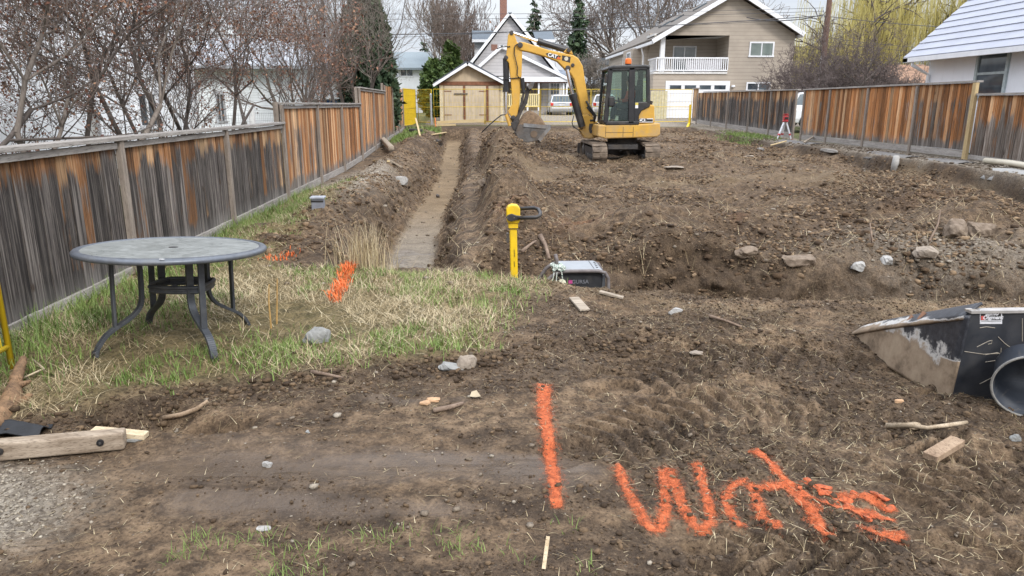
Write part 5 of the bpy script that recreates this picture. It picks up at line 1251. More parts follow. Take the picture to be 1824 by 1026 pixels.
    for yy in (Yc+.18, Yc+.80):
        cns = MB().box((xs-.20, yy, zs+.10), (.42, .12, .14)).build('console', BLK, ex, bevel=.02); MB().tube([(xs-.37, yy, zs+.17), (xs-.40, yy, zs+.33)], [.014, .022], 8).build('lever', BLK, cns)
    # swing bracket and boom
    poly([(1034, 205), (1047, 203), (1060, 216), (1066, 221), (1066, 243), (1052, 247), (1040, 246), (1031, 232)], Yb, .34, 'swing_bracket', CY, bev=.03)
    for pts in (((1048, 220), (1064, 219), (1064, 224), (1053, 225), (1052, 231), (1064, 232), (1064, 236), (1049, 237), (1047, 230)), ):
        poly(pts, Yb, .012, 'bracket_gap', DKS, cy=Yb-.178, bev=0)
    boom = [(919, 81), (925, 75), (934, 76), (955, 82.5), (975, 89), (1000, 94.5), (1020, 98.5), (1029, 104), (1037, 118), (1042, 150), (1049, 190), (1057, 212), (1052, 222), (1042, 219), (1036, 204), (1028, 168), (1022, 142), (1015, 131), (1006, 124), (992, 110), (972, 102), (945, 94), (926, 90)]
    bo = poly(boom, Yb, .27, 'boom', CY, bev=.025)
    bl = MB(); bl.prism([(P(a, b_).x, P(a, b_).z) for a, b_ in ((971, 96), (977, 94.5), (998, 100.5), (995, 105.5), (990, 106), (976, 101.5))], Yb-.142, Yb-.1365, (0, 2, 1)); bl.build('boom_decal', BLK, bo)
    MB().prism([(P(a, b_).x, P(a, b_).z) for a, b_ in ((989.5, 105.6), (994, 101.0), (998.3, 106.6))], Yb-.147, Yb-.1425, (0, 2, 1)).build('decal_triangle', plain('decal_orange', (.62, .12, .03), .5, 0, .05), bo)
    a = P(985, 100); a2 = P(977.5, 98); text_mesh('CAT', .135, (a.x-.03, Yb-.144, a.z), Vector((a.x-a2.x, 0, a.z-a2.z)), (0, 0, 1), plain('decal_white', (.72, .72, .72), .4), 'boom_lettering', bo, .002, .006)
    MB().prism([(P(a, b_).x, P(a, b_).z) for a, b_ in ((1000.5, 99), (1015.5, 102), (1014, 112), (1000, 108))], Yb-.142, Yb-.1365, (0, 2, 1)).build('emblem_plate', BLK, bo)
    a = P(1007.6, 105); MB().lathe([(.052, 0), (.055, .003)], (a.x, Yb-.143, a.z), 16, Matrix.Rotation(R(90), 3, 'X')).build('emblem', plain('emblem_cream', (.6, .55, .42), .5), bo)
    for px, py, r in ((926, 81, .075), (1010.5, 122, .075), (1019, 116.5, .05), (1046, 208, .07), (1012, 90, .06)):
        a = P(px, py); MB().lathe([(r*.6, -.165), (r, -.16), (r, .16), (r*.6, .165)], (a.x, Yb, a.z), 16, Matrix.Rotation(R(90), 3, 'X')).build('pin', DKS, bo)
    MB().prism([(P(a, b_).x, P(a, b_).z) for a, b_ in ((1003, 93.5), (1009, 86.5), (1015, 86.5), (1020, 97))], Yb-.09, Yb+.09, (0, 2, 1)).build('cylinder_bracket', CY, bo, bevel=.015)
    def cyl(a, b_, r, name, mat, Y=Yb, parent=ex): return MB().tube([P(*a, Y), P(*b_, Y)], r, 14).build(name, mat, parent, smooth=False)
    def ram(p0, p1, p2, r0, r1, Y=Yb):
        o = cyl(p0, p1, r0, 'hydraulic_cylinder', BLK, Y); cyl(p1, p2, r1, 'piston_rod', CHR, Y, o)
        d = (P(*p0, Y)-P(*p1, Y)).normalized(); e = P(*p1, Y); MB().tube([e+d*.12, e-d*.012], r0*1.18, 14).build('gland', BLK, o)
    ram((1012, 90), (958, 73.5), (913, 58.5), .085, .042)
    ram((1037, 226), (1020, 168), (1010, 124), .10, .05, Yb-.20)
    ram((901, 104), (902, 163), (901.5, 203), .085, .04)
    # stick
    stick = [(905, 62), (910, 56), (915, 59), (921, 76), (929, 80), (930, 92), (929, 132), (927, 150), (925, 188), (921, 205), (914, 212), (906, 202), (905, 198), (912, 186), (911, 162), (909, 140), (906, 112), (902, 108), (900, 104), (902, 96), (903.5, 78)]
    st = poly(stick, Yb, .20, 'stick', CY, bev=.022)
    for px, py, r in ((911, 59, .06), (901, 103, .06), (914, 209, .06), (926, 81, .07)):
        a = P(px, py); MB().lathe([(r*.6, -.125), (r, -.12), (r, .12), (r*.6, .125)], (a.x, Yb, a.z), 14, Matrix.Rotation(R(90), 3, 'X')).build('pin', DKS, st)
    # bucket linkage
    cyl((902, 203), (912, 221), .05, 'bucket_link', CY); cyl((901.5, 204), (908, 224), .045, 'bucket_link', CY, Yb-.14); cyl((914, 209), (917, 226), .07, 'coupler', DKS)
    poly([(908, 219), (922, 214), (928, 222), (924, 236), (914, 232)], Yb, .26, 'coupler', DKS)
    th = poly([(917, 222), (916, 208), (922, 196), (931, 184), (935, 170), (938, 154), (945, 147.5), (952, 146.5), (948, 158), (943, 163), (939, 184), (930, 199), (925, 212), (924, 225)], Yb, .12, 'thumb', DKS, bev=.012)
    th2 = poly([(938, 154), (945, 147.5), (952, 146.5), (948, 158), (942, 160)], Yb, .34, 'thumb_tip', STEEL, th, bev=.01)
    cyl((930, 139), (933, 165), .06, 'thumb_cylinder', BLK, Yb-.13); cyl((933, 165), (926, 196), .035, 'thumb_rod', DKS, Yb-.13)
    # bucket
    prof = [(921, 226), (918, 236), (921, 245), (928, 250), (938, 252), (945, 250.5), (957, 248.5)]
    lip = [(977, 222), (952, 221), (931, 220)]
    q = [(P(a, b_).x, P(a, b_).z) for a, b_ in [(926, 221)]+prof+[(979, 223)]]
    bk = MB(); w = .36
    n = len(q)-1; th_ = .02
    for sgn in (-1, 1): bk.prism(q, Yb+sgn*w-.012, Yb+sgn*w+.012, (0, 2, 1))
    for (a, b_), (c_, d_) in zip(q[:-1], q[1:]):
        bk.bar((a, Yb, b_), (c_, Yb, d_), 2*w-.03, .03, up=(0, 0, 1))
    buck = bk.build('bucket', STEEL, ex)
    lp = MB()
    a, b_ = P(931, 222), P(978, 226); lp.bar((a.x, Yb-w-.024, a.z), (b_.x, Yb-w-.024, b_.z), .022, .10); a, b_ = P(977, 226), P(958, 249); lp.bar((a.x, Yb-w-.026, a.z), (b_.x, Yb-w-.026, b_.z), .02, .09); lp.build('bucket_edge', plain('worn_edge', (.25, .25, .25), .5, .5, .4, 5, 0, ((.16, .12, .085), .7)), buck)
    a = P(949, 238); MB().lathe([(.09, 0), (.10, .012)], (a.x, Yb-w-.012, a.z), 14, Matrix.Rotation(R(90), 3, 'X')).build('wear_patch', plain('mud', (.14, .10, .07), .95), buck)
    tp = P(960, 249)
    for k in range(5): MB().bar((tp.x-.02, Yb-w+.07+k*.145, tp.z+.01), (tp.x+.02, Yb-w+.07+k*.145, tp.z-.10), .07, .05, w2=.05, h2=.015).build('bucket_tooth', STEEL, buck)
    # hoses
    def hose(pts, r, Y): MB().tube([P(a, b_, Y) for a, b_ in pts], r, 6).build('hose', HOSE, ex, smooth=True)
    hose([(922, 78), (917, 82), (916, 96), (919, 108), (922, 122), (921, 134), (926, 140)], .014, Yb-.15)
    hose([(1046, 190), (1052, 198), (1059, 206), (1058, 214), (1051, 215)], .035, Yb-.16); hose([(1044, 180), (1054, 196), (1061, 207), (1058, 217)], .03, Yb-.20)
    hose([(1022, 206), (1019, 218), (1021, 226), (1030, 231), (1038, 229)], .013, Yb-.26); hose([(1020, 223), (1028, 230), (1036, 236)], .012, Yb-.24)
    hose([(895, 142), (905, 140), (918, 139), (928, 138)], .014, Yb-.13); hose([(885, 87), (892, 84), (902, 83), (909, 83)], .014, Yb-.12); hose([(858, 236), (872, 222), (884, 212), (893, 205), (903, 204)], .018, Yb-.05)
    # load of soil
    m = MB(); a = P(951, 224); rr = P(978, 222).x-a.x
    G = 18
    for i in range(G+1):
        for j in range(G+1):
            x = -1+2*i/G; y = -1+2*j/G; hgt = max(0, 1-abs(x)**2.2)*max(0, 1-abs(y)**4)
            z = hgt*.42*(1-.25*x)+.07*float(fbm(x*3+5, y*3, 4, 90))*hgt-.04
            m.v.append((a.x-.06+x*rr*1.0, Yb+y*(w-.015), a.z-.01+z)); m.c.append((.5, .5, .5, 1))
    m.n = len(m.v)
    m.f = [(i*(G+1)+j, i*(G+1)+j+1, (i+1)*(G+1)+j+1, (i+1)*(G+1)+j) for i in range(G) for j in range(G)]
    single(m, 'soil_heap', plain('dug_soil', (.16, .105, .062), .95, 0, .55, 12, .8), 'heap of brown soil loaded in the excavator bucket', 'soil', (a.x, Yb, a.z), smooth=True)
    return Yc, xs, zs
EYc, EXS, EZS = excavator()

def skin_obj(name, joints, edges, mat, parent, sub=2, root=0):
    me = bpy.data.meshes.new(name); off = Vector(parent['_base'])
    me.from_pydata([Vector(j[0])-off for j in joints], edges, []); me.materials.append(mat)
    o = bpy.data.objects.new(name, me); COL.objects.link(o); o.parent = parent
    o.modifiers.new('skin', 'SKIN').use_smooth_shade = True
    for v, j in zip(me.skin_vertices[0].data, joints):
        r = j[1]; v.radius = (r, r) if isinstance(r, (int, float)) else r
    me.skin_vertices[0].data[root].use_root = True
    if sub: s = o.modifiers.new('sub', 'SUBSURF'); s.levels = sub; s.render_levels = sub
    return o
def operator():
    x0, y0, z0 = EXS-.02, EYc+.50, EZS+.02          # hip on the seat, facing -x
    p = thing('person', 'excavator operator in red orange jacket and dark cap seated in the cab', 'person', (x0, y0, z0))
    SK = plain('skin', (.42, .25, .18), .6, 0, .1); JK = plain('red_orange_jacket', (.55, .09, .03), .8, 0, .25, 12); TRO = plain('dark_trousers', (.05, .055, .065), .9, 0, .25, 14); CAP = plain('dark_cap', (.025, .025, .03), .8)
    V = lambda x, y, z: (x0+x, y0+y, z0+z)
    J = [(V(0, 0, .08), .13), (V(.02, 0, .30), .14), (V(.03, 0, .46), .14), (V(.02, 0, .56), .06), (V(0, 0, .64), .075), (V(-.02, 0, .72), (.095, .10)), (V(-.015, 0, .80), (.085, .09)),
         (V(.03, .19, .47), .065), (V(-.06, .24, .24), .05), (V(-.30, .26, .22), .038), (V(.03, -.19, .47), .065), (V(-.06, -.25, .24), .05), (V(-.30, -.28, .22), .038),
         (V(-.05, .10, .06), .085), (V(-.42, .13, .10), .065), (V(-.46, .13, -.30), .045), (V(-.56, .13, -.37), .035), (V(-.05, -.10, .06), .085), (V(-.42, -.13, .10), .065), (V(-.46, -.13, -.30), .045), (V(-.56, -.13, -.37), .035)]
    E = [(0, 1), (1, 2), (2, 3), (3, 4), (4, 5), (5, 6), (2, 7), (7, 8), (8, 9), (2, 10), (10, 11), (11, 12), (0, 13), (13, 14), (14, 15), (15, 16), (0, 17), (17, 18), (18, 19), (19, 20)]
    for s, w in ((1, 9), (-1, 12)):
        b = J[w][0]; k = len(J); J.append(((b[0]-.05, b[1], b[2]+.01), (.04, .022))); E.append((w, k))
        for q, (dy, ln) in enumerate(((-.027, .05), (-.009, .06), (.009, .055), (.027, .045))):
            a = len(J); J.append(((b[0]-.085, b[1]+dy, b[2]+.02), .0095)); J.append(((b[0]-.085-ln*.6, b[1]+dy, b[2]+.01-ln*.3), .008)); J.append(((b[0]-.085-ln*.5, b[1]+dy, b[2]-.03), .007)); E += [(k, a), (a, a+1), (a+1, a+2)]
        a = len(J); J.append(((b[0]-.05, b[1]-s*.04, b[2]+.015), .011)); J.append(((b[0]-.085, b[1]-s*.045, b[2]+.0), .009)); E += [(k, a), (a, a+1)]
    body = skin_obj('body', J, E, SK, p, 1)
    jj = [(J[i][0], (J[i][1] if isinstance(J[i][1], float) else .1)*1.16) for i in (0, 1, 2, 3, 7, 8, 9, 10, 11, 12)]
    skin_obj('jacket', jj, [(0, 1), (1, 2), (2, 3), (2, 4), (4, 5), (5, 6), (2, 7), (7, 8), (8, 9)], JK, p, 1)
    tj = [(J[i][0], (J[i][1] if isinstance(J[i][1], float) else .1)*1.15) for i in (0, 13, 14, 15, 17, 18, 19)]
    skin_obj('trousers', tj, [(0, 1), (1, 2), (2, 3), (0, 4), (4, 5), (5, 6)], TRO, p, 1)
    h = V(-.018, 0, .77)
    MB().lathe([(.112, .02), (.115, .05), (.10, .10), (.06, .125), (.01, .13)], (h[0], h[1], h[2]), 16).box((h[0]-.13, h[1], h[2]+.035), (.12, .15, .012)).build('cap', CAP, p, smooth=True)
    MB().rock((h[0]-.105, h[1], h[2]-.06), (.035, .03, .05), 1, 1, .05).build('nose', SK, body, smooth=True)
    ey = MB()
    for s in (-1, 1): MB().rock((h[0]-.088, h[1]+s*.034, h[2]-.03), (.016, .024, .012), 2, 1, .02).build('eye', CAP, body); MB().rock((h[0]+.01, h[1]+s*.10, h[2]-.045), (.04, .02, .06), 3, 1, .05).build('ear', SK, body)
    MB().box((h[0]-.092, h[1], h[2]-.105), (.01, .045, .008)).build('mouth', plain('lips', (.30, .12, .10), .6), body)
operator()

# ------------------------------------------------------------------ cars
CARGL = Mat('car_glass', .04, 0, .9); CARGL.color((.05, .075, .085)); CARGL = CARGL.m
def car(base, ang, paint, label, kind_='hatch'):
    t = thing('parked_car', label, 'car', base)
    M = Matrix.Rotation(ang, 3, 'Z'); W = lambda v: M @ Vector(v)+Vector(base)
    # local: +y forward, rear at y=0
    hw = .86; L = 4.2
    def loft(rows, mat, name, parent, bev=0):
        V = []; F = []; n = len(rows[0])
        for r in rows: V += [W(p) for p in r]
        for i in range(len(rows)-1):
            for k in range(n): F.append((i*n+k, i*n+(k+1) % n, (i+1)*n+(k+1) % n, (i+1)*n+k))
        F += [tuple(range(n-1, -1, -1)), tuple(range((len(rows)-1)*n, len(rows)*n))]
        return MB().add(V, F).build(name, mat, parent, bevel=bev, smooth=False)
    def ring(y, w, zl, zm, zt, wt): return [(-w*.94, y, zl), (-w, y, zl+.18), (-w, y, zm), (-wt, y, zt), (wt, y, zt), (w, y, zm), (w, y, zl+.18), (w*.94, y, zl)]
    body = loft([ring(0, hw*.90, .32, .70, .92, hw*.84), ring(.10, hw*.97, .22, .72, .96, hw*.90), ring(.8, hw, .20, .74, .95, hw*.93), ring(2.9, hw, .20, .72, .93, hw*.92), ring(3.7, hw*.97, .22, .68, .82, hw*.82), ring(4.15, hw*.85, .28, .60, .70, hw*.7)], paint, 'body', t, .03)
    loft([[(-hw*.88, .12, .93), (hw*.88, .12, .93), (hw*.70, .42, 1.40), (-hw*.70, .42, 1.40)], [(-hw*.90, .55, .93), (hw*.90, .55, .93), (hw*.72, .75, 1.44), (-hw*.72, .75, 1.44)], [(-hw*.90, 1.9, .92), (hw*.90, 1.9, .92), (hw*.70, 1.95, 1.42), (-hw*.70, 1.95, 1.42)], [(-hw*.88, 2.95, .91), (hw*.88, 2.95, .91), (hw*.80, 2.9, .94), (-hw*.80, 2.9, .94)]], CARGL, 'windows', t)
    loft([[(-hw*.71, .38, 1.39), (hw*.71, .38, 1.39), (hw*.66, .44, 1.45), (-hw*.66, .44, 1.45)], [(-hw*.73, .75, 1.43), (hw*.73, .75, 1.43), (hw*.68, .75, 1.49), (-hw*.68, .75, 1.49)], [(-hw*.71, 1.95, 1.41), (hw*.71, 1.95, 1.41), (hw*.66, 1.95, 1.46), (-hw*.66, 1.95, 1.46)]], paint, 'roof', t)
    for s in (-1, 1):
        pl = MB()
        for a, b_ in (((s*hw*.90, .10, .93), (s*hw*.72, .40, 1.42)), ((s*hw*.93, 1.55, .93), (s*hw*.74, 1.55, 1.43)), ((s*hw*.90, 2.9, .93), (s*hw*.72, 1.97, 1.43))): pl.bar(W(a), W(b_), .07, .05)
        pl.build('pillar', paint, t)
        for y in (.75, 3.35):
            wl = MB().lathe([(.20, -.10), (.31, -.10), (.32, -.06), (.32, .06), (.31, .10), (.20, .10)], W((s*(hw-.09), y, .31)), 20, M @ Matrix.Rotation(R(90), 3, 'Y')).build('wheel', RUB, t, smooth=False)
            rim = MB().lathe([(.20, -.105), (.19, .105)], W((s*(hw-.088), y, .31)), 20, M @ Matrix.Rotation(R(90), 3, 'Y'))
            rim.build('rim', plain('alloy', (.45, .45, .46), .35, .8), wl)
        MB().box(W((s*hw*.83, .035, .79)), (.22, .12, .22), M).build('tail_light', plain('red_lens', (.55, .03, .03), .25, 0, .1), t, bevel=.03)
    MB().box(W((0, -.035, .50)), (1.5, .10, .20), M).build('rear_bumper', paint, t, bevel=.04)
    MB().box(W((0, -.015, .63)), (1.55, .05, .05), M).build('bumper_strip', plain('car_black_trim', (.05, .05, .055), .6), t)
    MB().box(W((0, -.02, .74)), (.42, .03, .12), M).build('licence_plate', plain('plate', (.6, .6, .62), .5), t)
    MB().box(W((0, .02, .84)), (.62, .04, .025), M).build('tailgate_trim', plain('car_black_trim', (.05, .05, .055), .6), t)
    MB().box(W((0, .26, 1.30)), (.10, .03, .03), M).build('rear_wiper', RUB, t)
    return t
SILV = plain('silver_paint', (.56, .58, .61), .28, .35, .06, 2); WHT = plain('car_white_paint', (.74, .75, .77), .3, 0, .05, 2)
c = atY(1000, 205, 54.5); car((c.x, 54.5, .92), R(-2), SILV, 'silver hatchback seen from behind, parked by the porch steps')
c = atY(1068, 208, 52); car((c.x+.35, 52, .92), R(-8), WHT, 'white car half hidden behind the excavator boom, red tail light showing')
c = atY(1427, 200, 31); car((c.x-.75, 31.2, .72), R(-90), WHT, 'white car glimpsed through the gap in the right fence')

# ------------------------------------------------------------------ survey tripod
def tripod():
    b = atY(1396, 246, 26.6); z = gz(b.x, 26.6); tz = atY(1396, 216, 26.6).z
    t = thing('survey_tripod', 'white legged survey tripod carrying a red laser level before the fence gap', 'tripod', (b.x, 26.6, z))
    WL = plain('white_tripod_leg', (.68, .69, .71), .45); RD = plain('red_plastic', (.42, .03, .035), .45, 0, .2)
    for dx, dy in ((-.33, -.15), (.24, -.15), (.03, .30)):
        zf = gz(b.x+dx, 26.6+dy)-.02
        l = MB().bar((b.x+dx*.12, 26.6+dy*.12, tz), (b.x+dx*.75, 26.6+dy*.75, tz+(zf-tz)*.72), .07, .045).bar((b.x+dx*.72, 26.6+dy*.72, tz+(zf-tz)*.69), (b.x+dx, 26.6+dy, zf), .04, .03).build('leg', WL, t, bevel=.006)
        MB().bar((b.x+dx*.68, 26.6+dy*.68, tz+(zf-tz)*.65), (b.x+dx*.76, 26.6+dy*.76, tz+(zf-tz)*.73), .085, .06).build('clamp', RD, l); MB().tube([(b.x+dx*.98, 26.6+dy*.98, zf+.05), (b.x+dx*1.01, 26.6+dy*1.01, zf-.03)], [.028, .01], 8).build('foot', RD, l)
    MB().lathe([(.10, -.02), (.11, .02), (.07, .05)], (b.x, 26.6, tz), 14).build('tripod_head', RD, t)
    lv = thing('laser_level', 'red and black rotating laser level on the white tripod', 'laser level', (b.x, 26.6, tz+.05))
    MB().box((b.x, 26.6, tz+.12), (.17, .15, .13), None, None, (.85, .85)).build('housing', RD, lv, bevel=.02); MB().span((b.x-.06, 26.52, tz+.08), (b.x+.06, 26.524, tz+.15)).build('display', BLK, lv)
    MB().lathe([(.05, 0), (.05, .07), (.075, .072), (.07, .09)], (b.x, 26.6, tz+.186), 12).build('rotor_cage', RD, lv); MB().tube([(b.x-.10, 26.6, tz+.15), (b.x-.10, 26.6, tz+.25), (b.x+.10, 26.6, tz+.25), (b.x+.10, 26.6, tz+.15)], .012, 6).build('handle', RD, lv)
tripod()
# ------------------------------------------------------------------ patio table
def table():
    c = Vector((-2.125, 4.90, 0)); c.z = gz(c.x, c.y)-.02; H = .69; RT = .615
    t = thing('patio_table', 'round blue grey metal patio table with curved legs standing on the grass by the fence', 'table', tuple(c))
    ME = plain('slate_metal', (.115, .128, .15), .42, .35, .25, 14, 0, ((.19, .19, .185), .35)); LEGM = plain('slate_leg_metal', (.062, .068, .078), .45, .3, .3, 14, 0, ((.15, .145, .135), .35))
    m = Mat('mottled_table_glass', .32, 0, .5); n1 = m.noise(8, 8, .75, dist=1.2); n2 = m.noise(38, 5, .7)
    b = m.ramp(n1, [(.32, (.15, .165, .16)), (.5, (.20, .21, .20)), (.7, (.27, .28, .27))]); b = m.mix(m.ramp(n2, [(.55, 0.0), (.7, .6)]), b, (.085, .095, .075)); m.color(b); m.rough(m.ramp(n1, [(.3, .22), (.7, .6)]))
    z = c.z+H
    rim = MB(); N = 64; prof = [(RT-.055, .004), (RT-.045, .012), (RT-.012, .006), (RT, -.006), (RT-.004, -.024), (RT-.02, -.030), (RT-.06, -.028), (RT-.062, -.004)]
    for r, dz in prof:
        for k in range(N): a = 2*math.pi*k/N; rim.v.append((c.x+r*math.cos(a), c.y+r*math.sin(a), z+dz)); rim.c.append((.5, .5, .5, 1))
    rim.n = len(rim.v); q = len(prof); rim.f = [(i*N+k, i*N+(k+1) % N, ((i+1) % q)*N+(k+1) % N, ((i+1) % q)*N+k) for i in range(q) for k in range(N)]
    rim.build('rim', ME, t, smooth=True)
    tp = MB().lathe([(.026, -.010), (.026, .0045), (RT-.054, .0045), (RT-.054, -.010)], (c.x, c.y, z), 64); tp.f = tp.f[:-2]; tp.build('tabletop', m.m, t)
    MB().lathe([(.018, -.02), (.030, -.012), (.030, .007), (.020, .008)], (c.x, c.y, z), 20).build('umbrella_hole_ring', BLK, t)
    MB().box((c.x+.17, c.y-RT+.03, z+.013), (.028, .010, .003)).build('label_tag', plain('decal_white', (.72, .72, .72), .4), t)
    for sx in (-1, 1):
        for sy in (-1, 1):
            d = Vector((sx, sy, 0)).normalized(); P = lambda r, h: (c.x+d.x*r, c.y+d.y*r, h)
            zf = gz(c.x+d.x*.54, c.y+d.y*.54)-.01 if sy < 0 else c.z+.0
            pts = [(.27, z-.03), (.235, z-.055), (.228, z-.12), (.228, z-.32), (.238, z-.37), (.27, z-.42), (.335, z-.465), (.42, z-.51), (.475, z-.55), (.51, z-.60)]
            q = [P(r, h) for r, h in pts]+[P(.53, zf+.04), P(.54, zf-.01)]
            for _ in range(2):
                q2 = [Vector(q[0])]
                for a, b_ in zip(q[:-1], q[1:]): a, b_ = Vector(a), Vector(b_); q2 += [a*.75+b_*.25, a*.25+b_*.75]
                q = q2+[Vector(q[-1])]
            leg = MB()
            for a, b_ in zip(q[:-1], q[1:]): leg.bar(a, b_, .047, .022, up=d)
            l = leg.build('leg', LEGM, t, bevel=.006)
            MB().bar(P(.405, z-.02), P(.41, z-.50), .042, .020, up=d).build('strut', LEGM, l, bevel=.005)
            MB().lathe([(.022, -.008), (.024, .02), (.020, .03)], P(.539, zf), 10).build('foot_cap', BLK, l)
    zs = z-.245; ring = MB()
    R0 = .185; pts = [(math.cos(2*math.pi*k/32), math.sin(2*math.pi*k/32)) for k in range(33)]
    rr = [R0*(1/max(abs(a), abs(b_)))**.55 for a, b_ in pts]
    ring.tube([(c.x+.05+a*r, c.y+b_*r, zs) for (a, b_), r in zip(pts, rr)], .014, 8, False); ring.tube([(c.x+.05+a*r*.98, c.y+b_*r*.98, zs-.034) for (a, b_), r in zip(pts, rr)], .012, 8, False)
    for k in range(32):
        (a, b_), (e, f_) = pts[k], pts[k+1]; ring.bar((c.x+.05+a*rr[k], c.y+b_*rr[k], zs-.017), (c.x+.05+e*rr[k+1], c.y+f_*rr[k+1], zs-.017), .010, .036)
    ring.tube([(c.x-.13, c.y-.02, zs-.01), (c.x+.23, c.y+.02, zs-.01)], .007, 6); ring.tube([(c.x-.03, c.y-.19, zs-.014), (c.x+.06, c.y+.19, zs-.014)], .007, 6)
    ring.build('shelf_ring', LEGM, t)
    t.rotation_euler = (R(-3.6), R(1.8), 0)
table()

# ------------------------------------------------------------------ tamper and framed machine at the pit edge
YP = plain('rammer_yellow', (.72, .47, .01), .45, 0, .10, 8, 0, ((.28, .2, .05), .35))
def rammer():
    Y = 7.2; P = lambda x, y: atY(x, y, Y); s = Y*1.0/1264*1.02
    b = P(918, 512); zb = gz(b.x, Y)
    t = thing('tamping_rammer', 'bright yellow upright tamper post with a black loop handle at the pit edge', 'tamper', (b.x, Y, zb))
    MB().bar((b.x, Y, zb+.06), (P(914, 402).x, Y, P(914, 402).z), .088, .075, w2=.072).build('post', YP, t, bevel=.012)
    st = MB()
    for py0, py1 in ((443, 456), (464, 474), (488, 497)): a, c = P(915.5, py0), P(916.5, py1); st.bar((a.x, Y-.0405, a.z), (c.x, Y-.0405, c.z), .010, .004)
    st.build('slot_mark', BLK, t)
    a, c = P(914, 407), P(914, 392); MB().box(((a.x+c.x)/2, Y, (a.z+c.z)/2), (.098, .09, a.z and c.z-a.z)).build('collar', YP, t, bevel=.008); MB().box((a.x, Y, a.z+.006), (.104, .096, .008)).build('collar_band', BLK, t)
    pts = [(902.5, 393), (901.5, 372), (905, 366.5), (911, 363.5), (921, 364.5), (926, 370), (926, 391), (924, 396), (905, 396)]
    MB().prism([(P(x, y).x, P(x, y).z) for x, y in pts], Y-.065, Y+.065, (0, 2, 1)).build('head', YP, t, bevel=.02, seg=3)
    hb = MB(); hub = [(901, 385), (904, 380.5), (911, 378.5), (919, 381.5), (928, 382.5), (928, 388.5), (918, 390), (910, 392.5), (904, 390.5)]
    h = hb.prism([(P(x, y).x, P(x, y).z) for x, y in hub], Y-.092, Y-.066, (0, 2, 1)).build('handle_hub', BLK, t, bevel=.006)
    a, b1, c, d = P(922, 386), P(960, 384.5), P(958, 372.5), P(924, 374)
    lp = [(a.x, Y-.085, a.z), (b1.x-.04, Y-.10, b1.z), (b1.x, Y-.09, b1.z+.015), (b1.x+.012, Y-.03, (b1.z+c.z)/2), (c.x+.012, Y+.07, c.z-.012), (c.x-.03, Y+.10, c.z), (d.x, Y+.075, d.z)]
    MB().tube(lp, .019, 10).build('handle', BLK, t, smooth=True)
    for px, py in ((903, 386), (915, 385.5)): q = P(px, py); MB().lathe([(.007, 0), (.006, .004)], (q.x, Y-.092, q.z), 8, Matrix.Rotation(R(90), 3, 'X')).build('bolt', STEEL, h)
    q = P(905, 424); MB().box((q.x-.004, Y+.02, q.z), (.022, .05, .10)).build('side_plate', STEEL, t, bevel=.004)
    q = P(929, 505); br = MB().box((q.x-.02, Y-.02, q.z), (.11, .06, .020)).box((q.x+.032, Y-.02, q.z-.04), (.014, .06, .09)).build('bracket', YP, t); MB().lathe([(.008, 0), (.008, .05), (.017, .051), (.017, .065)], (q.x-.005, Y-.02, q.z+.01), 10).build('knob', STEEL, br)
    MB().box((b.x+.02, Y+.03, zb+.05), (.28, .34, .06)).build('shoe', DKS, t, bevel=.01)
rammer()
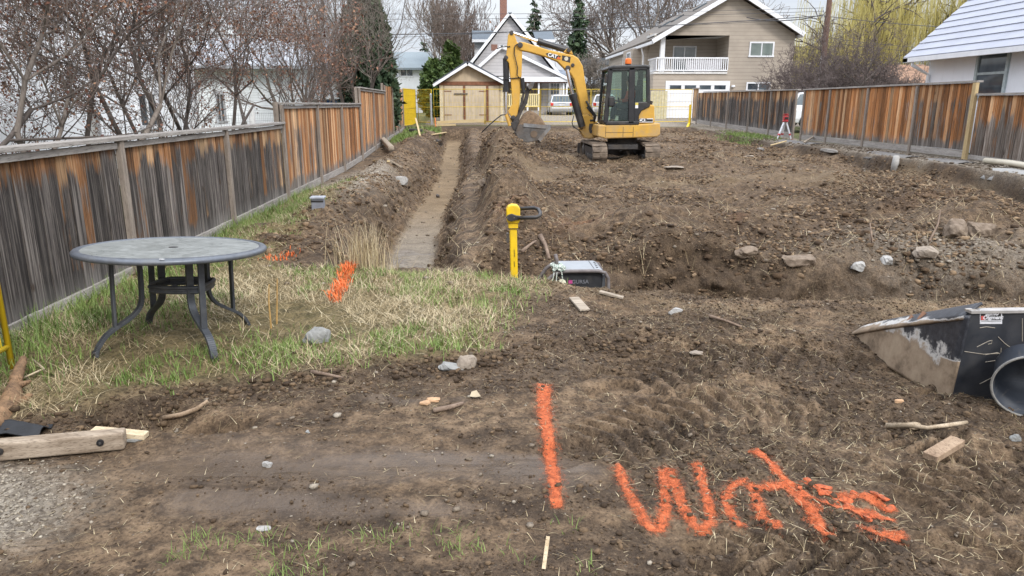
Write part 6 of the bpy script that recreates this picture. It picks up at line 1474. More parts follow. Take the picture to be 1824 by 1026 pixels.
def generator():
    Y = 7.33; P = lambda x, y, d=0: atY(x, y, Y+d)
    a, b = P(988, 482), P(1079, 518); zt = a.z; D = .42
    zb = gz((a.x+b.x)/2, Y+.2)-.02
    t = thing('framed_machine', 'black boxed machine in a rounded tube frame sunk behind the pit edge', 'machine', ((a.x+b.x)/2, Y, zb))
    FR = plain('scuffed_frame', (.135, .115, .11), .55, .2, .35, 14, 0, ((.30, .29, .29), .4)); TOP = plain('grey_top_plate', (.30, .32, .34), .42, .2, .12, 4, 0, ((.20, .19, .175), .35))
    x0, x1 = a.x+.02, b.x-.035
    MB().span((x0, Y+.025, zb+.02), (x1, Y+D-.03, zt-.035)).build('housing', plain('black_housing', (.022, .023, .026), .5, 0, .3, 9, 0, ((.10, .085, .07), .4)), t, bevel=.015)
    MB().span((x1+.0005, Y+.03, zb+.05), (x1+.035, Y+D-.04, zt-.06)).build('side_panel', plain('grey_side', (.16, .165, .17), .5), t, bevel=.006)
    q = [(x0+.03, zt-.034), (x1-.02, zt-.034), (x1+.012, zt-.045), (x1+.012, zt-.022), (x1-.03, zt+.012), (x0+.03, zt+.012)]
    tp = MB().prism(q, Y-.0, Y+D, (0, 2, 1)).build('top_plate', TOP, t, bevel=.008)
    vb = MB()
    for k in range(4): MB().box((x1-.055+.012*k*.3, Y+.07+k*.085, zt+.014), (.020, .020, .006)).build('vent_hole', BLK, tp)
    MB().box((x1-.095, Y+D/2, zt+.0135), (.006, D-.04, .003)).build('plate_seam', BLK, tp)
    for yy in (Y-.012, Y+D+.01):
        MB().tube([(x0-.26 if yy < Y else x0-.22, yy, zb+.16), (x0-.15, yy, zt-.20), (x0-.07, yy, zt-.075), (x0+.0, yy, zt-.025), (x0+.06, yy, zt-.008), (x1-.05, yy, zt-.008), (x1+.02, yy, zt-.03), (x1+.055, yy, zt-.09), (x1+.06, yy, zt-.2), (x1+.06, yy, zb)], .021, 10).build('frame_tube', FR, t, smooth=True)
    MB().tube([(x0+.01, Y+.14, zt-.03), (x0+.015, Y+.14, zt+.09), (x0-.0, Y+.14, zt+.145)], [.022, .023, .021], 10).build('lifting_stub', FR, t, smooth=True)
    MB().prism([(x0-.13, zt-.06), (x0-.07, zt-.15), (x0-.10, zt-.24), (x0-.15, zt-.22)], Y-.05, Y-.033, (0, 2, 1)).build('rusty_bracket', plain('rust', (.24, .13, .08), .9, 0, .4, 12), t)
    q = P(1001, 506); MB().lathe([(.042, 0), (.047, .006), (.045, .022), (.03, .027)], (q.x, Y+.022, q.z), 18, Matrix.Rotation(R(62), 3, 'X')).build('filler_cap', plain('cream_cap', (.55, .54, .40), .5), t)
    q0, q1 = P(1013, 506), P(1020, 500); MB().span((q0.x, Y+.018, q0.z), (q1.x, Y+.0225, q1.z)).build('logo_square', plain('magenta_logo', (.45, .06, .22), .5, 0, .1), t)
    tx = P(1034, 503); text_mesh('GURSA', .058, (tx.x, Y+.0215, tx.z), (1, 0, 0), (0, 0, 1), plain('logo_grey', (.17, .175, .19), .5), 'logo_lettering', t, .002, .001)
    # tangled rope and twine thrown over the frame
    rng = np.random.default_rng(5); rp = MB()
    base = Vector((x0+.02, Y+.06, zt-.01))
    for k in range(7):
        ph = rng.random(3)*6; pts = [(base.x+.055*math.sin(i*.55+ph[0])*(1+.3*math.sin(i*.2)), base.y+.10*math.sin(i*.37+ph[1]), base.z+.01+.045*abs(math.sin(i*.5+ph[2]))) for i in range(26)]
        rp.tube(pts, .008, 6)
    for dx, ln in ((-.02, .20), (.03, .16), (-.05, .24)):
        rp.tube([(base.x+dx, Y-.04, base.z), (base.x+dx*1.4, Y-.05, base.z-ln*.5), (base.x+dx*1.2-.02, Y-.055, base.z-ln)], .006, 6)
    m = Mat('twisted_rope', .85); w = m.noise(90, 3, .6); m.color(m.ramp(w, [(.42, (.06, .13, .10)), (.55, (.62, .64, .58))]))
    single(rp, 'rope', m.m, 'tangled green and white rope draped over the black framed machine', 'rope', tuple(base))
generator()

# ------------------------------------------------------------------ loader bucket and round tub at the right edge
def muddy_steel():
    m = Mat('muddy_bucket_steel', .6, .1)
    a = m.attr('bd'); s = m.sepc(a.outputs['Color'])
    n = m.noise(5, 7, .7); f = m.noise(30, 5, .7); w = m.noise(11, 6, .75, m.mapv(m.pos(), (1, .5, 2)))
    mud = m.math('ADD', s[0], m.math('MULTIPLY', m.math('SUBTRACT', n, .5), .9))
    blk = m.ramp(f, [(.35, (.022, .024, .03)), (.62, (.05, .053, .062)), (.8, (.15, .15, .155))])
    base = m.mix(m.ramp(mud, [(.40, 0.0), (.46, 1.0), (.56, 1.0), (.62, 0.0)]), blk, (.50, .48, .45))       # bare scraped rim of the mud
    base = m.mix(m.ramp(mud, [(.49, 0.0), (.56, 1.0)]), base, m.ramp(n, [(.35, (.12, .085, .055)), (.5, (.27, .20, .135)), (.7, (.36, .28, .195))]))
    m.color(base); m.rough(m.ramp(mud, [(.4, .42), (.6, .9)])); m.bump(m.math('MULTIPLY', mud, 1), .3, .01); return m.m
def loader_bucket():
    yb, yt, yk = 3.86, 3.81, 5.02; X0, X1 = 2.86, 4.75; z0 = gz(X0, 4.2)+.005
    H = .595; MS = muddy_steel(); BS = plain('black_bucket_back', (.026, .029, .036), .48, .1, .3, 7, 0, ((.085, .08, .075), .35))
    t = thing('loader_bucket', 'black steel loader bucket lying muddy at the right edge of the photo', 'bucket', (X0, yb, z0))
    # back
    k = MB().add([(X0, yb, z0+.0), (X1, yb, z0), (X1, yt, z0+H), (X0, yt, z0+H), (X0, yb+.025, z0), (X1, yb+.025, z0), (X1, yt+.025, z0+H), (X0, yt+.025, z0+H)], [(0, 1, 2, 3), (7, 6, 5, 4), (0, 4, 5, 1), (1, 5, 6, 2), (2, 6, 7, 3), (3, 7, 4, 0)])
    back = k.build('back_plate', BS, t)
    MB().span((X0-.01, yt-.012, z0+H), (X1, yt+.05, z0+H+.016)).build('top_edge', plain('scraped_edge', (.40, .38, .36), .45, .4, .3, 9), t)
    def side(X, nm):
        G = 22; mb = MB(); P = []
        for i in range(G+1):
            f = i/G
            for j in range(G+1):
                g = j/G; y = yb+(yk-yb)*f-.05*g*(1-f); ztop = H*(1-f)**.93*(1-.02)+.075*f; z = z0+ztop*g
                sx = X+.03*math.sin(math.pi*f)*g
                mudv = np.clip(.25+.62*(1-g)*(1-.2*f)+.55*f-.30*(1-f)*g, 0, 1.1)
                if g < .5 and f < .10: mudv = .85
                mb.v.append((sx, y, z)); mb.c.append((mudv, 0, 0, 1))
        mb.n = len(mb.v); mb.f = [(a*(G+1)+b, a*(G+1)+b+1, (a+1)*(G+1)+b+1, (a+1)*(G+1)+b) for a in range(G) for b in range(G)]
        o = mb.build(nm, MS, t, smooth=True); so = o.modifiers.new('thick', 'SOLIDIFY'); so.thickness = .018
        return o
    side(X0, 'side_plate'); side(X1-.02, 'side_plate')
    # folded lip standing out along the top of the side plate
    lip = MB(); G = 20
    for i in range(G+1):
        f = .03+.97*i/G; y = yb+(yk-yb)*f-.05*(1-f); zt = z0+H*(1-f)**.93*.98+.075*f
        for dx, dz, mv in ((-.035, -.015, .75), (-.012, .015, .45), (.06, .075, .30), (.075, .082, .22)):
            mv2 = mv+.55*f-.25; lip.v.append((X0+dx+.03*math.sin(math.pi*f), y, zt+dz*(1-.25*f))); lip.c.append((mv2, 0, 0, 1))
    lip.n = len(lip.v); lip.f = [(a*4+b, a*4+b+1, a*4+5+b, a*4+4+b) for a in range(G) for b in range(3)]
    o = lip.build('side_lip', MS, t, smooth=True); so = o.modifiers.new('thick', 'SOLIDIFY'); so.thickness = .016
    MB().add([(X0, yb, z0), (X1, yb, z0), (X1, yk, z0+.005), (X0, yk, z0+.005), (X0, yb, z0+.02), (X1, yb, z0+.02), (X1, yk, z0+.025), (X0, yk, z0+.025)], [(3, 2, 1, 0), (4, 5, 6, 7), (0, 1, 5, 4), (1, 2, 6, 5), (2, 3, 7, 6), (3, 0, 4, 7)]).build('floor_plate', DKS, t)
    MB().bar((X0-.05, yk-.03, z0+.03), (X1+.03, yk-.03, z0+.03), .12, .022).build('cutting_edge', STEEL, t)
    for f in (.40, .50): y = yb+(yk-yb)*f; MB().bar((X0+.04, y, z0+H*(1-f)+.035), (X0+.07, y+.005, z0+H*(1-f)+.09), .02, .035, w2=.006).build('rust_tab', plain('rust', (.24, .13, .08), .9, 0, .4, 12), t)
    # sticker and scratches on the back
    def B(px, py, d=0.0):
        r = ray(px, py); k_ = (yb+yt)/2-.003; tt = k_/r[1]; z = CAMH+r[2]*tt; y = yb+(yt-yb)*(z-z0)/H-d; tt = y/r[1]; return Vector((r[0]*tt, y, CAMH+r[2]*tt))
    def plate(x0, y0, x1, y1, d, nm, mat, par):
        p = [B(x0, y1, d), B(x1, y1, d), B(x1, y0, d), B(x0, y0, d)]
        return MB().add(p+[q+Vector((0, .0012, 0)) for q in p], [(0, 1, 2, 3), (7, 6, 5, 4), (0, 4, 5, 1), (1, 5, 6, 2), (2, 6, 7, 3), (3, 7, 4, 0)]).build(nm, mat, par)
    SW = plain('sticker_white', (.62, .62, .64), .45, 0, .12, 30)
    stk = plate(1745.5, 551.5, 1785, 577, .003, 'sticker', SW, t); plate(1747.2, 553.2, 1783, 570.5, .0045, 'sticker_field', BLK, stk)
    plate(1747.5, 563, 1754.5, 570, .0062, 'sticker_badge', plain('badge_red', (.55, .10, .09), .5), stk)
    for s_, px, py, sz in (('alimo', 1767.5, 558.5, .036), ('Olgment', 1769, 565.8, .034)): q = B(px, py, .006); text_mesh(s_, sz, q, (1, 0, 0), (0, (yt-yb)/H, 1), SW, 'sticker_lettering', stk, .0008, .0012)
    plate(1748, 572.6, 1783, 573.1, .0045, 'sticker_line', BLK, stk)
    SC = plain('tan_scratch', (.33, .29, .23), .8)
    for ln in (((1718, 626), (1752, 631), (1790, 629), (1797, 633), (1787, 640), (1778, 655), (1766, 673), (1745, 684)), ((1755, 632), (1776, 628), (1792, 634)), ((1755, 645), (1780, 641)), ((1783, 620), (1783, 639)), ((1778, 600), (1790, 612), (1808, 625), (1822, 624)), ((1765, 673), (1778, 672)), ((1740, 618), (1760, 608), (1767, 606), (1766, 612), (1760, 613)), ((1745, 584), (1757, 582), (1772, 584)), ((1720, 551), (1738, 552)), ((1821, 567), (1821, 608))):
        MB().tube([B(x, y, .001) for x, y in ln], .0022, 5).build('scratch', SC, back)
loader_bucket()
def tub():
    c = Vector(atY(1838, 690, 3.50)); r = .183; zg_ = gz(c.x, 3.5)
    c.z = max(c.z, zg_+r-.015)
    t = thing('round_tub', 'black round plastic tub on its side against the loader bucket, open end facing out', 'tub', (c.x, 3.5, zg_))
    rot = Matrix.Rotation(R(-30), 3, 'Z') @ Matrix.Rotation(R(-82), 3, 'X')   # axis points away from the open end, along +y
    m = Mat('black_plastic', .42, 0, .5); n = m.noise(5, 6, .7); z = m.sep(m.pos())[2]
    m.color(m.mix(m.ramp(m.noise(16, 6, .7, m.mapv(m.pos(), (.3, .3, 5))), [(.56, 0.0), (.68, .4)]), m.ramp(n, [(.3, (.020, .024, .032)), (.7, (.048, .056, .072))]), (.16, .14, .12)))
    pr = [(r, 0), (r+.006, .0), (r+.007, .012), (r-.004, .016), (r-.03, .24), (r-.04, .25), (.0, .25)]
    inn = [(r, 0), (r-.004, .004), (r-.034, .235), (.0, .238)]
    mb = MB(); N = 40
    for prof in (pr, inn):
        o = mb.n; P = []
        for rr, zz in prof:
            for k in range(N): a = 2*math.pi*k/N; P.append((rot @ Vector((rr*math.cos(a), rr*math.sin(a), zz)))+c)
        mb.add(P, [(i*N+k, i*N+(k+1) % N, (i+1)*N+(k+1) % N, (i+1)*N+k) for i in range(len(prof)-1) for k in range(N)])
    mb.build('bowl', m.m, t, smooth=True)
    rim = MB(); rim.tube([(rot @ Vector(((r+.003)*math.cos(2*math.pi*k/48), (r+.003)*math.sin(2*math.pi*k/48), 0)))+c for k in range(49)], .007, 8, False); rim.build('rim', plain('scuffed_rim', (.24, .23, .21), .7, 0, .35, 15), t, smooth=True)
tub()

# ------------------------------------------------------------------ loose things lying about
def rock_mat(name, a, b): 
    m = Mat(name, .85, 0, .3); n = m.noise(14, 7, .7); f = m.noise(60, 4, .6)
    m.color(m.mix(m.ramp(f, [(.58, 0.0), (.7, .5)]), m.ramp(n, [(.3, a), (.7, b)]), tuple(x*.5 for x in a))); m.bump(n, .5, .01); return m.m
GREYR = rock_mat('grey_stone', (.15, .15, .145), (.31, .31, .295)); WHITER = rock_mat('pale_stone', (.22, .21, .195), (.42, .41, .39)); BROWNR = rock_mat('soil_crusted_stone', (.10, .072, .05), (.25, .195, .145)); TANR = rock_mat('tan_stone', (.17, .135, .105), (.33, .28, .225))
def stone(px, py, d, mat, label, seed, name='stone', amp=.28, rot=None, flat=.2, sink=.3, group=None, sub=4, cuts=11):
    p = on(px, py); z = p.z+d[2]*(.5-sink)
    single(MB().rock((p.x, p.y, z), d, seed, sub, amp, rot, flat, None, cuts), name, mat, label, 'stone', (p.x, p.y, p.z), group, smooth=False)
stone(566, 607, (.20, .16, .17), GREYR, 'smooth grey boulder half buried in the dry grass', 3, 'boulder', .2, sink=.28, cuts=4)
stone(829, 655, (.135, .09, .13), TANR, 'pale broken rock, the upright one on the edge of the grass', 5, 'rock', .35, Matrix.Rotation(R(20), 3, 'Y'), .5)
stone(806, 660, (.19, .08, .06), GREYR, 'flat grey rock slab leaning against the pale upright rock', 8, 'rock', .4, Matrix.Rotation(R(15), 3, 'Y'), .6)
stone(1526, 480, (.20, .14, .13), WHITER, 'white concrete lump, left of the pair in the dug pit', 11, 'concrete_lump', .5, None, .3, .3)
stone(1580, 471, (.15, .12, .12), WHITER, 'white concrete lump, right and smaller of the pair in the dug pit', 13, 'concrete_lump', .45, None, .4, .3)
stone(715, 327, (.42, .30, .24), WHITER, 'rounded pale boulder on the left bank of the trench', 15, 'boulder', .18, sink=.25)
stone(1702, 420, (.36, .28, .32), BROWNR, 'big soil crusted boulder at the right of the pit, the left of two', 17, 'boulder', .3, None, .4)
stone(1742, 418, (.42, .30, .28), BROWNR, 'big soil crusted boulder at the right of the pit, the right of two', 19, 'boulder', .35, None, .4)
stone(1648, 458, (.30, .2, .16), TANR, 'brown flat boulder just above the white lumps', 21, 'boulder', .35, None, .5)
stone(1420, 470, (.40, .22, .16), BROWNR, 'angular brown clod boulder left of the white lumps', 23, 'boulder', .4, None, .6)
stone(780, 352, (.10, .10, .10), DKS, 'dark round stone alone on the trench floor', 24, 'stone', .12, sink=.1)
stone(1203, 558, (.12, .08, .07), WHITER, 'pale flat stone on the dirt berm right of the framed machine', 25, sink=.3)
stone(1241, 630, (.11, .07, .03), TANR, 'small tan flat stone left of the loader bucket', 27, sink=.3)
stone(477, 833, (.055, .04, .035), WHITER, 'pale pebble lying on the smooth mud at left', 29, sink=.25)
stone(470, 943, (.06, .04, .022), WHITER, 'white flat pebble in the lower left mud', 31, sink=.25)
stone(548, 772, (.030, .028, .02), GREYR, 'tiny grey pebble on the mud below the broken rocks', 33)
stone(1808, 788, (.07, .05, .045), GREYR, 'dark grey stone just left of the round tub', 34, sink=.3)
stone(1200, 300, (.5, .3, .08), TANR, 'flat tan slab lying in front of the excavator tracks', 35, sink=.4)
stone(1332, 281, (.34, .2, .11), TANR, 'pale stone below the torn grey sheeting', 36, sink=.3)
stone(862, 330, (.28, .2, .18), BROWNR, 'brown clod on the right lip of the trench', 37, sink=.3)
stone(1330, 455, (.30, .2, .15), BROWNR, 'cracked brown clod in the middle of the pit', 39, sink=.3)

DRIFT = plank_mat('split_driftwood', (.085, .055, .035), (.33, .20, .11), (3, 3, .5)); PALEW = plank_mat('pale_split_wood', (.40, .30, .18), (.66, .56, .40), (2, 6, 6)); TORN = plank_mat('torn_wood', (.24, .18, .115), (.50, .41, .30), (3, 3, 3)); STICK = plank_mat('brown_stick', (.13, .09, .065), (.27, .20, .15), (2, 2, 2)); NEWW = plank_mat('fresh_lumber', (.46, .34, .17), (.62, .50, .30), (.4, 5, 5)); CHIP = plain('orange_wood_chip', (.48, .30, .17), .85, 0, .3, 20)
BEAMW = plank_mat('old_beam', (.15, .108, .072), (.40, .33, .255), (.6, 3, 6))
# timber beam
a = atZ(217, 803, 0); b = atZ(-60, 838, 0); za, zb_ = gz(a.x, a.y)+.05, gz(b.x, b.y)+.055
t = thing('timber_beam', 'weathered timber beam with two black bolts at the near left corner', 'beam', ((a.x+b.x)/2, (a.y+b.y)/2, min(za, zb_)-.05))
d = (Vector((a.x, a.y, za))-Vector((b.x, b.y, zb_))).normalized(); nrm = Vector((d.y, -d.x, 0)).normalized()
A_, B_ = Vector((a.x, a.y+.05, za)), Vector((b.x, b.y+.05, zb_)); MB().bar(B_-d*.3, A_, .08, .092).build('timber', BEAMW, t, bevel=.010)
for f in (.155, .80):
    q = A_.lerp(B_, f)+nrm*.046+Vector((0, 0, .008)); rot = Matrix.Rotation(R(90), 3, 'X')
    bo = MB().lathe([(.017, -.006), (.017, .004), (.010, .0045)], q, 14, Matrix.Rotation(math.atan2(d.y, d.x), 3, 'Z') @ rot).build('bolt', BLK, t); MB().lathe([(.007, 0), (.006, .008)], q+nrm*.002, 10, Matrix.Rotation(math.atan2(d.y, d.x), 3, 'Z') @ rot).build('bolt_head', STEEL, bo)
def stick(pts, r, label, mat=STICK, name='stick', cat='stick', dz=.0, n=7, group=None):
    P = []
    for px, py, h in pts: q = on(px, py); P.append(Vector((q.x, q.y, q.z+h+dz)))
    rr = [r*(1-.45*i/(len(P)-1))*random.uniform(.85, 1.15) for i in range(len(P))]
    single(MB().tube(P, rr, n), name, mat, label, cat, tuple(P[0]), group, smooth=True)
def board(p, q, w, h, label, mat, name='board', cat='board', up=(0, 0, 1), dz=.0, group=None, bevel=.004):
    a = on(*p[:2]); b = on(*q[:2]); a = Vector((a.x, a.y, a.z+(p[2] if len(p) > 2 else h/2))); b = Vector((b.x, b.y, b.z+(q[2] if len(q) > 2 else h/2)))
    single(MB().bar(a, b, w, h, up=up), name, mat, label, cat, tuple((a+b)/2), group, bevel=bevel)
board((168, 783, .05), (262, 782, .015), .055, .03, 'pale split wooden stake behind the timber beam end', PALEW, 'stake', 'stake')
stone(236, 787, (.10, .03, .03), GREYR, 'long slate grey pebble at the end of the timber beam', 71)
# driftwood log
lg = [atY(-30, 765, 3.55), atY(8, 735, 3.72), atY(22, 715, 3.85), atY(26, 690, 3.95), atY(30, 665, 4.08), atY(44, 636, 4.22)]
m_ = MB(); rr = [.058, .062, .054, .044, .034, .014]
lg = [v for a, b in zip(lg[:-1], lg[1:]) for v in (a, a.lerp(b, .25), a.lerp(b, .5), a.lerp(b, .75))]+[lg[-1]]; rr = list(np.interp(np.arange(len(lg))/4, range(6), rr)); m_.tube(lg, rr, 16); m_.tube([lg[12], lg[12]+Vector((.07, .05, .02))], [.03, .008], 7); m_.tube([lg[8]+Vector((.03, 0, -.02)), lg[8]+Vector((.08, .03, .03))], [.03, .01], 7)
for i, v in enumerate(m_.v):
    k = .020*(2*float(fbm(v[0]*22, v[2]*22+v[1]*9, 3, 97))-1); m_.v[i] = (v[0]+k, v[1]+k, v[2])
single(m_, 'driftwood_log', DRIFT, 'gnarled split driftwood log leaning at the left edge before the yellow frame', 'log', tuple(lg[1]), smooth=True)
c = atZ(22, 770, .05); fb = MB(); G = 8
for i in range(G+1):
    for j in range(G+1): fb.v.append((c.x-.42+.55*i/G, c.y-.06+.16*j/G+.03*i/G, gz(c.x, c.y)+.025+.02*math.sin(i*1.3+j)+.03*(1-i/G))); fb.c.append((.5, .5, .5, 1))
fb.n = len(fb.v); fb.f = [(i*(G+1)+j, i*(G+1)+j+1, (i+1)*(G+1)+j+1, (i+1)*(G+1)+j) for i in range(G) for j in range(G)]
o = single(fb, 'fabric_scrap', plain('black_fabric', (.022, .024, .028), .8), 'black scrap of landscape fabric between the log and the timber beam', 'fabric', tuple(c), smooth=True); so = o.modifiers.new('thick', 'SOLIDIFY'); so.thickness = .006
stick([(292, 752, .02), (325, 748, .03), (352, 741, .04), (372, 728, .05)], .017, 'brown branch poking out of the hole in the bank', plank_mat('tan_branch', (.20, .14, .09), (.38, .28, .19), (2, 2, 2)))
stick([(555, 668, .02), (580, 674, .02), (610, 678, .015)], .016, 'short grey brown stick at the lower edge of the grass')
stick([(772, 738, .015), (800, 731, .018), (826, 722, .015)], .018, 'dark rounded stick below the broken rocks')
stick([(1262, 568, .02), (1290, 576, .02), (1320, 586, .015)], .014, 'thin dark stick on the dirt berm left of the loader bucket')
stick([(1578, 765, .02), (1620, 768, .03), (1650, 775, .03), (1690, 772, .035), (1720, 763, .03)], .016, 'pale torn branch lying on the churned dirt below the loader bucket', TORN, 'branch', 'branch')
p = on(1628, 766); single(MB().rock((p.x, p.y, p.z+.015), (.11, .05, .04), 44, 2, .5), 'bark_chunk', TORN, 'pale torn bark chunk at the fork of the branch', 'bark', tuple(p))
board((1655, 820, .015), (1704, 797, .03), .07, .035, 'cut wedge of brown lumber on the dirt below the torn branch', plank_mat('brown_offcut', (.19, .125, .08), (.38, .28, .19), (3, 3, 3)), 'wood_offcut', 'offcut')
board((1022, 534, .012), (1042, 556, .012), .085, .018, 'short grey plank lying on the berm under the framed machine', RAIL_X, 'plank', 'plank')
board((1068, 526, .02), (1110, 535, .015), .05, .02, 'narrow pale plank right of the short grey plank', RAIL_X, 'plank', 'plank')
for k, (px, py, sx, sy, lab) in enumerate(((772, 717, .10, .06, 'orange split wood chip, the larger one above the dark stick'), (757, 722, .06, .04, 'orange split wood chip, the smaller one beside the larger'), (1600, 720, .05, .02, 'thin tan wood chip on the dirt left of the bucket'))):
    p = on(px, py); single(MB().rock((p.x, p.y, p.z+.008), (sx, sy, .022), 50+k, 2, .5, None, .7), 'wood_chip', CHIP, lab, 'wood chip', tuple(p))
p = on(846, 712); lf = MB().add([(p.x-.03, p.y, p.z+.012), (p.x, p.y-.03, p.z+.02), (p.x+.035, p.y, p.z+.012), (p.x+.01, p.y+.05, p.z+.03), (p.x-.02, p.y+.04, p.z+.025), (p.x, p.y+.01, p.z+.008)], [(0, 1, 5), (1, 2, 5), (2, 3, 5), (3, 4, 5), (4, 0, 5)])
o = single(lf, 'dry_leaf', plain('tan_leaf', (.40, .33, .22), .8), 'dry tan leaf lying above the mud right of the wood chips', 'leaf', tuple(p)); so = o.modifiers.new('thick', 'SOLIDIFY'); so.thickness = .002
# near the trench
p = on(567, 366); jb = thing('junction_box', 'small grey plastic utility box standing in the grass by the fence', 'utility box', tuple(p))
MB().span((p.x-.085, p.y-.07, p.z-.1), (p.x+.085, p.y+.07, p.z+.10)).build('box', plain('grey_plastic', (.20, .21, .24), .6), jb, bevel=.012); MB().span((p.x-.10, p.y-.085, p.z+.10), (p.x+.10, p.y+.085, p.z+.13)).build('lid', plain('pale_lid', (.33, .35, .39), .6), jb, bevel=.01); MB().span((p.x-.088, p.y-.076, p.z+.055), (p.x+.088, p.y-.071, p.z+.08)).build('band', BLK, jb)
board((678, 252, .16), (697, 270, .10), .20, .16, 'short round grey log end leaning out from the fence base', RAIL_X, 'log_end', 'log', bevel=.05)
board((741, 228, .45), (748, 243, .03), .07, .04, 'thin leaning survey stake of raw lumber beside the yellow panel', NEWW, 'stake', 'stake')
board((770, 241, .03), (794, 237, .03), .09, .04, 'pale board lying across the far left bank', NEWW, 'board', 'board')
board((666, 288, .03), (692, 290, .03), .07, .04, 'pale short board on the left bank, nearest the fence', NEWW, 'board', 'board')
board((690, 287, .05), (716, 301, .04), .06, .04, 'long grey board sloping down the left bank', RAIL_X, 'board', 'board')
c0 = atY(778, 219, 35.9); c1 = atY(862, 215, 35.9); single(MB().bar((c0.x, 35.9, c0.z+.02), (c1.x, 35.9, c1.z+.02), .09, .14), 'form_board', NEWW, 'long yellow form board in front of the garage doors', 'board', tuple(c0))
c0 = atY(776, 224, 35.6); c1 = atY(812, 223, 35.6); single(MB().bar((c0.x, 35.6, c0.z+.02), (c1.x, 35.6, c1.z+.02), .09, .08), 'form_board', NEWW, 'short form board stepped below the long yellow one', 'board', tuple(c0))
c0 = atY(776, 233, 35.4); single(MB().bar((c0.x, 35.4, c0.z-.3), (c0.x, 35.4, c0.z+.62), .05, .05, up=(0, 1, 0)), 'survey_stake', plain('orange_stake', (.70, .22, .06), .7), 'orange topped survey stake at the trench corner', 'stake', tuple(c0))
# black drain pipe in the bank
p = on(782, 258); d = Vector((-.5, .6, .12)).normalized(); pp = MB()
for k in range(9): q = Vector((p.x+.05, p.y, p.z+.05))+d*.06*k; pp.tube([q, q+d*.035], .13, 12, False); pp.tube([q+d*.035, q+d*.06], .115, 12, False)
single(pp, 'drain_pipe', plain('black_pipe', (.03, .03, .032), .6, 0, .3, 10, 0, ((.14, .11, .08), .5)), 'black corrugated drain pipe sticking out of the left trench wall', 'pipe', tuple(p))
p = on(752, 236); d = Vector((-.7, .4, .0)).normalized(); single(MB().tube([Vector(p)+Vector((0, 0, .06)), Vector(p)+d*.6+Vector((0, 0, .08))], .07, 10), 'drain_pipe', plain('black_pipe', (.03, .03, .032), .6), 'short black pipe lying by the foot of the yellow panel', 'pipe', tuple(p))
# along the right bank
a = atX(1757, 288, 11.55); b = atX(1850, 300, 11.55); single(MB().tube([(11.5, b.y-1, gz(11.5, b.y-1)+.07), (11.5, (a.y+b.y)/2, gz(11.5, (a.y+b.y)/2)+.08), (11.52, a.y, gz(11.52, a.y)+.07)], .065, 12), 'pipe', plain('cream_pipe', (.58, .53, .42), .5, 0, .12, 5), 'cream plastic pipe lying along the foot of the right fence', 'pipe', (11.5, a.y, .4), smooth=True)
p = on(1592, 303); single(MB().tube([(p.x, p.y, p.z-.1), (p.x+.02, p.y, p.z+.14), (p.x+.04, p.y+.03, p.z+.30)], [.08, .085, .07], 10), 'concrete_stub', plain('concrete', (.36, .35, .33), .9, 0, .25, 6), 'grey concrete pipe stub standing in the right cut bank', 'concrete', tuple(p), smooth=True)
def ragged(px0, px1, py, label, mat, w, seed, hang=.25, name='sheeting', cat='sheeting', X=10.75):
    rng = np.random.default_rng(seed); a = atX(px0, py, X); b = atX(px1, py, X); n = 26; m = MB(); k = 5
    for i in range(n+1):
        y = a.y+(b.y-a.y)*i/n; hg = hang*(.4+1.2*float(fbm(np.array(y*2.2), np.array(seed*1.0), 3, seed)))
        for j in range(k+1):
            f = j/k; x = X+w*(1-f)-(.12*f); z = gz(X+w*(1-f)+.05, y)+.025 if f < .6 else gz(X+.3, y)+.02-hg*(f-.6)/.4
            m.v.append((x+.03*math.sin(i*1.7+j), y, z+.03*float(fbm(np.array(y*5.0), np.array(j*.7), 2, seed)))); m.c.append((.5, .5, .5, 1))
    m.n = len(m.v); m.f = [(i*(k+1)+j, i*(k+1)+j+1, (i+1)*(k+1)+j+1, (i+1)*(k+1)+j) for i in range(n) for j in range(k)]
    o = single(m, name, mat, label, cat, (X, a.y, gz(X, a.y)), smooth=True); so = o.modifiers.new('thick', 'SOLIDIFY'); so.thickness = .012
FABR = plain('grey_filter_cloth', (.17, .16, .15), .85, 0, .35, 6); CONC = plain('broken_concrete', (.24, .22, .195), .9, 0, .35, 7, .4)
ragged(1375, 1435, 262, 'torn grey filter cloth hanging over the bank below the tripod', FABR, .55, 3, .30)
ragged(1540, 1610, 272, 'pale ragged sheeting along the bank, the middle piece', FABR, .45, 6, .14)
ragged(1640, 1700, 284, 'pale crumpled sheeting at the foot of the new fence post', FABR, .5, 9, .16)
ragged(1760, 1880, 305, 'white torn sheeting drooping under the cream pipe', plain('white_cloth', (.33, .325, .31), .85, 0, .2, 5), .4, 12, .18)
for k, (px, py, dx, lab) in enumerate(((1352, 267, .5, 'pale broken kerb piece lying below the green grass patch'), (1478, 270, .8, 'longest pale kerb piece on the bank left of the concrete stub'), (1500, 256, .6, 'flat pale slab at the fence foot behind the kerb pieces'))):
    p = on(px, py); single(MB().rock((p.x, p.y, p.z+.015), (.22, dx*1.5, .12), 60+k, 3, .5, None, .3, None, 9), 'kerb_piece', CONC, lab, 'concrete', tuple(p))
c = on(1372, 258); board((1372, 264, .10), (1400, 258, .12), .09, .03, 'raw board lying before the survey tripod', NEWW, 'board', 'board')
board((1432, 258, .08), (1452, 251, .2), .06, .04, 'grey lath leaning at the gap in the right fence', RAIL_X, 'lath', 'board')
# yellow fence foot by the far fence end
c = atY(1228, 212, 36.2); single(MB().tube([(c.x, 36.2, .55), (c.x, 36.2, 1.7)], .05, 8).bar((c.x, 36.2, .8), (c.x-.3, 35.6, .5), .10, .06), 'support_post', YEL, 'yellow support post and foot at the far end of the dark fence', 'post', (c.x, 36.2, .6))
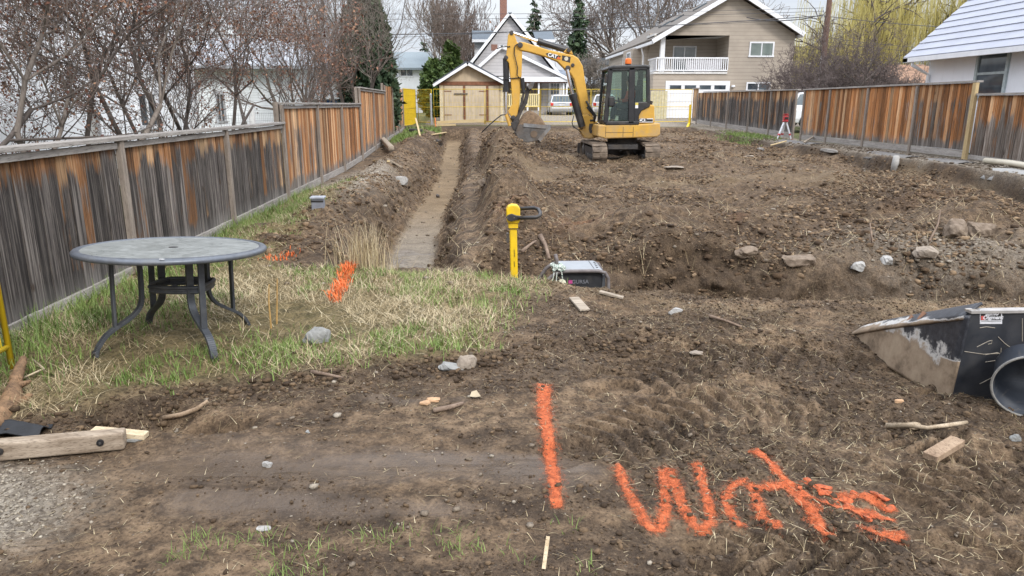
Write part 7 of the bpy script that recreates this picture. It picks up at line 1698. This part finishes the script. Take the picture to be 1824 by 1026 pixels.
# roots sticking out of the pit wall
stick([(962, 430, .05), (972, 448, .06), (978, 470, .05)], .035, 'knobbly root standing up behind the framed machine', STICK, 'root', 'root')
stick([(930, 462, .08), (945, 448, .09), (955, 440, .06)], .022, 'thin root crossing the pit wall right of the yellow tamper', STICK, 'root', 'root')
stick([(1548, 430, .05), (1552, 445, .07), (1546, 428, .2)], .014, 'thin brown stick poking up in the pit, above the white lumps', STICK)
stick([(1655, 432, .02), (1668, 418, .12), (1670, 408, .25)], .014, 'thin brown root poking up before the two crusted boulders', STICK, 'root', 'root')
for k, (x, y, lx_, h) in enumerate(((483, 585, .0, .34), (493, 578, .02, .36))):
    p = on(x, y); single(MB().tube([p, p+Vector((lx_, 0, h*.6)), p+Vector((lx_+.01, .01, h))], [.007, .006, .004], 6), 'dry_stalk', plain('ochre_stalk', (.42, .26, .09), .8), ('left', 'right')[k]+' of two thin ochre stalks standing in the grass', 'stalk', tuple(p))
stick([(60, 650, .03), (80, 668, .03), (30, 690, .04)], .008, 'thin bent straw stem by the driftwood log', PALEW, 'straw', 'straw')
p = on(971, 1000); single(MB().bar((p.x-.01, p.y-.05, p.z+.0), (p.x+.012, p.y+.02, p.z+.09), .014, .006), 'wood_splinter', PALEW, 'pale wood splinter standing in the mud at the bottom edge', 'splinter', tuple(p))

# ------------------------------------------------------------------ spray paint
def spray_mat():
    m = Mat('orange_spray_paint', .75, 0, .3); nt = m.t; a = m.attr('bd'); s = m.sepc(a.outputs['Color'])
    n = m.noise(150, 6, .8); n2 = m.noise(38, 5, .75)
    cov = m.math('ADD', s[0], m.math('ADD', m.math('MULTIPLY', m.math('SUBTRACT', n, .5), 1.5), m.math('MULTIPLY', m.math('SUBTRACT', n2, .5), 1.4)))
    al = m.ramp(cov, [(.20, 0.0), (.58, .42), (1.1, .76)])
    m.color(m.ramp(n2, [(.3, (.27, .062, .024)), (.5, (.48, .105, .034)), (.7, (.64, .18, .07))]))
    m.bump(n, .35, .008)
    tr = m.node('ShaderNodeBsdfTransparent'); mx = m.node('ShaderNodeMixShader')
    nt.links.new(al, mx.inputs[0]); nt.links.new(tr.outputs[0], mx.inputs[1]); nt.links.new(m.b.outputs[0], mx.inputs[2]); nt.links.new(mx.outputs[0], m.out())
    return m.m
SPRAY = spray_mat(); _lift = [0.003]
def letter(mb, pts, w, hard): stroke(mb, pts, w*1.7, .32); stroke(mb, pts, w*.86, hard)
def stroke(mb, pts, w, hard=.95, wend=None):
    P = [np.array(_p(*q)) for q in pts]
    # smooth the corners
    for _ in range(2):
        Q = [P[0]]
        for a, b in zip(P[:-1], P[1:]): Q += [a*.75+b*.25, a*.25+b*.75]
        P = Q+[P[-1]]
    L = [0]
    for a, b in zip(P[:-1], P[1:]): L.append(L[-1]+np.linalg.norm(b-a))
    n = max(6, int(L[-1]/.012)); s = np.linspace(0, L[-1], n); X = np.interp(s, L, [p[0] for p in P]); Y = np.interp(s, L, [p[1] for p in P])
    tx = np.gradient(X); ty = np.gradient(Y); q = np.hypot(tx, ty)+1e-9; tx /= q; ty /= q
    K = 11; _lift[0] += .0005; wend = wend or w; o = mb.n
    f = np.linspace(-1, 1, K)
    ww = np.linspace(w, wend, n)[:, None]*(1+.25*(fbm(s*6, s*0+_lift[0]*900, 2, 5)-.5))[:, None]
    xx = X[:, None]-ty[:, None]*f[None]*ww; yy = Y[:, None]+tx[:, None]*f[None]*ww
    zz = ground(xx.ravel(), yy.ravel()).reshape(xx.shape)+_lift[0]
    end = np.minimum(1, np.minimum(np.arange(n), np.arange(n)[::-1])/3.0)[:, None]
    cov = (1-np.abs(f)[None]**2.2)*hard*end
    mb.v += list(zip(xx.ravel(), yy.ravel(), zz.ravel())); mb.c += [(float(c), 0, 0, 1) for c in cov.ravel()]; mb.n = len(mb.v)
    mb.f += [(o+i*K+j, o+i*K+j+1, o+(i+1)*K+j+1, o+(i+1)*K+j) for i in range(n-1) for j in range(K-1)]
C7 = lambda *q: [(900+a/2.4, 660+b/2.4) for a, b in q]
mb = MB(); LN = [(969, 690), (969, 730), (973, 770), (980, 810), (986, 860), (992, 915)]; stroke(mb, LN, .095, .34, .06)
stroke(mb, [(969, 690), (969, 730), (973, 770), (980, 810), (986, 860), (992, 915)], .056, 1.0, .034)
p = _p(975, 800); single(mb, 'spray_paint_line', SPRAY, 'upright orange spray paint line on the dirt, left of the lettering', 'paint mark', (p[0], p[1], gz(*p)), smooth=True, recalc=False)
mb = MB()
letter(mb, C7((478, 412), (505, 500), (560, 610), (625, 690), (672, 670), (688, 590), (672, 445), (690, 440), (740, 560), (800, 675), (850, 690), (880, 640), (850, 520), (812, 400)), .038, .85)
letter(mb, C7((1050, 500), (1000, 485), (945, 530), (945, 600), (980, 655), (1045, 685)), .036, .80); letter(mb, C7((1035, 490), (1070, 550), (1085, 630), (1120, 670), (1205, 690)), .036, .80)
letter(mb, C7((1040, 345), (1100, 375), (1150, 430), (1210, 500), (1260, 570), (1320, 640), (1355, 700), (1395, 750)), .040, .92)
letter(mb, C7((1050, 530), (1150, 505), (1260, 490), (1360, 510), (1480, 540), (1620, 575), (1690, 590)), .036, .95); letter(mb, C7((1230, 530), (1330, 570), (1440, 590), (1560, 620), (1690, 640)), .046, .95)
letter(mb, C7((1500, 660), (1560, 700), (1620, 710), (1740, 720)), .042, .85); letter(mb, C7((1250, 560), (1300, 600), (1340, 640)), .06, .7)
p = _p(1380, 890); w_ = single(mb, 'spray_paint_lettering', SPRAY, 'orange spray painted lettering "Wat" scrawled across the track marks', 'paint mark', (p[0], p[1], gz(*p)), smooth=True, recalc=False); w_['_base'] = [p[0], p[1], gz(*p)]
OC = plain('painted_clod', (.48, .105, .035), .9, 0, .6, 60, .5, ((.12, .085, .06), .8))
rng = np.random.default_rng(9)
for k in range(18):
    a = rng.random(); q = _p(900+(1230+a*440+rng.normal(0, 15))/2.4, 660+(500+a*110+rng.normal(0, 26))/2.4); s_ = rng.uniform(.018, .045)
    MB().rock((q[0], q[1], gz(*q)+s_*.25), (s_*1.6, s_, s_*.8), k, 2, .5, Matrix.Rotation(rng.random()*3, 3, 'Z'), 0, None, 9).build('painted_clod', OC, w_)
GSP = plain('orange_sprayed_blades', (.68, .15, .035), .8, 0, .3, 30)
def blade_tuft(pts, n, hl, name, label, spread):
    rng = np.random.default_rng(21); P = [np.array(_p(*q)) for q in pts]; V = []; F = []
    for i in range(n):
        f = rng.random()*(len(P)-1); k = int(f); q = P[k]*(1-f+k)+P[min(k+1, len(P)-1)]*(f-k)+rng.normal(0, spread, 2); z = gz(q[0], q[1]); h = rng.uniform(*hl); a = rng.random()*6.28; dx, dy = math.cos(a), math.sin(a); w = .004; bx, by = -dy*w, dx*w; b = rng.uniform(.3, .9)
        o = len(V); V += [(q[0]-bx, q[1]-by, z), (q[0]+bx, q[1]+by, z), (q[0]+bx+dx*h*b*.4, q[1]+by+dy*h*b*.4, z+h*.6), (q[0]-bx+dx*h*b*.4, q[1]-by+dy*h*b*.4, z+h*.6), (q[0]+dx*h*b, q[1]+dy*h*b, z+h*(1-.4*b))]; F += [(o, o+1, o+2, o+3), (o+3, o+2, o+4)]
    m = MB().add(V, F); single(m, name, GSP, label, 'paint mark', (*P[0], gz(*P[0])), recalc=False)
blade_tuft([(628, 487), (618, 505), (608, 530), (598, 552)], 420, (.05, .12), 'spray_painted_grass', 'bright orange sprayed dash running through the dry grass', .035)
blade_tuft([(470, 466), (500, 469), (528, 463)], 70, (.03, .07), 'spray_painted_grass', 'faint orange sprayed dash on the dirt pile behind the table', .05)

# ------------------------------------------------------------------ grass, straw, clods, pebbles
BLADE = leaf_mat('green_blades', [(0, (.06, .10, .022)), (.5, (.135, .20, .045)), (1, (.26, .32, .10))]); DRY = leaf_mat('dry_blades', [(0, (.20, .145, .075)), (.5, (.42, .335, .195)), (1, (.64, .56, .385))])
def blades(name, P, h, lean, w, tone, mat, label, rng, base=.25, segs=3, curl=1.0, cat='grass'):
    n = len(P); a = rng.random(n)*2*math.pi; d = np.stack([np.cos(a), np.sin(a), 0*a], 1); s = np.stack([-np.sin(a), np.cos(a), 0*a], 1)
    V = []
    for k in range(segs+1):
        f = k/segs; ang = lean*(base+(1-base)*f**curl); c = np.zeros((n, 3))
        if k == 0: pos = P.copy(); prev = pos
        else:
            step = (h/segs)[:, None]; pos = prev+d*np.sin(ang)[:, None]*step+np.array([0, 0, 1])*np.cos(ang)[:, None]*step; prev = pos
            gzv = ground(pos[:, 0], pos[:, 1]); pos[:, 2] = np.maximum(pos[:, 2], gzv+.006); prev = pos
        ww = (w*(1-.85*f))[:, None]; V += [pos-s*ww, pos+s*ww]
    V = np.stack(V, 1).reshape(-1, 3); m = 2*(segs+1); o = np.arange(n)[:, None]*m
    F = np.concatenate([o+np.array([[2*k, 2*k+1, 2*k+3, 2*k+2]]) for k in range(segs)]); t = np.repeat(np.clip(tone, 0, 1), m)
    ob = soup(name, V, F, mat, np.stack([t, t, t, np.ones_like(t)], 1)); kind(ob, 'stuff', label, cat); return ob
def scatter(n, x0, x1, y0, y1, dens, rng, power=1.0):
    x = rng.uniform(x0, x1, n); y = y0+(y1-y0)*rng.random(n)**power; k = rng.random(n) < dens(x, y); x, y = x[k], y[k]
    return np.stack([x, y, ground(x, y)], 1)
rng = np.random.default_rng(33)
def gd(x, y):   # green patches: by the fence, in front of the table, at the pit edge
    g = zones(x, y)['grass']; f = np.exp(-((x+3.3)/.55)**2)*1.0; n = sm(.42, .57, fbm(x*1.25, y*1.25, 3, 202))
    return g*np.clip(f+n, 0, 1)*(.25+.9*sm(.35, .6, fbm(x*5, y*5, 2, 203)))
P = scatter(105000, -3.38, 1.4, 3.4, 15.5, gd, rng, 1.4); n = len(P); nearf = np.exp(-((P[:, 0]+3.3)/.4)**2)
blades('green_grass', P, rng.uniform(.03, .085, n)*(1+1.3*nearf), rng.uniform(.3, 1.25, n), rng.uniform(.0022, .0045, n), .25+.5*fbm(P[:, 0]*2, P[:, 1]*2, 2, 204)+rng.normal(0, .13, n), BLADE, 'fresh green grass tufts in the yard and along the fence foot', rng)
dd = lambda x, y: zones(x, y)['grass']*(.12+.95*sm(.38, .62, fbm(x*1.6+4, y*1.6, 3, 207)))
P = scatter(110000, -3.38, 1.5, 3.4, 15.5, dd, rng, 1.4); n = len(P)
blades('dry_grass', P, rng.uniform(.04, .18, n), rng.uniform(1.05, 1.8, n), rng.uniform(.0010, .0026, n), .2+.55*fbm(P[:, 0]*3, P[:, 1]*3, 2, 208)+rng.normal(0, .2, n), DRY, 'matted dry straw coloured grass over the yard', rng, .62, segs=4)
# straw tuft hanging at the near end of the trench
c = _p(650, 490); n = 260; P = np.stack([rng.normal(c[0], .14, n), rng.normal(c[1]-.02, .07, n), np.zeros(n)], 1); P[:, 2] = ground(P[:, 0], P[:, 1])
blades('tall_dry_grass', P, rng.uniform(.25, .55, n), rng.uniform(.15, .9, n), rng.uniform(.002, .0035, n), rng.uniform(.3, .8, n), DRY, 'tall golden dry grass at the near corner of the trench', rng, segs=4)
def sd(x, y):
    z = zones(x, y); near = sm(.3, .62, fbm(x*2.1, y*2.1, 3, 211))
    return np.clip(.10+.75*near*(sm(.2, 1.1, x)+.9*np.exp(-((y-z['gl']+.25)/.3)**2)+.4*np.exp(-((y-2.45)/.2)**2)), 0, 1)*(1-z['grass'])*(1-.8*wetness(x, y))*(y < z['ey']+.2)
P = scatter(42000, -3.3, 5, 2.0, 7.0, sd, rng); n = len(P); P[:, 2] += .003
blades('straw_litter', P, rng.uniform(.012, .045, n)+.06*rng.random(n)**5, rng.uniform(1.3, 1.7, n), rng.uniform(.0007, .0017, n), rng.uniform(-.2, .8, n), DRY, 'bits of straw and root litter strewn over the dirt', rng, .93, segs=3, cat='straw')
P = scatter(18000, -2.9, 10.3, 7.0, 24, lambda x, y: np.clip(.2+sm(.4, .65, fbm(x*1.2, y*1.2, 3, 213)), 0, 1)*(1-zones(x, y)['trb']), rng, 1.5); n = len(P); P[:, 2] += .01
blades('root_litter', P, rng.uniform(.05, .28, n), rng.uniform(1.1, 1.75, n), rng.uniform(.0015, .0035, n), rng.uniform(0, .75, n), DRY, 'roots and straw strewn over the dug soil', rng, .8, segs=3, cat='straw')
P = scatter(2600, -1.2, .42, 2.05, 2.6, lambda x, y: sm(.45, .62, fbm(x*3.2, y*3.2, 3, 215)), rng); n = len(P)
blades('sprouting_grass', P, rng.uniform(.02, .06, n), rng.uniform(.5, 1.4, n), rng.uniform(.0012, .0022, n), rng.uniform(.2, .8, n), BLADE, 'sparse green sprouts in the mud at the bottom edge', rng)
P = scatter(9000, 9.3, 11.5, 25, 33, lambda x, y: np.exp(-((y-28.5)/1.6)**2)*sm(9.9, 10.5, x), rng); n = len(P)
blades('verge_grass', P, rng.uniform(.06, .16, n), rng.uniform(.3, 1.2, n), rng.uniform(.008, .014, n), rng.uniform(.3, .8, n), BLADE, 'green grass patch at the foot of the dark fence', rng)
P = scatter(9000, -3.3, -1.6, 26, 35, lambda x, y: np.clip(np.exp(-((y-29.5)/1.8)**2)*sm(-2.0, -2.5, x)+np.exp(-((y-34)/.8)**2), 0, 1), rng); n = len(P)
blades('bank_grass', P, rng.uniform(.06, .18, n), rng.uniform(.3, 1.2, n), rng.uniform(.008, .014, n), rng.uniform(.3, .8, n), BLADE, 'green grass patch on the far left bank by the fence', rng)
def lumps(name, P, size, mat, label, rng, cat, sink=.25, squash=.7, sub=1, tone=None):
    vars_ = []
    for k in range(6):
        m = MB().rock((0, 0, 0), (2, 2, 2), 300+k, sub, .6, None, .3, None, 6); q = np.array(m.v); vars_.append((q*(1+.34*(np.random.default_rng(k).random((len(q), 1))-.5)), np.array(m.f)))
    V = []; F = []; C = []; o = 0; vid = rng.integers(0, 6, len(P)); rot = rng.random(len(P))*6.28
    for k in range(6):
        q = np.where(vid == k)[0]; v, f = vars_[k]; c, s = np.cos(rot[q]), np.sin(rot[q]); sc = size[q][:, None]*np.array([1, 1, 1])*rng.uniform(.7, 1.3, (len(q), 3))
        X = v[None]*sc[:, None, :]*np.array([1, 1, squash]); x = X[..., 0]*c[:, None]-X[..., 1]*s[:, None]; y = X[..., 0]*s[:, None]+X[..., 1]*c[:, None]
        W = np.stack([x+P[q, 0:1], y+P[q, 1:2], X[..., 2]+P[q, 2:3]+(size[q]*squash*(1-2*sink))[:, None]], -1)
        V.append(W.reshape(-1, 3)); F.append((f[None]+(np.arange(len(q))*len(v))[:, None, None]+o).reshape(-1, 3)); o += len(q)*len(v)
        t = rng.random(len(q)) if tone is None else tone[q]; t = np.repeat(t, len(v)); C.append(np.stack([t, t, t, np.ones_like(t)], 1))
    ob = soup(name, np.concatenate(V), None, mat, np.concatenate(C), np.concatenate(F)); kind(ob, 'stuff', label, cat); return ob
def lump_mat(name, stops, nscale):
    m = Mat(name, .92, 0, .2); s = m.sepc(m.attr('bd').outputs['Color']); n = m.noise(nscale, 5, .7)
    b = m.mix(1.0, m.ramp(s[0], stops), (.92, .85, .74), 'MULTIPLY'); m.color(m.mix(m.ramp(n, [(.35, .6), (.6, 0.0)]), b, (.04, .028, .02))); m.bump(n, .7, .01); return m.m
CRUMB = lump_mat('soil_crumb', [(0, (.045, .032, .022)), (.5, (.095, .068, .046)), (1, (.20, .147, .10))], 60); CLOD = lump_mat('soil_clod', [(0, (.04, .028, .020)), (.35, (.115, .08, .054)), (.7, (.22, .16, .11)), (1, (.36, .275, .195))], 26); PEBL = lump_mat('pale_gravel', [(0, (.24, .22, .19)), (.5, (.36, .335, .30)), (1, (.52, .50, .46))], 60); PEB = lump_mat('pebble', [(0, (.13, .105, .085)), (.5, (.24, .21, .18)), (1, (.42, .40, .37))], 60)
def cd(x, y):
    z = zones(x, y); return np.clip((z['lot']+z['tr']*(1-z['trb'])*.9+z['xt']+.5*np.clip(z['pile']*8, 0, 1)+.55*sm(-2.8, -2.4, x)*(1-sm(-1.8, -1.5, x))*sm(8.3, 9, y)), 0, 1)*(.05+sm(.44, .62, fbm(x*.9, y*.9, 4, 221)))
P = scatter(150000, -2.9, 10.6, 6.1, 34, cd, rng, 1.7); n = len(P); big = rng.random(n)**16
lumps('soil_clods', P, .005+.015*rng.random(n)**2+.045*big+.0005*P[:, 1], CLOD, 'crumbled brown soil clods all over the dug lot', rng, 'soil clods', sink=.36)
def cf(x, y):
    z = zones(x, y); return (1-z['grass'])*(1-.9*wetness(x, y))*np.clip(.05+.95*sm(.47, .60, fbm(x*1.5, y*2.6, 4, 223))*(.6+sm(.5, 1.5, x))+.9*np.exp(-((y-z['gl']+.1)/.18)**2)+.7*np.exp(-((y-z['ey']+.2)/.3)**2)*sm(.2, .8, x), 0, 1)
P = scatter(130000, -3.0, 5.2, 2.0, 6.9, cf, rng, 1.1); n = len(P)
lumps('soil_crumbs', P, .002+.006*rng.random(n)**2+.014*rng.random(n)**18, CRUMB, 'fine dirt crumbs over the driven ground in front', rng, 'soil crumbs', squash=.6)
P = scatter(9000, -3.2, 1.6, 3.2, 5.2, lambda x, y: np.exp(-((y-zones(x, y)['gl']+.12)/.14)**2)*sm(.35, .6, fbm(x*2, y*2, 3, 231)), rng); n = len(P)
lumps('bank_clods', P, .006+.022*rng.random(n)**2, CRUMB, 'dark crumbled sod along the lower edge of the grass', rng, 'soil clods')
P = scatter(3500, -3.0, 5.2, 2.0, 6.9, lambda x, y: (1-zones(x, y)['grass'])*(.35+.65*sm(.4, .7, fbm(x*1.2, y*1.2, 3, 225))), rng); n = len(P)
lumps('pebbles', P, .003+.006*rng.random(n)**2+.016*rng.random(n)**12, PEB, 'small pale pebbles pressed into the dirt in front', rng, 'pebbles', squash=.6)
def pg(x, y):
    ql = _p(1680, 490, -.35)
    return np.clip(np.exp(-((x-ql[0]-.2)/1.5)**2-((y-ql[1])/.45)**2)+1.0*np.exp(-((x+2.75)/.38)**2-((y-15.6)/2.4)**2)+.7*sm(10.6, 10.8, x)+.022*(x < 10.5), 0, 1)
P = scatter(30000, -3.2, 11.7, 6.3, 32, pg, rng, 1.3); n = len(P)
lumps('loose_gravel', P, .010+.022*rng.random(n)**2+.001*P[:, 1], PEB, 'loose pale gravel on the pit shelf, the left bank and the fence strip', rng, 'gravel', squash=.6)
P = scatter(6000, -2.9, -1.5, 2.1, 3.3, lambda x, y: np.exp(-(((x+2.35)/.55)**2+((y-2.8)/.40)**2)**2), rng); n = len(P)
lumps('gravel', P, .003+.007*rng.random(n)**2, PEBL, 'grey gravel under the timber beam at the lower left corner', rng, 'gravel', squash=.6)
for o in scene.objects:
    if '_base' in o: del o['_base']
